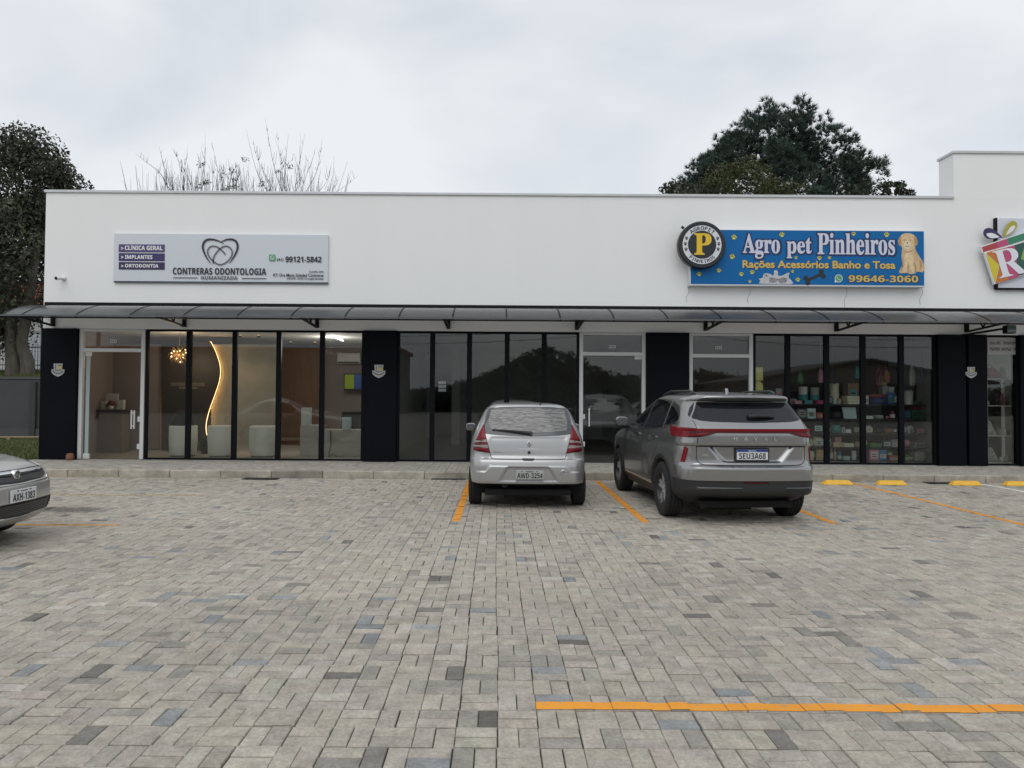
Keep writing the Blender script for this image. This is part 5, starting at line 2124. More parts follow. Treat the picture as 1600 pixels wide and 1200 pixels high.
zs = frange(.20, .86, .012) + frange(.86, 1.38, .018) + frange(1.38, 1.49, .009) + [1.49, 1.496, 1.501, 1.505, 1.508, 1.511]
V, F = car_shell(
    W=[(.20, .77), (.30, .815), (.45, .840), (.65, .850), (.85, .845), (.95, .825), (1.05, .785), (1.15, .742), (1.25, .70), (1.35, .655), (1.42, .61), (1.46, .55), (1.49, .42), (1.505, .22), (1.511, .06)],
    YR=[(.20, -.75), (.30, -.88), (.45, -.95), (.6, -.96), (.8, -.93), (.93, -.88), (.98, -.70), (1.02, -.42), (1.1, -.28), (1.3, .05), (1.42, .30), (1.46, .42), (1.49, .6), (1.511, .9)],
    YF=[(.20, 3.12), (.26, 3.24), (.36, 3.32), (.5, 3.335), (.62, 3.325), (.68, 3.30), (.74, 3.265), (.80, 3.21), (.83, 3.15), (.87, 3.02), (.91, 2.82), (.955, 2.52), (1.0, 2.18), (1.035, 2.0), (1.1, 1.84), (1.3, 1.45), (1.42, 1.18), (1.46, 1.05), (1.49, .98), (1.511, .95)],
    rc=([(.2, .25), (1.0, .22), (1.5, .12)], [(.2, .35), (1.0, .3), (1.5, .2)]),
    fc=([(.2, .34), (.6, .34), (.85, .40), (1.05, .16), (1.5, .12)], [(.2, .42), (.6, .42), (.85, .5), (1.05, .2), (1.5, .15)]), zs=zs, bow=(.06, .11), taper=(.06, .085), fdisp=fd, nr=60, nf=90)
WH = [(-.755, 0, .292), (.755, 0, .292), (-.755, 2.51, .292), (.755, 2.51, .292)]
car = Car(root, V, F)
car.skin(WH, [
    ('underbody', M_WELL, lambda x, y, z: z < .205),
    ('bumper', M_BEIG, lambda x, y, z: z < .655 and y > 2.86),
    ('body', M_BEIG, None)], .335)
wells(root, WH, .335)
for x, y, z in WH:
    wheel(root, x, y, .292, .185, .185, 7, 'one')
M_GRIL = mat('black grille', (.010, .010, .011), .4)
gr = car.patch('grille', [(-.58, .805), (0, .800), (.58, .805), (.545, .71), (.45, .678), (0, .668), (-.45, .678), (-.545, .71)], 'front', M_GRIL, .004, n=(12, 50))
m = MB()
for k in range(-26, 27):
    x = k * .021
    z0, z1 = .684 + max(0, abs(x) - .38) * .25, .742
    m.add([], [])
    car.seam('', [(x, z0), (x + .022, z1)], 'front', None, .006, .012, .02, m=m)
m.build('grille_bars', mat('grille mesh', (.13, .13, .135), .35, metal=.3), gr, world=False)
car.patch('chrome_bar', [(-.57, .792), (0, .782), (.57, .792), (.575, .765), (0, .748), (-.575, .765)], 'front', M_CHROME, .018, n=(5, 50), parent=gr)
car.patch('grille_band', [(-.545, .763), (-.1, .749), (.1, .749), (.545, .763), (.54, .752), (0, .738), (-.54, .752)], 'front', M_GRIL, .019, n=(4, 50), parent=gr)
q, nn_ = car.hit(0, .752, 'front')
m = MB()
m.lathe([(.030, .030), (.048, .030), (.055, .024), (.055, -.02)], tuple(q), 'y', 32)
em = m.build('emblem', M_CHROME, root, world=False)
m = MB()
m.lathe([(0, .026), (.042, .026)], tuple(q), 'y', 28)
m.build('emblem_field', mat('badge grey blue', (.20, .20, .23), .3, metal=.4), em, world=False)
m = MB()
m.text('FIAT', -.028, .028, q.z - .016, q.z + .016, q.y + .034, .03, face=1)
m.build('lettering', M_CHROME, em, world=False)
for sg in (-1, 1):
    S = (lambda p: p) if sg < 0 else mirror_sym
    l_ = car.patch('headlight', S([(-.60, .815), (-.585, .725), (-.60, .698), (-.66, .690), (-.74, .71), (-.79, .765), (-.80, .81), (-.74, .835)]), 'front', mat('headlight glass', (.55, .56, .57), .12, coat=.5), .008, n=(14, 14), ridge=.006)
    car.patch('fog_light_recess', S([(-.62, .47), (-.60, .39), (-.66, .37), (-.72, .42), (-.71, .47)]), 'front', M_PLAST, .006, n=(8, 8))
car.patch('lower_grille', [(-.60, .468), (0, .470), (.60, .468), (.58, .325), (0, .312), (-.58, .325)], 'front', M_GRIL, .003, n=(10, 44))
m = MB()
for k in range(7):
    car.seam('', [(-.565, .335 + k * .020), (.565, .335 + k * .020)], 'front', None, .006, .010, .05, m=m)
m.build('lower_grille_bars', mat('grille mesh', (.13, .13, .135), .35, metal=.3), root, world=False)
m = MB()
car.seam('', smooth([(-.72, .70), (-.62, .668), (-.3, .658), (0, .655), (.3, .658), (.62, .668), (.72, .70)], 4), 'front', None, .007, m=m)
car.seam('', [(-.66, 2.05), (-.70, 2.6), (-.62, 3.0)], 'top', None, .006, m=m)
car.seam('', [(.66, 2.05), (.70, 2.6), (.62, 3.0)], 'top', None, .006, m=m)
m.build('bonnet_gap', M_SEAM, root, world=False)
q, nn_ = car.hit(0, .545, 'front')
py = q.y + .014
m = MB()
m.box(-.205, .205, py - .012, py, .478, .612)
pl = m.build('number_plate', M_PLATEW, root, bevel=.004, world=False)
m = MB()
car.glyphs('', heavy('AXH-1383'), -.178, .178, .492, .570, 'front', None, m=m, flat=py + .003)
m.build('lettering', M_BLACK, pl, world=False)
m = MB()
for x in (-.10, .10):
    m.box(x - .012, x + .012, py + .0015, py + .003, .590, .603)
m.box(-.055, .055, py + .0015, py + .003, .588, .596)
m.build('plate_marks', M_BLACK, pl, world=False)
car.patch('windscreen', [(-.60, 1.06), (0, 1.03), (.60, 1.06), (.545, 1.38), (0, 1.405), (-.545, 1.38)], 'front', M_TINT, .003, n=(16, 30))
car.patch('rear_window', [(-.58, 1.07), (.58, 1.07), (.52, 1.38), (-.52, 1.38)], 'rear', M_TINT, .003, n=(12, 24))
for sg, pr in ((-1, 'left'), (1, 'right')):
    S = (lambda p: p) if sg < 0 else mirror_sym
    car.patch('tail_light', S([(-.78, .90), (-.55, .92), (-.55, .74), (-.78, .72)]), 'rear', M_REDL, .008, n=(8, 8))
    car.patch('side_window', [(1.72, 1.03), (1.30, 1.35), (1.05, 1.385), (.86, 1.39), (.86, 1.03)], pr, M_TINT, .003, n=(12, 12))
    car.patch('side_window', [(.78, 1.03), (.78, 1.39), (.48, 1.37), (.30, 1.30), (.02, 1.06), (.05, 1.03)], pr, M_TINT, .003, n=(12, 12))
    m = MB()
    car.seam('', [(.82, 1.38), (.82, .34)], pr, None, .007, m=m)
    car.seam('', [(1.78, 1.03), (1.80, .34), (.40, .34)], pr, None, .007, m=m)
    m.build('door_gaps', M_SEAM, root, world=False)
    m = MB()
    pod(m, (sg * .91, 1.62, 1.06), .085, .06, .062)
    m.tube([(sg * .80, 1.66, 1.02), (sg * .9, 1.64, 1.04)], .03, 8)
    m.build('wing_mirror', M_BEIG, root, world=False)
sedan_root = root


def copy_tree(o, parent=None):
    c = o.copy()
    COL.objects.link(c)
    if parent is not None:
        c.parent = parent
    for ch in list(o.children):
        copy_tree(ch, c)
    return c


# cars parked across the lot behind the photographer, seen only as reflections in the shop windows
for x, y, rz, lab in ((-11.4, -2.2, -90, 'sedan parked behind the photographer, reflected in the clinic glass'), (8.6, -5.4, 90, 'sedan behind the photographer, reflected in the door of the empty shop')):
    c = copy_tree(sedan_root)
    c.location = (x, y, 0)
    c.rotation_euler = (0, 0, R(rz))
    c['label'] = lab
# ------------------------------------------------------------------ inside the dental clinic
M_LED = mat('warm led', (1, .7, .4), .5, emit=(1.0, .56, .24), estr=3.6)
M_BULB = mat('warm bulb', (1, .8, .5), .5, emit=(1.0, .62, .26), estr=9.0)
M_COOL = mat('cool tube', (1, 1, 1), .5, emit=(.95, .97, 1.0), estr=5.0)
M_DARKW = mat('dark olive wall', (.026, .019, .013), .55, var=.08, vscale=2)
M_MARB = mat('pale marble', (.36, .365, .335), .30, var=.10, vscale=1.6)
M_UPH = mat('white upholstery', (.76, .75, .70), .8, bump=.15, bscale=120)
M_WOOD = mat('warm wood', (.16, .085, .045), .5, var=.18, vscale=6, stretch=(1, 1, .15))


def accent(name, poly_uv, Y, th, mt, parent=bld):
    m = MB()
    pts = [(lambda p: (p.x, p.z))(at(u, v, Y)) for u, v in poly_uv]
    m.prism(pts, Y, Y + th)
    return m.build(name, mt, parent)


zf = SZ + .004
# rosy side panel, wall behind with the curved edge, marble wall
accent('clinic_panel', [(150, 538), (253, 538), (250, 702), (150, 702)], 18.9, .12, mat('rosy panel', (.30, .25, .245), .6, var=.04, vscale=1.5))
accent('skirting', [(150, 703), (440, 704), (440, 716), (150, 715)], 18.88, .14, mat('pale skirting', (.48, .47, .45), .5))
S_ = smooth([(329, 534), (337, 550), (343.5, 572), (343, 592), (336, 615), (327, 640), (322, 660), (322, 676), (326, 690), (329, 703)], 5)
wv = accent('curved_wall', [(252, 538)] + [(u, v) for u, v in S_] + [(252, 703)], 18.75, .10, M_DARKW)
m = MB()
m.tube([tuple(at(u + .6, v, 18.74)) for u, v in S_[:-8]], .008, 6)
m.build('led_strip', M_LED, wv)
m = MB()
m.tube([tuple(at(u - 1.0, v, 18.91)) for u, v in S_[:-8]], .012, 6)
m.build('led_strip', mat('hidden glow led', (1, .6, .3), .5, emit=(1.0, .50, .17), estr=16.0), wv)  # second strip, out of sight behind the edge, added for glow on the marble
m = MB()
m.tube([tuple(at(253.5, v, 18.93)) for v in (541, 600, 660, 700)], .008, 6)
m.build('led_strip', mat('warm led dim', (1, .6, .3), .5, emit=(1.0, .42, .16), estr=1.5), wv)
p, q = at(267, 603, 18.74), at(320, 598, 18.74)
m = MB()
m.text(heavy('CONTRERAS ODONTOLOGIA'), p.x, q.x, p.z, q.z, 18.735)
p, q = at(280, 607.5, 18.74), at(308, 604.5, 18.74)
m.text(heavy('HUMANIZADA'), p.x, q.x, p.z, q.z, 18.735, .01)
m.build('wall_lettering', mat('dull brass', (.26, .22, .16), .4, metal=.3), wv)
accent('marble_wall', [(330, 538), (436, 538), (436, 704), (330, 704)], 18.98, .10, M_MARB)
accent('wood_screen', [(432, 545), (502, 545), (502, 712), (432, 712)], 21.4, .10, M_WOOD)
accent('upper_panel', [(432, 530), (568, 530), (568, 600), (432, 600)], 22.3, .10, mat('grey panel', (.22, .20, .19), .6))
accent('service_wall', [(500, 545), (568, 545), (568, 715), (500, 715)], 21.9, .10, mat('taupe wall', (.24, .20, .185), .7))

for i, (u, lab, pile) in enumerate(((286, 'white tub chair behind the first window mullion, with a black bundle on it', 1), (346, 'white tub chair standing below the glowing curved wall edge', 0), (411, 'white tub chair in front of the pale marble wall', 0))):
    p = at(u, 700, 17.35)
    t = thing('tub_chair', lab, 'chair', (p.x, 17.35, zf), group='white tub chairs in the clinic')
    m = MB()
    m.lathe([(.285, .04), (.30, .06), (.318, .40), (.318, .70), (.308, .735), (.29, .74), (.25, .735), (.24, .70), (.24, .42), (0, .42)], (p.x, 17.35, zf), 'z', 36)
    m.build('shell', M_UPH, t)
    m = MB()
    m.lathe([(.0, 0), (.27, 0), (.27, .04), (0, .04)], (p.x, 17.35, zf), 'z', 28, smooth=False)
    m.build('plinth', mat('chair plinth', (.22, .21, .19), .6), t)
    m = MB()
    m.lathe([(.0, .43), (.225, .43), (.235, .46), (.22, .50), (0, .51)], (p.x, 17.35, zf), 'z', 28)
    m.build('seat', M_UPH, t)
p = at(286, 668, 17.35)
m = MB()
vv = [(0, .0), (.26, .0), (.275, .08), (.255, .20), (.20, .31), (.12, .385), (.05, .41), (0, .415)]
m.lathe([(r * (1), h) for r, h in vv], (0, 0, 0), 'z', 28)
o = m.build('black_bundle', mat('black cloth', (.008, .008, .011), .9, bump=.4, bscale=12))
o.location = (p.x - .01, 17.35, zf + .68)
tag(o, 'rounded black cloth bundle piled on the first white tub chair', 'cloth')
# plant by the wall foot
p = at(321, 699, 18.2)
t = thing('potted_plant', 'small dark potted plant on the clinic floor beside the first tub chair', 'plant', (p.x, 18.2, zf))
m = MB()
m.lathe([(0, 0), (.09, 0), (.12, .16), (.10, .16), (0, .14)], (p.x, 18.2, zf), 'z', 14)
m.build('pot', M_BLACK, t)
n = 90
an, el, ln = rng.random(n) * 6.28, .3 + rng.random(n) * 1.1, .18 + rng.random(n) * .22
bs_ = np.array([p.x, 18.2, zf + .15])
dv = np.stack([np.cos(an) * np.cos(el), np.sin(an) * np.cos(el), np.sin(el)], -1)
sd_ = np.stack([-np.sin(an), np.cos(an), np.zeros(n)], -1) * .025
tip = bs_ + dv * ln[:, None]
quads_mesh('leaves', np.stack([bs_ + dv * .03, bs_ + dv * (ln * .6)[:, None] - sd_, tip, bs_ + dv * (ln * .6)[:, None] + sd_], 1), 4,
           np.array([.045, .07, .025])[None] * rng.normal(1, .2, (n, 1)), mat('house plant', (.05, .07, .03), .6, tint=True), t)

# chandelier
p = at(280, 553, 18.0)
t = thing('chandelier', 'brass starburst chandelier with warm bulbs hanging in the clinic', 'lamp', (p.x, p.y, p.z))
m, mb_ = MB(), MB()
for k in range(44):
    zz = 1 - 2 * (k + .5) / 44
    an = k * 2.39996
    d = Vector((math.sqrt(1 - zz * zz) * math.cos(an), math.sqrt(1 - zz * zz) * math.sin(an), zz))
    l = random.uniform(.20, .31)
    m.tube([p + d * .03, p + d * l], .005, 4)
    if k % 4 == 0:
        mb_.sphere(tuple(p + d * (l * random.uniform(.35, .95))), .012, n=8, m=6)
m.tube([p, (p.x, p.y, ZH + .05)], .012, 6)
m.sphere(tuple(p), .05, n=10, m=8)
ldd = bpy.data.lights.new('chandelier_glow', 'POINT')
ldd.energy = 27
ldd.color = (1, .74, .50)
ldd.shadow_soft_size = .25
lo = bpy.data.objects.new('chandelier_glow', ldd)
COL.objects.link(lo)
lo.parent = t
lo.location = (0, -.1, -.12)
m.build('spokes', mat('brass', (.30, .19, .075), .3, metal=.9), t)
mb_.build('bulbs', M_BULB, t)
# ceiling lights
for i, (u, v, lab) in enumerate(((374, 540, 'small warm ceiling spot over the marble wall'), (404, 541, 'small warm ceiling spot near the second clinic mullion from the plaque'), (492, 548, 'small warm ceiling spot over the brown screen'), (454, 547, 'small cool ceiling spot above the brown wood screen'))):
    p = at(u, v, 18.6 if i < 2 else 20.8)
    t = thing('ceiling_spot', lab, 'lamp', (p.x, p.y, ZH + .055), group='clinic ceiling spots')
    m = MB()
    m.lathe([(.05, -.0), (.05, -.05), (.038, -.05), (.038, -.01)], (p.x, p.y, ZH + .055), 'z', 16)
    m.build('housing', M_BLACK, t)
    m = MB()
    m.lathe([(0, -.03), (.037, -.03)], (p.x, p.y, ZH + .055), 'z', 16)
    m.build('bulb', M_BULB if i < 3 else M_COOL, t)
    ldd = bpy.data.lights.new('spot_glow', 'SPOT')
    ldd.energy = 16 if i < 3 else 6
    ldd.color = (1, .60, .30) if i < 3 else (1, 1, 1)
    ldd.spot_size = R(75)
    ldd.spot_blend = .8
    ldd.shadow_soft_size = .04
    lo = bpy.data.objects.new('spot_glow', ldd)
    COL.objects.link(lo)
    lo.parent = t
    lo.location = (0, 0, -.07)
p, q = at(520.5, 525.5, 18.3), at(536, 532.5, 20.2)
m = MB()
m.tube([p, q], .016, 6)
o = m.build('tube_light', M_COOL)
tag(o, 'slim white tube light on the clinic ceiling near the right column', 'lamp')
ldd = bpy.data.lights.new('tube_glow', 'POINT')
ldd.energy = 46
ldd.color = (1, .95, .88)
ldd.shadow_soft_size = .3
lo = bpy.data.objects.new('tube_glow', ldd)
COL.objects.link(lo)
lo.parent = o
lo.location = (p + q) / 2 + Vector((-.1, -.3, -.2))
# reception desk, screens
p, q = at(469, 665, 17.6), at(565, 672, 17.6)
xm = at(500, 665, 17.6).x
zt1, zt2 = at(485, 665, 17.6).z, at(535, 672, 17.6).z
t = thing('reception_desk', 'pale stone reception desk with a lower right half in the clinic', 'desk', (xm, 17.6, zf))
m = MB()
m.box(p.x, xm, 17.60, 18.25, zf, zt1)
m.build('tall_counter', mat('desk stone', (.40, .37, .335), .45, var=.09, vscale=2.0, stretch=(.4, .4, 3)), t, bevel=.006)
m = MB()
m.box(xm + .003, q.x, 17.62, 18.30, zf, zt2)
m.build('low_counter', mat('desk stone', (.40, .37, .335), .45), t, bevel=.006)
for u0, u1, v0, v1, lab, nm, mt in ((472, 487, 637, 665, 'white box standing on the tall half of the reception desk', 'white_box', mat('box white', (.56, .57, .53), .5)),
                                    (535.5, 549, 652, 672, 'pale blue lit screen back on the low half of the reception desk', 'screen', mat('screen pale', (.45, .55, .58), .4))):
    a, b = at(u0, v1, 17.85), at(u1, v0, 17.85)
    m = MB()
    zb_ = zt1 if u0 < 500 else zt2
    m.box(a.x, b.x, 17.75, 17.88, zb_ + .002, b.z)
    o = m.build(nm, mt, bevel=.006)
    tag(o, lab, 'box' if u0 < 500 else 'screen')
c0 = at(552, 662, 18.0)
t = thing('office_chair', 'dark office chair behind the low half of the reception desk', 'chair', (c0.x - .15, 18.6, zf))
m = MB()
m.box(c0.x - .42, c0.x + .10, 18.55, 18.63, zf + .55, zf + 1.08)
m.build('backrest', M_BLACK, t, bevel=.05)
m = MB()
m.box(c0.x - .42, c0.x + .10, 18.64, 19.05, zf + .42, zf + .50)
m.build('seat', M_BLACK, t, bevel=.03)
m = MB()
m.tube([(c0.x - .16, 18.8, zf + .03), (c0.x - .16, 18.8, zf + .42)], .03, 8)
for k in range(5):
    an = k * 1.2566
    m.tube([(c0.x - .16, 18.8, zf + .06), (c0.x - .16 + .28 * math.cos(an), 18.8 + .28 * math.sin(an), zf + .03)], .02, 6)
m.build('base', M_STEEL, t)
# loose cable on the floor in front of the desk
p = at(515, 672, 17.55)
pts = [tuple(at(516, 672, 17.58)), tuple(at(516.5, 690, 17.57)), tuple(at(514, 709, 17.55)), tuple(at(516, 717, 17.4)), tuple(at(524, 718, 17.25)), tuple(at(526, 713.5, 17.45)), tuple(at(519, 710, 17.5)), tuple(at(513, 715, 17.4)), tuple(at(505, 719, 17.2))]
m = MB()
m.tube(smooth(pts, 5), .008, 5)
o = m.build('floor_cable', M_BLACK)
tag(o, 'thin black cable looped on the floor before the reception desk', 'cable')
# television
a, b = at(537, 610, 21.6), at(570, 584, 21.6)
t = thing('television', 'wall television with a green and blue picture inside the clinic', 'television', (a.x, 21.6, a.z))
m = MB()
m.box(a.x, b.x + .25, 21.6, 21.68, a.z, b.z)
m.build('casing', M_BLACK, t, bevel=.008)
xm_ = at(553, 600, 21.6).x
m = MB()
m.box(a.x + .03, xm_, 21.592, 21.598, a.z + .05, b.z - .03)
m.build('screen_green', mat('screen green', (.05, .1, .01), .3, emit=(.16, .19, .008), estr=.5), t)
m = MB()
m.box(xm_ + .001, b.x + .22, 21.592, 21.598, a.z + .05, b.z - .03)
m.build('screen_blue', mat('screen blue', (.01, .02, .1), .3, emit=(.010, .040, .15), estr=.4), t)
p = at(545, 560, 21.7)
t = thing('air_conditioner', 'white split air conditioner on the clinic wall above the television', 'air conditioner', (p.x, 21.7, p.z))
m = MB()
m.box(p.x - .35, p.x + .35, 21.66, 21.88, p.z - .16, p.z + .16)
m.build('casing', mat('ac white', (.50, .49, .47), .5), t, bevel=.03)
m = MB()
m.box(p.x - .32, p.x + .32, 21.655, 21.659, p.z - .14, p.z - .10)
m.build('outlet', M_BLACK, t)
# side counter by the door
a, b = at(145, 640, 18.2), at(199, 640, 18.2)
t = thing('side_counter', 'brown side counter seen through the clinic door', 'counter', (a.x, 18.2, zf))
m = MB()
m.box(a.x, b.x, 18.15, 18.65, a.z - .05, a.z)
m.build('counter_top', mat('dark top', (.05, .045, .04), .4), t, bevel=.004)
m = MB()
m.box(a.x, at(190, 640, 18.2).x, 18.22, 18.62, zf, a.z - .052)
m.build('cabinet', mat('brown cabinet', (.17, .13, .105), .6, var=.08, vscale=4), t)
for i, (u0, u1, v0, kind, mt, nm, lab, cat) in enumerate((
        (166, 185, 615, 'frame', mat('frame white', (.5, .49, .48), .5), 'picture_frame', 'white standing frame behind the red flowers on the clinic counter', 'frame'),
        (183, 193, 625, 'box', mat('box white', (.56, .57, .53), .5), 'small_box', 'small white box on the clinic counter at its end', 'box'),
        (157, 165, 627, 'box', mat('box white', (.56, .57, .53), .5), 'paper_holder', 'small white holder on the clinic counter, left of the red flowers', 'holder'))):
    p, q = at(u0, 640, 18.4 - .05 * i), at(u1, v0, 18.4 - .05 * i)
    m = MB()
    m.box(p.x, q.x, p.y, p.y + (.03 if kind == 'frame' else .1), a.z + .002, q.z)
    o = m.build(nm, mt, bevel=.004)
    tag(o, lab, cat)
p = at(173, 630, 18.25)
t = thing('flower_pot', 'pot of dark red flowers on the clinic side counter', 'flowers', (p.x, 18.25, a.z))
m = MB()
m.lathe([(0, 0), (.05, 0), (.07, .09), (0, .09)], (p.x, 18.25, a.z + .002), 'z', 12)
m.build('pot', mat('box white', (.56, .57, .53), .5), t)
m = MB()
for k in range(14):
    m.sphere((p.x + random.uniform(-.08, .08), 18.25 + random.uniform(-.05, .05), a.z + random.uniform(.08, .2)), random.uniform(.03, .045), n=7, m=5)
m.build('petals', mat('flower red', (.14, .012, .015), .7), t)

# a dim blob of things in the empty shop: a small wall sensor
p = at(638, 617, 25.7)
m = MB()
m.box(p.x - .08, p.x + .08, 25.72, 25.798, p.z - .12, p.z + .12)
m.box(p.x - .14, p.x + .16, 25.75, 25.798, p.z + .03, p.z + .09)
o = m.build('fuse_box', mat('fuse box', (.5, .5, .48), .5), bevel=.006)
tag(o, 'small pale fuse box on the back wall of the empty shop', 'box')

# a person standing deep inside the empty shop
def person_at(x, y, z0, label):
    t = thing('person', label, 'person', (x, y, z0), local=True)
    J, E, Rr = [], [], []

    def add(p, r, par=None):
        J.append(p)
        Rr.append(r)
        if par is not None:
            E.append((par, len(J) - 1))
        return len(J) - 1
    pel = add((0, 0, .93), (.125, .095))
    sp = add((0, .01, 1.12), (.122, .090), pel)
    ch = add((0, .0, 1.32), (.145, .098), sp)
    nk = add((0, .0, 1.46), (.055, .055), ch)
    hb = add((0, -.015, 1.545), (.068, .078), nk)
    hd = add((0, -.02, 1.64), (.074, .090), hb)
    add((0, -.01, 1.70), (.050, .060), hd)
    for s in (-1, 1):
        hp = add((s * .085, 0, .86), (.088, .088), pel)
        kn = add((s * .115, -.015, .49), (.058, .062), hp)
        an = add((s * .125, .015, .10), (.040, .045), kn)
        add((s * .145, -.15, .045), (.040, .032), an)
        sh = add((s * .185, 0, 1.395), (.055, .055), ch)
        el = add((s * .235, .03, 1.12), (.043, .043), sh)
        wr = add((s * .205, -.12, .96), (.030, .030), el)
        pm = add((s * .195, -.18, .925), (.036, .022), wr)
        for k, (dx, L) in enumerate(((-.028, .06), (-.010, .075), (.009, .07), (.026, .055))):
            f1 = add((s * (.195 + dx), -.18 - L * .6, .905), (.009, .009), pm)
            add((s * (.195 + dx), -.18 - L, .885), (.008, .008), f1)
        th = add((s * .155, -.19, .935), (.010, .010), pm)
        add((s * .148, -.225, .93), (.008, .008), th)
    me = bpy.data.meshes.new('body')
    me.from_pydata(J, E, [])
    o = bpy.data.objects.new('body', me)
    COL.objects.link(o)
    o.modifiers.new('skin', 'SKIN')
    for i, sv in enumerate(me.skin_vertices[0].data):
        sv.radius = Rr[i]
        sv.use_root = i == 0
    o.modifiers.new('sub', 'SUBSURF').levels = 2
    dg = bpy.context.evaluated_depsgraph_get()
    m2 = bpy.data.meshes.new_from_object(o.evaluated_get(dg))
    bpy.data.objects.remove(o)
    m2.polygons.foreach_set('use_smooth', [True] * len(m2.polygons))
    m2.update()
    m2.materials.clear()
    body = link('body', m2, mat('skin tone', (.38, .22, .15), .6), t)
    V_ = [v.co.copy() for v in m2.vertices]
    N_ = [v.normal.copy() for v in m2.vertices]
    P_ = [(tuple(q.vertices), q.center.copy()) for q in m2.polygons]

    def wear(nm, fn, off, mt):
        fs = [f for f, c_ in P_ if fn(c_)]
        us = sorted({i for f in fs for i in f})
        mp_ = {i: k for k, i in enumerate(us)}
        mb = MB()
        mb.add([V_[i] + N_[i] * off for i in us], [tuple(mp_[i] for i in f) for f in fs], True)
        return mb.build(nm, mt, t, world=False)
    wear('jacket', lambda c_: (c_.z > .90 and c_.z < 1.47 and abs(c_.x) < .19) or (abs(c_.x) >= .15 and c_.z > .985 and c_.z < 1.47), .016, mat('charcoal jacket', (.07, .07, .075), .9, bump=.3, bscale=20))
    wear('trousers', lambda c_: c_.z > .09 and c_.z < .96 and abs(c_.x) < .20 and c_.y > -.115, .012, mat('grey trousers', (.22, .22, .225), .9))
    wear('shoes', lambda c_: c_.z < .10, .010, M_BLACK)
    wear('hair', lambda c_: c_.z > 1.60 and (c_.y > -.045 or c_.z > 1.70), .012, mat('dark hair', (.012, .009, .007), .8))
    mb = MB()
    for s in (-1, 1):
        mb.sphere((s * .030, -.105, 1.635), .011, n=8, m=6)
    mb.build('eyes', M_BLACK, t, world=False)
    mb = MB()
    mb.add([(0, -.13, 1.60), (-.014, -.105, 1.595), (.014, -.105, 1.595), (0, -.108, 1.635)], [(0, 2, 3), (0, 3, 1), (0, 1, 2)])
    mb.build('nose', mat('skin tone', (.38, .22, .15), .6), t, world=False)
    mb = MB()
    mb.box(-.022, .022, -.104, -.098, 1.565, 1.573)
    mb.build('mouth', mat('lips', (.25, .09, .08), .6), t, world=False)
    return t


pp = at(648, 686, 24.6)
person_at(pp.x, 24.6, zf, 'person in a dark jacket and grey trousers standing deep in the empty shop')

# ------------------------------------------------------------------ pet shop shelves and goods
SHY = 17.35
VS = [719.5, 698.5, 677, 654.5, 631.5]
x0, x1 = at(1190, 650, SHY).x, at(1447, 650, SHY).x
t = thing('display_shelf', 'long dark five tier display shelf full of goods behind the pet shop windows', 'shelf', (x0, SHY, zf))
M_SHELF = mat('dark shelf', (.035, .036, .036), .6)
for v in VS:
    z = at(1320, v, SHY).z
    m = MB()
    m.box(x0, x1, SHY - .02, SHY + .42, z - .035, z)
    m.build('shelf_board', M_SHELF, t)
for k in range(6):
    x = x0 + (x1 - x0) * k / 5
    m = MB()
    m.box(x - .015, x + .015, SHY + .425, SHY + .455, zf, at(1320, 590, SHY).z)
    m.build('upright', M_SHELF, t)
m = MB()
m.box(x0, x1, SHY + .46, SHY + .475, zf, at(1320, 612, SHY).z)
m.build('back_panel', mat('dark shelf back', (.02, .021, .022), .8), t)
ZS = [at(1320, v, SHY).z for v in VS]
PC = {'cream': (.46, .42, .32), 'white': (.55, .57, .56), 'teal': (.03, .16, .17), 'pink': (.36, .17, .21), 'red': (.20, .03, .035), 'navy': (.02, .03, .09), 'tan': (.34, .25, .14),
      'black': (.012, .012, .013), 'grey': (.22, .22, .215), 'green': (.06, .14, .05), 'blue': (.06, .16, .32), 'orange': (.30, .11, .05), 'yellow': (.38, .32, .11), 'brown': (.13, .075, .04),
      'pale blue': (.32, .43, .48), 'dark green': (.03, .08, .05), 'magenta': (.24, .03, .10), 'silver': (.35, .36, .36)}
ROWN = ['bottom shelf', 'second shelf up', 'third shelf up', 'fourth shelf up', 'top shelf']


for k_, v_ in PC.items():
    mat('goods ' + k_, tuple(min(.75, q_ * 1.75) for q_ in v_), .5, var=.10, vscale=22)
LABC = ['white', 'cream', 'pale blue', 'teal', 'grey', 'tan', 'silver', 'pink']


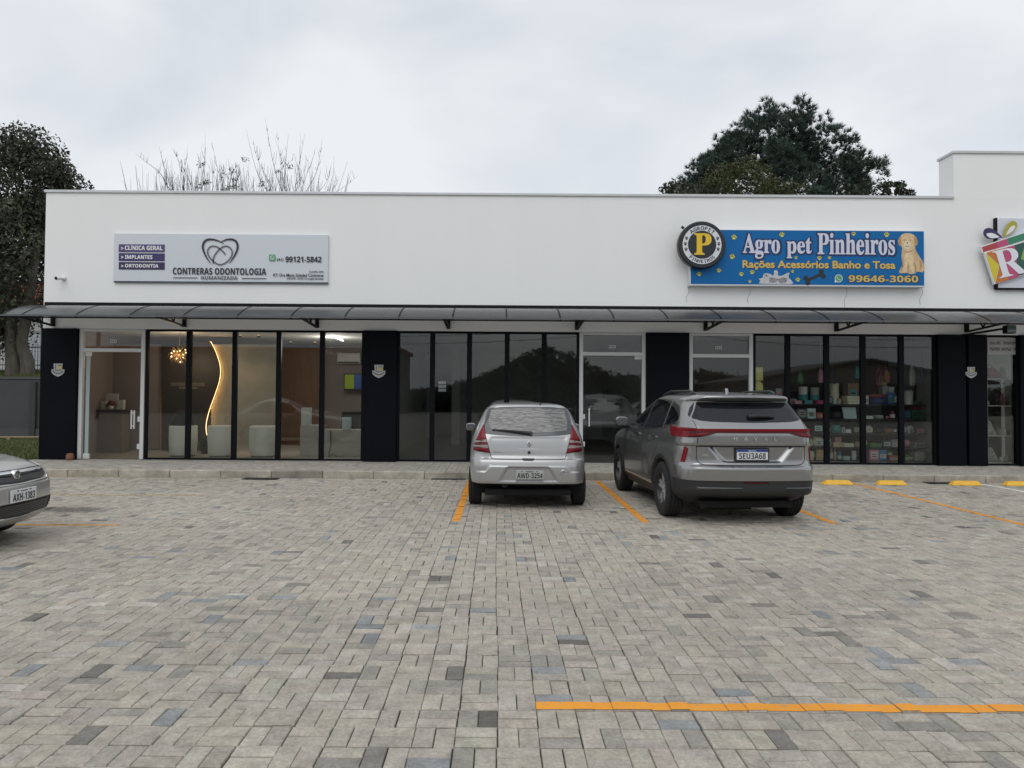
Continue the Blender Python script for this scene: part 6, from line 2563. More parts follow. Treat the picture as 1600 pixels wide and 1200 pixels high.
def good(kind, u0, u1, row, h, col, extra='', dy=None):
    p, q = at(u0, 660, SHY), at(u1, 660, SHY)
    w = (q.x - p.x)
    xc, yc, z = (p.x + q.x) / 2, SHY + (.16 if dy is None else dy), ZS[row] + .002
    h = h * .0152
    mt = mat('goods ' + col, tuple(min(.75, v * 1.75) for v in PC[col]), .5, var=.10, vscale=22)
    pane = ['first', 'second', 'third', 'fourth', 'last'][sum(u0 > e for e in (1230, 1291, 1349, 1409))]
    nm = {'box': 'box', 'can': 'tin', 'bag': 'pet_food_bag', 'bottle': 'bottle', 'bowl': 'pet_bowl', 'stack': 'folded_mat', 'ball': 'toy_ball', 'tub': 'tub', 'bed': 'pet_bed', 'bucket': 'bucket', 'tray': 'tray', 'pack': 'pack'}[kind]
    word = nm.replace('_', ' ')
    lab = f"{col} {word}{(' ' + extra) if extra else ''} on the {ROWN[row]} behind the {pane} pet shop pane"
    m = MB()
    d = min(.16, max(.06, w * .6))
    if kind in ('box', 'pack'):
        m.cbox(xc - w / 2, xc + w / 2, yc - d, yc + d, z, z + h, .008)
    elif kind == 'bag':
        b = .02
        m.add([(xc + sx * w / 2 * f, yc + sy * d * g, z + h * k) for k, f, g in ((0, .9, .8), (.3, 1, 1), (.75, .96, .8), (.93, .9, .25), (1, .92, .06)) for sx, sy in ((-1, -1), (1, -1), (1, 1), (-1, 1))],
              [(i * 4 + a, i * 4 + (a + 1) % 4, i * 4 + 4 + (a + 1) % 4, i * 4 + 4 + a) for i in range(4) for a in range(4)] + [(3, 2, 1, 0), (16, 17, 18, 19)], True)
    elif kind in ('can', 'tub', 'bucket'):
        r = w / 2
        tp = 1.1 if kind == 'bucket' else 1.0
        m.lathe([(0, 0), (r * .94, 0), (r * .97, .01), (r * .97 * tp, h * .88), (r * tp, h * .88), (r * tp, h), (0, h)], (xc, yc, z), 'z', 18, smooth=False)
        if kind == 'bucket':
            m.tube([(xc - r * 1.1, yc, z + h * .9)] + [(xc - r * 1.1 * math.cos(k * .35), yc - .02, z + h * .9 + .5 * r * math.sin(k * .35)) for k in range(1, 9)] + [(xc + r * 1.1, yc, z + h * .9)], .008, 5)
    elif kind == 'bottle':
        r = w / 2
        m.lathe([(0, 0), (r, 0), (r, h * .62), (r * .45, h * .78), (r * .40, h * .86), (r * .55, h * .86), (r * .55, h), (0, h)], (xc, yc, z), 'z', 14)
    elif kind == 'bowl':
        r = w / 2
        m.lathe([(0, 0), (r, 0), (r * .86, h), (r * .76, h), (r * .6, h * .3), (0, h * .25)], (xc, yc, z), 'z', 20)
    elif kind == 'stack':
        n_ = max(2, int(h / .055))
        for k in range(n_):
            o_ = random.uniform(-.012, .012)
            m.cbox(xc - w / 2 + o_, xc + w / 2 + o_, yc - d, yc + d, z + h * k / n_ + .001, z + h * (k + 1) / n_ - .003, .012)
    elif kind == 'ball':
        m.sphere((xc, yc, z + w / 2), w / 2, n=14, m=10)
    elif kind == 'bed':
        r = w / 2
        m.lathe([(0, .0), (r * .95, 0), (r, h * .4), (r * .95, h * .85), (r * .8, h), (r * .6, h * .8), (r * .55, h * .4), (0, h * .35)], (xc, yc, z), 'z', 22)
    elif kind == 'tray':
        m.prism([(xc - w / 2, z), (xc + w / 2, z), (xc + w / 2 - .03, z + h), (xc - w / 2 - .05, z + h)], yc, yc + .04)
    o = m.build(nm, mt)
    # base at the object's own origin
    for v in o.data.vertices:
        v.co -= Vector((xc, yc, z))
    o.location = (xc, yc, z)
    if kind in ('box', 'pack', 'bag', 'stack') and h > .12 and kind != 'stack':
        m = MB()
        yq = -d - .004 if kind != 'bag' else -d - .006
        lw, l0, l1 = w * random.uniform(.55, .85) / 2, h * random.uniform(.12, .25), h * random.uniform(.5, .85)
        m.box(-lw, lw, yq, yq + .003, l0, l1)
        lb = m.build('label', mat('goods ' + random.choice(LABC), (.5, .5, .5), .5), o, world=False)
        m = MB()
        for r_ in range(2):
            zz = l0 + (l1 - l0) * (.22 + .36 * r_)
            m.box(-lw * .75, lw * random.uniform(.2, .75), yq - .002, yq - .0005, zz, zz + (l1 - l0) * .16)
        m.build('print', M_BLACK if random.random() < .6 else mat('goods red', PC['red'], .5), lb, world=False)
    elif kind in ('can', 'tub', 'bottle') and h > .1:
        m = MB()
        r = w / 2 * 1.02
        m.lathe([(r, h * .15), (r, h * .55)], (0, 0, 0), 'z', 18)
        m.build('label', mat('goods ' + random.choice(LABC), (.5, .5, .5), .5), o, world=False)
    tag(o, lab, word.split()[-1] if kind not in ('bag',) else 'bag', 'goods on the pet shop shelves')
    return o


G = [
    # first pane (mostly behind the SUV)
    ('box', 1200, 1212, 4, 20, 'teal'), ('box', 1214, 1224, 4, 24, 'grey'), ('bag', 1196, 1214, 3, 17, 'brown'), ('box', 1216, 1228, 3, 14, 'cream'),
    # second pane
    ('box', 1237, 1247, 4, 8, 'grey'), ('tub', 1252.5, 1266, 4, 27, 'white', 'tall'), ('tub', 1271, 1284, 4, 26, 'grey', 'tall'), ('pack', 1239, 1250, 4, 5, 'pink', 'flat', -.02), ('pack', 1254, 1266, 4, 6, 'teal', 'flat', -.02), ('pack', 1273, 1285, 4, 6, 'magenta', 'flat', -.02),
    ('box', 1236, 1247, 3, 13, 'navy'), ('box', 1263, 1276, 3, 16, 'pale blue'), ('bag', 1249, 1261, 3, 15, 'grey'), ('pack', 1277, 1288, 3, 10, 'red'),
    ('bowl', 1238, 1252, 2, 8, 'teal'), ('bowl', 1255, 1269, 2, 7, 'navy'), ('box', 1272, 1287, 2, 14, 'black'),
    ('bag', 1263, 1273, 1, 14, 'tan'), ('bag', 1274, 1288, 1, 16, 'cream'), ('box', 1238, 1250, 1, 12, 'brown'), ('pack', 1251, 1262, 1, 14, 'grey'),
    ('stack', 1263, 1274, 0, 14, 'cream'), ('stack', 1277, 1289, 0, 17, 'tan'), ('box', 1240, 1257, 0, 14, 'brown'),
    # third pane
    ('can', 1305.5, 1312, 4, 9, 'cream', 'lowest left'), ('can', 1313, 1319.5, 4, 9, 'tan', 'lowest'), ('stack', 1321, 1346, 4, 13, 'cream', '', .05), ('box', 1329, 1346, 4, 33, 'brown', 'tall', .28),
    ('box', 1296, 1304, 4, 12, 'navy'), ('can', 1305, 1319, 4, 33, 'cream', 'tall', .28),
    ('tray', 1324, 1344, 3, 18, 'pale blue'), ('bed', 1300, 1322, 3, 11, 'black'), ('bottle', 1295, 1300, 3, 12, 'white'),
    ('bowl', 1303, 1318, 2, 12, 'teal'), ('bottle', 1296, 1302, 2, 14, 'magenta'), ('box', 1325, 1333, 2, 6, 'white'), ('bag', 1334, 1346, 2, 15, 'black'), ('pack', 1319, 1324, 2, 9, 'silver'),
    ('pack', 1303, 1318, 1, 7, 'tan', 'wide'), ('pack', 1319, 1335, 1, 6, 'cream', 'wide'), ('box', 1310, 1320, 1, 15, 'pink', '', .26), ('box', 1338, 1346, 1, 9, 'brown'),
    ('bottle', 1296, 1300.5, 0, 17, 'cream', 'slim'), ('bottle', 1301.5, 1306, 0, 18, 'tan', 'slim'), ('bottle', 1307, 1311.5, 0, 17, 'white', 'slim'), ('tub', 1313, 1319, 0, 13, 'teal'), ('tub', 1320.5, 1333, 0, 6, 'pale blue', 'low'), ('tub', 1335, 1342.5, 0, 15, 'silver'),
    # fourth pane
    ('bed', 1362, 1391, 4, 11, 'navy'), ('stack', 1364, 1390, 4, 16, 'red', '', .30), ('box', 1386, 1395, 4, 30, 'grey', 'tall', .28), ('box', 1396, 1405, 4, 28, 'silver', 'tall', .28), ('pack', 1355, 1361, 4, 14, 'white'), ('box', 1388, 1396, 4, 46, 'yellow', 'high', .36),
    ('pack', 1356, 1367, 3, 5, 'white', 'small'), ('bowl', 1370, 1386, 3, 6, 'grey'), ('bottle', 1396, 1404, 3, 13, 'magenta'), ('ball', 1389, 1394, 3, 5, 'pink'),
    ('bag', 1355, 1366, 2, 12, 'silver'), ('bowl', 1368, 1383, 2, 9, 'black'), ('bowl', 1385, 1401, 2, 8, 'brown'),
    ('pack', 1359, 1378, 1, 6, 'green', 'flat'), ('box', 1381, 1394, 1, 10, 'dark green'), ('box', 1396, 1406, 1, 12, 'grey'),
    ('box', 1359, 1374, 0, 17, 'pink', 'printed'), ('box', 1375, 1387, 0, 17, 'blue', 'printed'), ('box', 1390, 1405, 0, 8, 'orange'), ('box', 1391, 1401, 0, 15, 'green', '', .26),
    # last pane
    ('bucket', 1413, 1426, 4, 21, 'silver', '', .0), ('bed', 1428, 1446, 4, 6, 'dark green'),
    ('stack', 1427, 1446, 3, 15, 'dark green'), ('stack', 1428, 1446, 3, 20, 'red', 'behind', .30), ('box', 1417, 1426, 3, 15, 'navy'),
    ('bag', 1413, 1420, 2, 13, 'blue'), ('bag', 1423, 1431, 2, 12, 'silver'), ('box', 1433, 1446, 2, 10, 'black'),
    ('ball', 1416, 1427.5, 1, 11, 'pink'), ('box', 1430, 1446, 1, 8, 'grey'), ('stack', 1431, 1446, 0, 15, 'silver'), ('box', 1414, 1428, 0, 9, 'green', 'pale low'),
]
for g in G:
    good(*g)
# small stock filling the gaps; every colour and kind comes once per shelf and pane
PANES = [(1194, 1229), (1235, 1290), (1296, 1347), (1353, 1407), (1412, 1446)]
for row in range(5):
    for pn, (ua, ub) in enumerate(PANES):
        occ = sorted((g[1], g[2]) for g in G if g[3] == row and g[1] >= ua - 3 and g[2] <= ub + 3 and (len(g) < 8 or g[7] < .2))
        used = {(g[0], g[5]) for g in G if g[3] == row and ua - 3 <= g[1] <= ub}
        u = ua
        edges = occ + [(ub, ub)]
        for (oa, ob) in edges:
            while oa - u > 4.5:
                w = min(random.uniform(4.5, 9.5), oa - u - .6)
                for _ in range(40):
                    kd, cl_ = random.choice(('box', 'bottle', 'bag', 'tub', 'pack', 'can')), random.choice(list(PC))
                    if (kd, cl_) not in used:
                        break
                used.add((kd, cl_))
                good(kd, u, u + w, row, random.uniform(7, 15) if row < 4 else random.uniform(10, 24), cl_, 'small')
                u += w + .6
            u = max(u, ob + .8)
# leads, toys and bags hanging from the top tier
for k, (u, v0, v1, cl_, lab) in enumerate(((1300, 575, 600, 'navy', 'navy lead hanging high behind the third pet shop pane'), (1335, 572, 592, 'teal', 'teal toy bag hanging high behind the third pet shop pane'), (1369, 575, 604, 'magenta', 'magenta lead hanging high behind the fourth pet shop pane'),
                                           (1381, 578, 598, 'orange', 'orange toy bag hanging high behind the fourth pet shop pane'), (1421, 570, 603, 'white', 'white sack hanging above the silver bucket in the last pane'), (1437, 572, 600, 'blue', 'blue lead hanging high behind the last pet shop pane'),
                                           (1246, 580, 600, 'green', 'green toy bag hanging high behind the second pet shop pane'), (1278, 576, 598, 'pink', 'pink toy bag hanging high behind the second pet shop pane'))):
    p, q = at(u, v1, SHY + .1), at(u + 8, v0, SHY + .1)
    m = MB()
    w = q.x - p.x
    if 'lead' in lab:
        m.tube([(w * .5 + w * .4 * math.sin(t_ * .6), 0, (q.z - p.z) * (.5 + .5 * math.cos(t_ * .6))) for t_ in range(11)], .012, 6)
    else:
        hh_ = q.z - p.z
        m.add([(sx * w / 2 * f + w / 2, sy * .05 * g_, hh_ * k_) for k_, f, g_ in ((0, .8, .5), (.25, 1, 1), (.7, .9, .8), (1, .35, .2)) for sx, sy in ((-1, -1), (1, -1), (1, 1), (-1, 1))],
              [(i * 4 + a_, i * 4 + (a_ + 1) % 4, i * 4 + 4 + (a_ + 1) % 4, i * 4 + 4 + a_) for i in range(3) for a_ in range(4)] + [(3, 2, 1, 0), (12, 13, 14, 15)], True)
    m.tube([(w * .5, 0, q.z - p.z), (w * .5, 0, ZH - p.z + .05)], .003, 4)
    o = m.build('dog_lead' if 'lead' in lab else 'hanging_bag', mat('goods ' + cl_, (.5, .5, .5), .5))
    o.location = p
    tag(o, lab, 'lead' if 'lead' in lab else 'bag', 'things hanging in the pet shop')
# brown partition boxes above and yellow notes on the first pane
m = MB()
a, b = at(1297, 632, 18.3), at(1408, 574, 18.3)
m.box(a.x, b.x, 18.3, 18.4, a.z, b.z)
o = m.build('cardboard_display', mat('cardboard brown', (.10, .055, .028), .8, var=.15, vscale=3))
tag(o, 'brown cardboard display wall behind the top pet shop shelf', 'display')
for i, (v0, v1, lab) in enumerate(((574, 594.5, 'upper yellow notice stuck inside the first pet shop pane'), (595.5, 610, 'lower yellow notice stuck inside the first pet shop pane'))):
    a, b = at(1178.8, v1, PY + .01), at(1192, v0, PY + .01)
    m = MB()
    m.box(a.x + .02, b.x, PY + .0045, PY + .007, a.z, b.z)
    o = m.build('paper_notice', mat('notice yellow', (.60, .54, .20), .7), None)
    tag(o, lab, 'notice', 'yellow notices on the pet shop glass')
    if i == 1:
        m = MB()
        m.flat([(b.x - .001, b.z), (b.x - .07, b.z), (b.x - .001, b.z - .08)], PY + .0038)
        m.build('red_corner', M_REDL, o, world=True)

# ------------------------------------------------------------------ gift shop window: cube shelf and goods
GY = 17.0
a, b = at(1543, 724, GY), at(1590, 592, GY)
t = thing('cube_shelf', 'white three cube shelf standing in the narrow gift shop window', 'shelf', (a.x, GY, zf))
M_CUBE = mat('cube shelf white', (.74, .73, .68), .5)
zc = [zf + .02, at(1566, 680.5, GY).z, at(1566, 633.5, GY).z, at(1566, 591.5, GY).z]
xg0, xg1 = a.x, at(1588, 650, GY).x
m = MB()
m.box(xg0, xg0 + .022, GY, GY + .36, zf, zc[3])
m.build('side_panel', M_CUBE, t)
m = MB()
m.box(xg1 - .022, xg1, GY, GY + .36, zf, zc[3])
m.build('side_panel', M_CUBE, t)
for z in zc:
    m = MB()
    m.box(xg0 + .0225, xg1 - .0225, GY + .002, GY + .358, z - .022, z)
    m.build('shelf_board', M_CUBE, t)
m = MB()
m.box(xg0 + .023, xg1 - .10, GY + .362, GY + .375, zf, zc[3])
m.build('back_panel', mat('cube back', (.05, .048, .045), .7), t)


def gift(nm, lab, cat, u, row, fn, mt, parts=()):
    p = at(u, 650, GY)
    m = MB()
    fn(m)
    o = m.build(nm, mt)
    o.location = (p.x, GY + .12, zc[row] + .002)
    tag(o, lab, cat)
    return o


vase = lambda r, h: (lambda m: m.lathe([(0, 0), (r * .7, 0), (r, h * .35), (r * .75, h * .75), (r * .5, h * .88), (r * .6, h), (r * .45, h), (0, h * .8)], (0, 0, 0), 'z', 18))


def bagm(m):
    m.add([(sx * .17 * f, sy * .10 * g, h) for h, f, g in ((0, .95, 1), (.10, 1, 1), (.20, .8, .7), (.245, .5, .35)) for sx, sy in ((-1, -1), (1, -1), (1, 1), (-1, 1))],
          [(i * 4 + q, i * 4 + (q + 1) % 4, i * 4 + 4 + (q + 1) % 4, i * 4 + 4 + q) for i in range(3) for q in range(4)] + [(3, 2, 1, 0), (12, 13, 14, 15)], True)
    m.tube([(.07 * math.cos(k * .35), 0, .23 + .10 * math.sin(k * .35)) for k in range(10)], .012, 6)


gift('handbag', 'red handbag on top of the white cube shelf', 'bag', 1552, 3, bagm, mat('bag red', (.26, .02, .04), .55))
gift('ceramic_vase', 'cream ceramic vase on top of the white cube shelf', 'vase', 1574, 3, vase(.10, .26), mat('cream ceramic', (.50, .47, .40), .4))
gift('small_jar', 'small white jar in the top cube of the shelf', 'jar', 1547, 2, vase(.06, .13), mat('cream ceramic', (.50, .47, .40), .4))
gift('black_mug', 'small black mug in the middle of the top cube', 'mug', 1560, 2, lambda m: (m.lathe([(0, 0), (.05, 0), (.052, .14), (.045, .14), (.043, .02), (0, .02)], (0, 0, 0), 'z', 16), m.tube([(.05, 0, .03), (.085, 0, .05), (.085, 0, .10), (.05, 0, .12)], .010, 6)), M_BLACK)
gift('pink_bottle', 'pink bottle in the top cube by its white side', 'bottle', 1572, 2, lambda m: m.lathe([(0, 0), (.06, 0), (.06, .17), (.025, .23), (.025, .29), (0, .29)], (0, 0, 0), 'z', 14), mat('pink glass', (.30, .14, .13), .3))
gift('candle', 'slim brown candle jar at the edge of the top cube', 'candle', 1579, 2, lambda m: m.lathe([(0, 0), (.035, 0), (.035, .22), (0, .22)], (0, 0, 0), 'z', 12), mat('goods brown', PC['brown'], .5))
M_CUSH = mat('chequered cushion', (.42, .40, .37), .9, var=.55, vscale=24)


def cushion(m, lean=.25):
    n_ = 10
    V_, F_ = [], []
    for s in (-1, 1):
        for i in range(n_ + 1):
            for j in range(n_ + 1):
                x, z = -1 + 2 * i / n_, -1 + 2 * j / n_
                bz = (1 - x ** 4) * (1 - z ** 4)
                V_.append((x * .13 + z * -.05, s * .06 * bz + .02 + z * .05, .17 + z * .165))
    for s in range(2):
        for i in range(n_):
            for j in range(n_):
                k = s * (n_ + 1) ** 2 + i * (n_ + 1) + j
                f = (k, k + 1, k + n_ + 2, k + n_ + 1)
                F_.append(f if s else f[::-1])
    m.add(V_, F_, True)


gift('cushion', 'grey chequered cushion leaning in the middle cube', 'cushion', 1550, 1, cushion, M_CUSH)
gift('white_mug', 'white mug in the middle cube beside the cushion', 'mug', 1572, 1, lambda m: (m.lathe([(0, 0), (.065, 0), (.068, .15), (.058, .15), (.055, .02), (0, .02)], (0, 0, 0), 'z', 16), m.tube([(-.06, 0, .03), (-.10, 0, .05), (-.10, 0, .10), (-.06, 0, .12)], .010, 6)), M_CUBE)
gift('dark_tin', 'small dark tin beside the white mug in the middle cube', 'tin', 1581, 1, lambda m: m.lathe([(0, 0), (.04, 0), (.04, .13), (0, .13)], (0, 0, 0), 'z', 14), M_BLACK)
gift('figurine', 'dark figurine behind the white mug in the middle cube', 'figurine', 1564, 1, vase(.045, .2), mat('goods brown', PC['brown'], .5))
gift('cushion', 'grey patterned cushion leaning in the bottom cube', 'cushion', 1553, 0, cushion, M_CUSH)
gift('white_cup', 'small white cup on the floor of the bottom cube', 'cup', 1568, 0, vase(.05, .12), M_CUBE)
gift('glass_jar', 'small pale jar at the end of the bottom cube', 'jar', 1577, 0, vase(.045, .15), mat('goods silver', PC['silver'], .4))
# notice on the glass with two lines of small print too blurred to read
a, b = at(1541.5, 552.5, PY), at(1591, 529, PY)
t = thing('window_notice', 'pale framed notice with two lines of print above the white cube shelf', 'notice', (a.x, PY, a.z))
m = MB()
m.box(a.x + .03, b.x - .02, PY - .012, PY - .005, a.z, b.z)
m.build('board', mat('notice grey', (.40, .38, .37), .6), t)
m = MB()
for r_, (z0, z1) in enumerate(((.60, .78), (.20, .40))):
    zA, zB = a.z + (b.z - a.z) * z0, a.z + (b.z - a.z) * z1
    x = a.x + .07
    while x < b.x - .09:
        w = random.choice((.014, .018, .022))
        if random.random() < .87:
            m.box(x, x + w * .45, PY - .0145, PY - .0125, zA, zB)
            m.box(x + w * .45, x + w, PY - .0145, PY - .0125, *( (zA, zA + (zB - zA) * .4) if random.random() < .5 else (zA + (zB - zA) * .55, zB)))
        x += w + .006
m.build('print', mat('notice ink', (.06, .06, .06), .6), t)
m = MB()
for z in (a.z - .012, b.z):
    m.box(a.x + .018, b.x - .008, PY - .016, PY - .004, z, z + .012)
for x in (a.x + .018, b.x - .020):
    m.box(x, x + .012, PY - .016, PY - .004, a.z + .0005, b.z - .0005)
m.build('frame', mat('notice frame', (.52, .51, .50), .5), t)

# ------------------------------------------------------------------ left of the building: wall, fence, house
WY = 24.7
wz = at(30, 588.5, WY).z
t = thing('boundary_wall', 'low dark grey boundary wall beyond the grass at the left edge', 'wall', (-18, WY, 0))
m = MB()
m.box(-30, BX0 - .02, WY, WY + .2, 0, wz - .08)
m.build('wall', mat('dark grey render', (.060, .063, .066), .85, var=.12, vscale=1.2), t)
m = MB()
m.box(-30, BX0 - .02, WY - .03, WY + .23, wz - .079, wz)
m.build('coping', mat('wall coping', (.085, .088, .09), .8), t)
p = at(53, 640, WY)
m = MB()
m.box(p.x - .10, p.x + .10, WY - .10, WY - .001, 0.02, wz - .17)
m.build('buttress', mat('darker render', (.045, .047, .05), .85), t)
m = MB()
m.box(-30, BX0 - .02, WY - .06, WY - .001, .05, .42)
m.build('plinth', mat('plinth render', (.075, .077, .078), .85), t)
p = at(30, 684, 23.6)
t = thing('edging_rail', 'low weathered wooden rail on a short post across the grass', 'rail', (p.x, 23.6, .1))
m = MB()
m.tube([(-22, 23.3, p.z - .04), (BX0 - .1, 23.9, p.z + .05)], .04, 8)
m.build('rail', mat('weathered wood', (.23, .185, .11), .85, var=.2, vscale=5), t)
for u in (14, -60):
    q = at(u, 690, 23.5)
    m = MB()
    m.box(q.x - .06, q.x + .06, 23.45, 23.57, .05, q.z + .13)
    m.build('post', mat('weathered wood', (.23, .185, .11), .85), t)
# raised garden behind the wall
m = MB()
m.add([(-60, WY + .1, wz - .10), (BX0 - .03, WY + .1, wz - .10), (BX0 - .03, 29, wz + .30), (-60, 29, wz + .30)], [(0, 1, 2, 3)])
m.add([(-60, 29, wz + .30), (BX0 - .03, 29, wz + .30), (BX0 - .03, 70, wz + .5), (-60, 70, wz + .5)], [(0, 1, 2, 3)])
structure(m.build('raised_garden', mat('garden turf', (.085, .098, .035), .95, var=.3, vscale=2)))
n = 9000
gx = -24 + rng.random(n) * 13.6
gy = WY + .3 + rng.random(n) ** 1.3 * 4.5
gz = wz - .10 + (gy - WY) * .085
a = rng.random(n) * 6.28
stuff(quads_mesh('garden_grass', np.stack([np.stack([gx - np.cos(a) * .02, gy - np.sin(a) * .02, gz], -1), np.stack([gx + np.cos(a) * .02, gy + np.sin(a) * .02, gz], -1),
                                           np.stack([gx + rng.normal(0, .04, n), gy, gz + .07 + rng.random(n) * .14], -1)], 1), 3,
                 np.array([.10, .115, .04])[None] * rng.normal(1, .25, (n, 1)).clip(.4, 1.6), M_GRASS))
FNY = 28.6
f0, f1 = at(40, 576, FNY).z, at(40, 538, FNY).z
t = thing('metal_fence', 'thin grey metal bar fence behind the boundary wall', 'fence', (-18, FNY, f0))
m = MB()
x = -30.0
while x < BX0 - .2:
    m.box(x - .009, x + .009, FNY - .009, FNY + .009, f0 - .3, f1)
    x += .115
stuff(m.build('bars', mat('fence grey', (.16, .165, .17), .5, metal=.4), t))
for z in (f0 + .12, f1 - .14):
    m = MB()
    m.box(-30, BX0 - .1, FNY - .018, FNY - .010, z, z + .045)
    m.build('rail', mat('fence grey', (.16, .165, .17), .5, metal=.4), t)
HY = 33.0
t = thing('white_house', 'white house with a red tiled roof and white garage door far left', 'house', (-21, HY, wz + .3))
hz = at(40, 482, HY).z
m = MB()
m.box(-40, BX0 - 1.0, HY, HY + 8, wz + .2, hz)
m.build('wall', mat('house white', (.62, .61, .58), .8, var=.04, vscale=1), t)
a, b = at(36, 577, HY), at(65, 521, HY)
m = MB()
m.box(a.x, b.x, HY - .05, HY - .002, a.z, b.z)
gd = m.build('garage_door', mat('garage white', (.50, .54, .57), .6), t)
m = MB()
for k in range(1, 8):
    z = a.z + (b.z - a.z) * k / 8
    m.box(a.x + .02, b.x - .02, HY - .056, HY - .051, z - .012, z + .012)
m.build('door_ribs', mat('garage rib', (.33, .35, .37), .6), gd)
m = MB()
m.box(a.x - .12, a.x - .001, HY - .08, HY - .001, a.z, b.z + .12)
m.box(b.x + .001, b.x + .12, HY - .08, HY - .001, a.z, b.z + .12)
m.box(a.x - .001, b.x + .001, HY - .08, HY - .001, b.z + .001, b.z + .12)
m.build('door_frame', mat('frame grey', (.30, .31, .32), .6), gd)
rz1 = at(40, 452, HY).z
m = MB()
m.prism([(HY - .6, hz - .02), (HY - .6, hz + .06), (HY + 4, rz1 + .9), (HY + 8.6, hz + .06), (HY + 8.6, hz - .02), (HY + 4, rz1 + .8)], -41, BX0 - .6, 'x')
rf = m.build('roof', mat('red tiles', (.24, .075, .045), .8, var=.2, vscale=5), t)
m = MB()
y, z, k = HY - .6, hz + .07, 0
sl = (rz1 + .9 - hz - .06) / 4.6
for r_ in range(12):
    yy = HY - .6 + r_ * .38
    zz = hz + .075 + sl * (yy - HY + .6)
    for c_ in range(52):
        xx = -25.5 + c_ * .24
        m.tube([(xx, yy, zz), (xx, yy + .42, zz + sl * .42 + .01)], .085, 5, caps=False)
stuff(m.build('roof_tiles', mat('red tiles', (.24, .075, .045), .8), rf))

# ------------------------------------------------------------------ trees
M_BARK = mat('bark', (.12, .105, .085), .95, var=.35, vscale=7, bump=.7, bscale=18, stretch=(1, 1, .3))
M_LEAF = mat('leaves', (.05, .06, .03), .6, tint=True, spec=.25)
M_NEED = mat('needles', (.03, .05, .03), .7, tint=True, spec=.15)


def leaf_cloud(cs, rad, per, size, tint, jit=.3, flat=.75):
    """leaf quads around cluster centres"""
    cs = np.array(cs)
    n = len(cs) * per
    c = np.repeat(cs, per, 0)
    d = rng.normal(0, 1, (n, 3))
    d /= np.linalg.norm(d, axis=1)[:, None]
    r = rad * (np.repeat(rng.uniform(.7, 1.25, len(cs)), per)) * rng.random(n) ** .45
    p = c + d * r[:, None] * np.array([1, 1, flat])
    a = rng.normal(0, 1, (n, 3))
    a /= np.linalg.norm(a, axis=1)[:, None]
    b = np.cross(a, rng.normal(0, 1, (n, 3)))
    b /= np.linalg.norm(b, axis=1)[:, None]
    s = (size * rng.uniform(.6, 1.3, n))[:, None]
    v = np.stack([p - a * s, p - b * s * .45, p + a * s, p + b * s * .45], 1)
    tn = np.array(tint)[None] * np.repeat(rng.normal(1, .16, (len(cs), 1)), per, 0) * rng.normal(1, jit, (n, 1)).clip(.35, 1.8) * (1 + rng.normal(0, .06, (n, 3)))
    return v, tn.clip(.004, .3)


def in_crown(n, c, r, zmin=-1.0):
    out = []
    while len(out) < n:
        d = rng.uniform(-1, 1, 3)
        if .25 < np.linalg.norm(d) < 1 and d[2] > zmin:
            out.append(np.array(c) + d * np.array(r))
    return np.array(out)


def limb(m, a, b, r0, r1, wig=.12):
    a, b = Vector(a), Vector(b)
    L = (b - a).length
    pts = [a.lerp(b, k / 5) + Vector((random.uniform(-1, 1), random.uniform(-1, 1), random.uniform(-.5, .5))) * (wig * L * .3 * math.sin(math.pi * k / 5)) for k in range(6)]
    m.tube(pts, [r0 + (r1 - r0) * k / 5 for k in range(6)], 8)
    return pts


TY = 26.2
tb = at(32, 588, TY)
t = thing('broadleaf_tree', 'tall dark leafy tree with a forked trunk at the left edge', 'tree', (tb.x, TY, wz))
m = MB()
f1_, f2_ = at(14, 480, TY), at(44, 480, TY)
g1, g2 = at(-8, 380, TY), at(58, 380, TY)
m.tube(smooth([(tb.x - .25, TY, wz - .3), (tb.x - .30, TY, wz + .7), (f1_.x + .10, TY, (f1_.z + wz) / 2), tuple(f1_), tuple(g1)], 4), [.30, .28, .26, .25, .24, .23, .22, .21, .21, .2, .2, .19, .18, .17, .16, .15, .14], 12)
m.tube(smooth([(tb.x + .22, TY + .05, wz - .3), (tb.x + .20, TY + .05, wz + .6), (f2_.x - .20, TY, (f2_.z + wz) / 2), tuple(f2_), tuple(g2)], 4), [.28, .26, .25, .24, .23, .22, .21, .2, .2, .19, .18, .18, .17, .16, .15, .14, .13], 12)
cc = np.concatenate([in_crown(62, (-19.2, TY, 7.55), (3.5, 2.8, 3.5)), np.array([tuple(at(u_, v_, TY + q_)) for u_, v_, q_ in ((52, 236, 0), (70, 250, .3), (84, 266, -.4), (96, 285, .2), (104, 300, 0), (82, 300, .4), (60, 272, -.3), (38, 226, .2), (90, 320, 0), (70, 330, -.4))]), in_crown(16, (-16.9, TY, 6.6), (1.6, 1.8, 2.4)), in_crown(10, (-19.6, TY, 4.3), (1.8, 1.4, 1.0))])
for c in cc[::2]:
    s0 = g1 if c[0] < -18 else g2
    limb(m, s0 if c[2] > s0.z - 1.5 else (f1_ if c[0] < -18 else f2_), c, .09, .02)
m.build('trunk', M_BARK, t)
v, tn = leaf_cloud(cc, .98, 620, .080, (.060, .066, .042))
quads_mesh('crown', v, 4, tn, M_LEAF, t)

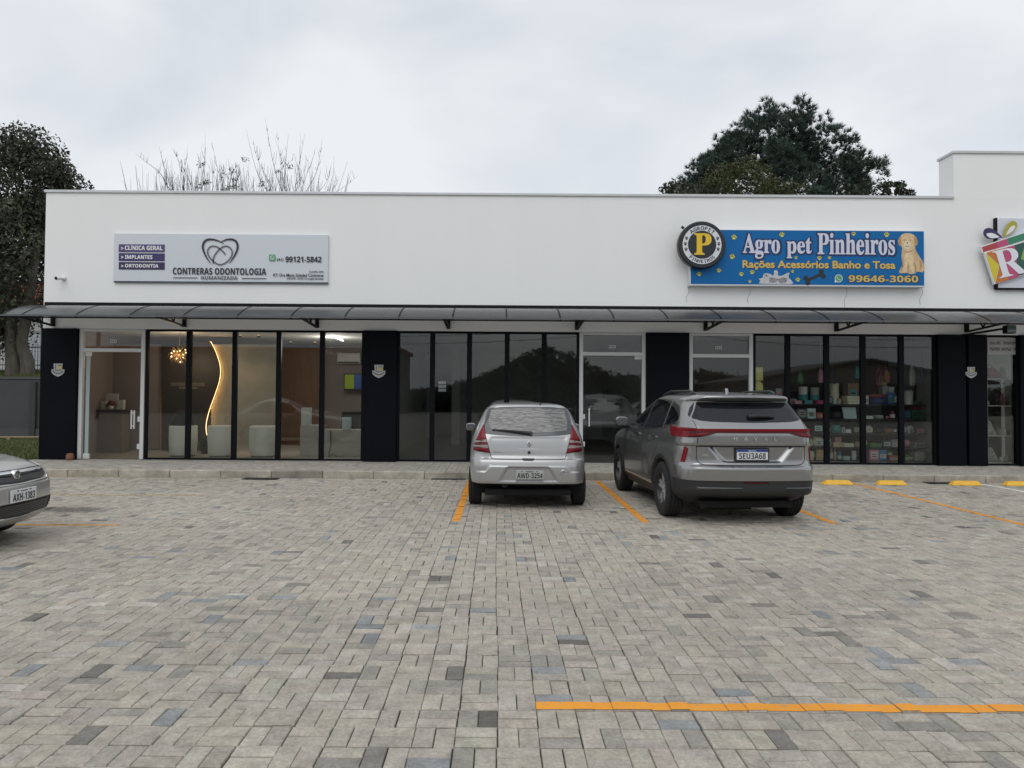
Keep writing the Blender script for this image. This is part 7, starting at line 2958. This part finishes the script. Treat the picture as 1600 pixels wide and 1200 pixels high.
# pine behind the roof
PYY = 34.0
pc = at(1212, 300, PYY)
t = thing('pine_tree', 'big dark green pine with a domed crown behind the white roof', 'tree', (pc.x, PYY, 0))
m = MB()
m.tube([(pc.x, PYY, 0), (pc.x + .1, PYY, 6), (pc.x, PYY, 10.5), (pc.x, PYY, 13.2)], [.38, .30, .2, .05], 10)
outl = [(1075, 285), (1086, 250), (1110, 222), (1138, 196), (1163, 172), (1195, 164), (1228, 174), (1258, 190), (1282, 204), (1312, 212), (1335, 232), (1358, 252), (1350, 282)]
def _dome(px):
    us = [q[0] for q in outl]
    return max(166.0, float(np.interp(px, us, [q[1] for q in outl])))
cl = []
while len(cl) < 175:
    u = random.uniform(1084, 1350)
    top = _dome(u)
    v_ = top + 27 + (325 - top) * random.random() ** 1.7
    dy = random.uniform(-2.6, 2.6)
    q = at(u, v_, PYY)
    cl.append((q.x, PYY + dy * (1 - .5 * abs(u - 1212) / 150), q.z))
for u, v_ in ((1170, 176), (1184, 170), (1200, 168), (1222, 178), (1246, 192), (1280, 204), (1322, 234), (1340, 246), (1335, 280), (1118, 226), (1140, 200), (1098, 262), (1092, 286), (1300, 218)):
    q = at(u, v_ + 20, PYY)
    cl.append((q.x, PYY + random.uniform(-.5, .5), q.z))
cl = np.array(cl)
for c in cl[::5]:
    z0 = min(max(c[2] - 1.6, 5.5), 12.6)
    limb(m, (pc.x, PYY, z0), c, .05, .012)
m.build('trunk', M_BARK, t)
per, ned = 34, 22
tc_ = np.repeat(cl, per, 0)
nt_ = len(tc_)
d = rng.normal(0, 1, (nt_, 3))
d /= np.linalg.norm(d, axis=1)[:, None]
tc_ = tc_ + d * np.array([.68, .68, .55]) * (rng.random(nt_) ** .5)[:, None] * np.repeat(rng.uniform(.6, 1.18, len(cl)), per)[:, None]
ax = d * .55 + np.array([0, 0, .75])
ax += (tc_ - np.array([pc.x, PYY, 9.0])) * .06
ax /= np.linalg.norm(ax, axis=1)[:, None]
tin = np.array([.064, .092, .075])[None] * np.repeat(rng.normal(1, .18, (len(cl), 1)), per, 0) * rng.normal(1, .2, (nt_, 1)).clip(.4, 1.7)
N = nt_ * ned
o_ = np.repeat(tc_, ned, 0)
dr = np.repeat(ax, ned, 0) + rng.normal(0, .55, (N, 3))
dr /= np.linalg.norm(dr, axis=1)[:, None]
sd2 = np.cross(dr, rng.normal(0, 1, (N, 3)))
sd2 /= np.linalg.norm(sd2, axis=1)[:, None]
ln = rng.uniform(.18, .33, N)[:, None]
quads_mesh('crown', np.stack([o_ - sd2 * .017, o_ + sd2 * .017, o_ + dr * ln], 1), 3, np.repeat(tin, ned, 0) * rng.normal(1, .15, (N, 1)).clip(.5, 1.5), M_NEED, t)

# rounder light green tree in front of it and two leafy crowns at its sides
for lab, cs, Yt, tintc, per_, sz, rad in (
        ('rounder olive green tree in front of the dark pine behind the roof', [(1105, 292), (1120, 278), (1140, 268), (1160, 266), (1182, 270), (1205, 280), (1222, 292), (1095, 300), (1150, 285), (1180, 292), (1130, 298), (1210, 302), (1165, 300), (1145, 274), (1240, 300), (1190, 302)], 31.0, (.062, .070, .028), 420, .062, .62),
        ('sparse leafy shrub top at the left foot of the pine', [(1035, 303), (1048, 297), (1060, 290), (1072, 284), (1080, 296), (1062, 302), (1050, 304)], 30.5, (.050, .060, .034), 90, .085, .40),
        ('leafy branch tips right of the pine behind the roof', [(1372, 298), (1384, 288), (1398, 293), (1410, 298), (1355, 298), (1390, 302), (1340, 296), (1320, 300), (1422, 301)], 30.5, (.034, .042, .026), 85, .10, .34)):
    pts = [tuple(at(u, v, Yt)) for u, v in cs]
    pts = [(p[0], p[1] + random.uniform(-.8, .8), p[2]) for p in pts]
    bx = sum(p[0] for p in pts) / len(pts)
    t = thing('broadleaf_tree', lab, 'tree', (bx, Yt, 0))
    m = MB()
    m.tube([(bx, Yt, 0), (bx + .1, Yt, 4), (bx, Yt, 6.6)], [.2, .15, .08], 8)
    for p in pts:
        limb(m, (bx, Yt, 6.2), p, .05, .012)
    m.build('trunk', M_BARK, t)
    v, tn = leaf_cloud(pts, rad, per_, sz, tintc)
    quads_mesh('crown', v, 4, tn, M_LEAF, t)

# bare winter trees behind the roof
M_TWIG = mat('bare twigs', (.045, .037, .030), .9)


def bare_tree(lab, stems, Yb, u_base, seed, clumps=()):
    random.seed(seed)
    b0 = at(u_base, 330, Yb)
    t = thing('bare_tree', lab, 'tree', (b0.x, Yb, 0), group='bare trees behind the roof')
    m = MB()
    m.tube([(b0.x, Yb, 0), (b0.x + .05, Yb, b0.z * .6), (b0.x, Yb, b0.z)], [.2, .15, .10], 8)
    for (u0, v0, u1, v1, r) in stems:
        p, q = at(u0, v0, Yb), at(u1, v1 + 9, Yb)
        yj = random.uniform(-1.0, 1.0)
        a = Vector((b0.x, Yb, b0.z))
        p = Vector((p.x, Yb + yj * .5, p.z))
        q = Vector((q.x, Yb + yj, q.z))
        cur = smooth([tuple(a), tuple(a.lerp(p, .6) + Vector((0, 0, -.12))), tuple(p), tuple(p.lerp(q, .45) + Vector(((p.x - b0.x) * .06, 0, .05))), tuple(q)], 4)
        n_ = len(cur)
        m.tube(cur, [r * .5 * (1 - .86 * k / (n_ - 1)) for k in range(n_)], 5, caps=False)
        for k in range(random.randint(5, 9)):
            i = random.randint(int(n_ * .35), n_ - 3)
            s = Vector(cur[i])
            L = random.uniform(.25, 1.1) * (1.15 - i / n_)
            dx = random.uniform(-.35, .35)
            e = s + Vector((dx * L, random.uniform(-.3, .3) * L, L))
            mid = s.lerp(e, .4) + Vector((dx * .25 * L, 0, -.05 * L))
            m.tube([s, mid, e], [.009, .007, .0035], 4, caps=False)
    for k in range(170):
        u = u_base + max(-74, min(74, random.gauss(0, 46)))
        v = random.uniform(262, 322)
        s = at(u, 318, Yb + 0)
        s = Vector((s.x, Yb + random.uniform(-1.2, 1.2), s.z - .1))
        e = at(u + random.gauss((u - u_base) * .12, 6), v, Yb)
        e = Vector((e.x, s.y, e.z + .15))
        m.tube([s, s.lerp(e, .5) + Vector((random.uniform(-.05, .05), 0, 0)), e], [.008, .006, .003], 4, caps=False)
    m.build('trunk', M_TWIG, t)
    if clumps:
        v, tn = leaf_cloud([tuple(at(u, v_, Yb)) for u, v_ in clumps], .20, 34, .045, (.085, .09, .055))
        quads_mesh('moss_clumps', v, 4, tn, M_LEAF, t)


bare_tree('bare tree with wide curved shoots, furthest left behind the clinic roof',
          [(250, 270, 213, 232, .035), (282, 294, 250, 262, .03), (262, 280, 244, 216, .03), (300, 292, 272, 225, .035), (285, 270, 273, 228, .02), (305, 296, 318, 216, .03), (310, 280, 313, 210, .02), (322, 292, 330, 208, .03), (262, 285, 232, 300, .02), (270, 300, 240, 250, .02), (290, 290, 302, 225, .02)], 31.5, 292, 11, ((315, 257), (320, 286), (312, 290), (324, 284)))
bare_tree('small bare tree with moss clumps in the middle behind the clinic roof',
          [(345, 285, 331, 210, .025), (350, 280, 350, 236, .025), (362, 270, 374, 248, .025), (340, 282, 322, 240, .02), (370, 288, 384, 258, .02), (352, 276, 362, 266, .02)], 32.0, 352, 12, ((363, 266), (356, 294), (366, 292), (350, 296), (361, 290), (352, 274), (382, 249), (366, 281)))
bare_tree('dense bare tree with tall straight shoots above the phone number sign',
          [(410, 285, 391, 200, .035), (408, 262, 394, 206, .02), (436, 275, 426, 190, .035), (450, 290, 426, 200, .03), (448, 285, 456, 206, .035), (462, 282, 475, 196, .03), (470, 275, 473, 200, .02), (490, 270, 498, 200, .03), (480, 262, 490, 215, .02), (446, 280, 444, 205, .02), (505, 290, 517, 246, .025), (515, 290, 522, 255, .02), (420, 290, 405, 245, .02), (432, 270, 460, 232, .025), (470, 285, 486, 236, .02), (530, 298, 560, 268, .02)], 31.0, 455, 13, ((409, 290), (412, 284), (435, 268), (452, 260)))
random.seed(21)

# ------------------------------------------------------------------ across the street, seen only in reflections
n = 16000
ux = rng.uniform(-75, 75, n)
hh = 3.4 + .7 * np.sin(ux * .11) + .6 * np.sin(ux * .31 + 1) + 3.0 * np.exp(-((ux - 6) / 5) ** 2)
uz = rng.random(n) ** .7 * hh
p_ = np.stack([ux, -46 + rng.normal(0, 1.5, n), uz], -1)
nb = 5000
bx_ = rng.normal(4, 3.6, nb)
bz_ = rng.random(nb) * (3.2 + 2.8 * np.exp(-((bx_ - 4) / 4.5) ** 2))
p_ = np.concatenate([p_, np.stack([bx_, -46 + rng.normal(0, 1.5, nb), bz_], -1)])
v, tn = leaf_cloud(p_, .5, 5, .26, (.115, .12, .105))
w_o = stuff(quads_mesh('distant_woods', v, 4, tn, M_LEAF))
tag(w_o, 'dark strip of woods across the street', 'woods')
t = thing('warehouse', 'low gabled building across the street, reflected in the pet shop glass', 'building', (28, -24, 0))
m = MB()
m.prism([(19, 0), (37, 0), (37, 2.9), (28, 4.5), (19, 2.9)], -34, -22)
m.build('wall', mat('warehouse wall', (.22, .22, .215), .8), t)
m = MB()
m.prism([(18.4, 2.82), (28, 4.53), (37.6, 2.82), (37.6, 3.0), (28, 4.72), (18.4, 3.0)], -34.5, -21.5)
m.build('roof', mat('warehouse roof', (.10, .10, .10), .6), t)
m = MB()
m.box(22, 26, -21.99, -21.9, 0, 2.8)
m.box(29, 34, -21.99, -21.9, 0, 2.8)
m.build('gate', mat('warehouse gate', (.03, .03, .03), .6), t)
t = thing('reflection_filler_building', 'long low building added across the street to soften the clinic glass reflection', 'building', (-40, -32, 0))  # unseen building added to even out the reflection in the clinic glass
m = MB()
m.box(-85, -9, -40, -32, 0, 5.6)
m.build('wall', mat('reflection filler wall', (.15, .142, .135), .8, var=.05, vscale=.5), t)
m = MB()
m.box(-85.3, -8.7, -40.3, -31.7, 5.6, 5.9)
m.build('roof', mat('red tiles', (.24, .075, .045), .8), t)
m = MB()
for k in range(9):
    m.box(-82 + k * 8.2, -79.5 + k * 8.2, -31.99, -31.9, 1.0, 2.6)
m.build('windows', mat('far window', (.08, .09, .10), .3), t)
t = thing('power_line', 'wooden power poles with two sagging wires across the street', 'power line', (-26, -14, 0))
for x in (-26, 10, 40):
    m = MB()
    m.tube([(x, -14, 0), (x, -14, 7.5)], [.15, .11], 8)
    m.build('pole', M_BARK, t)
m = MB()
for z, y in ((6.6, -14), (6.1, -14.2)):
    for x0_, x1_ in ((-26, 10), (10, 40)):
        m.tube([(x0_ + (x1_ - x0_) * k / 16, y, z - 1.1 * (1 - (2 * k / 16 - 1) ** 2)) for k in range(17)], .022, 4)
m.build('wires', M_BLACK, t)
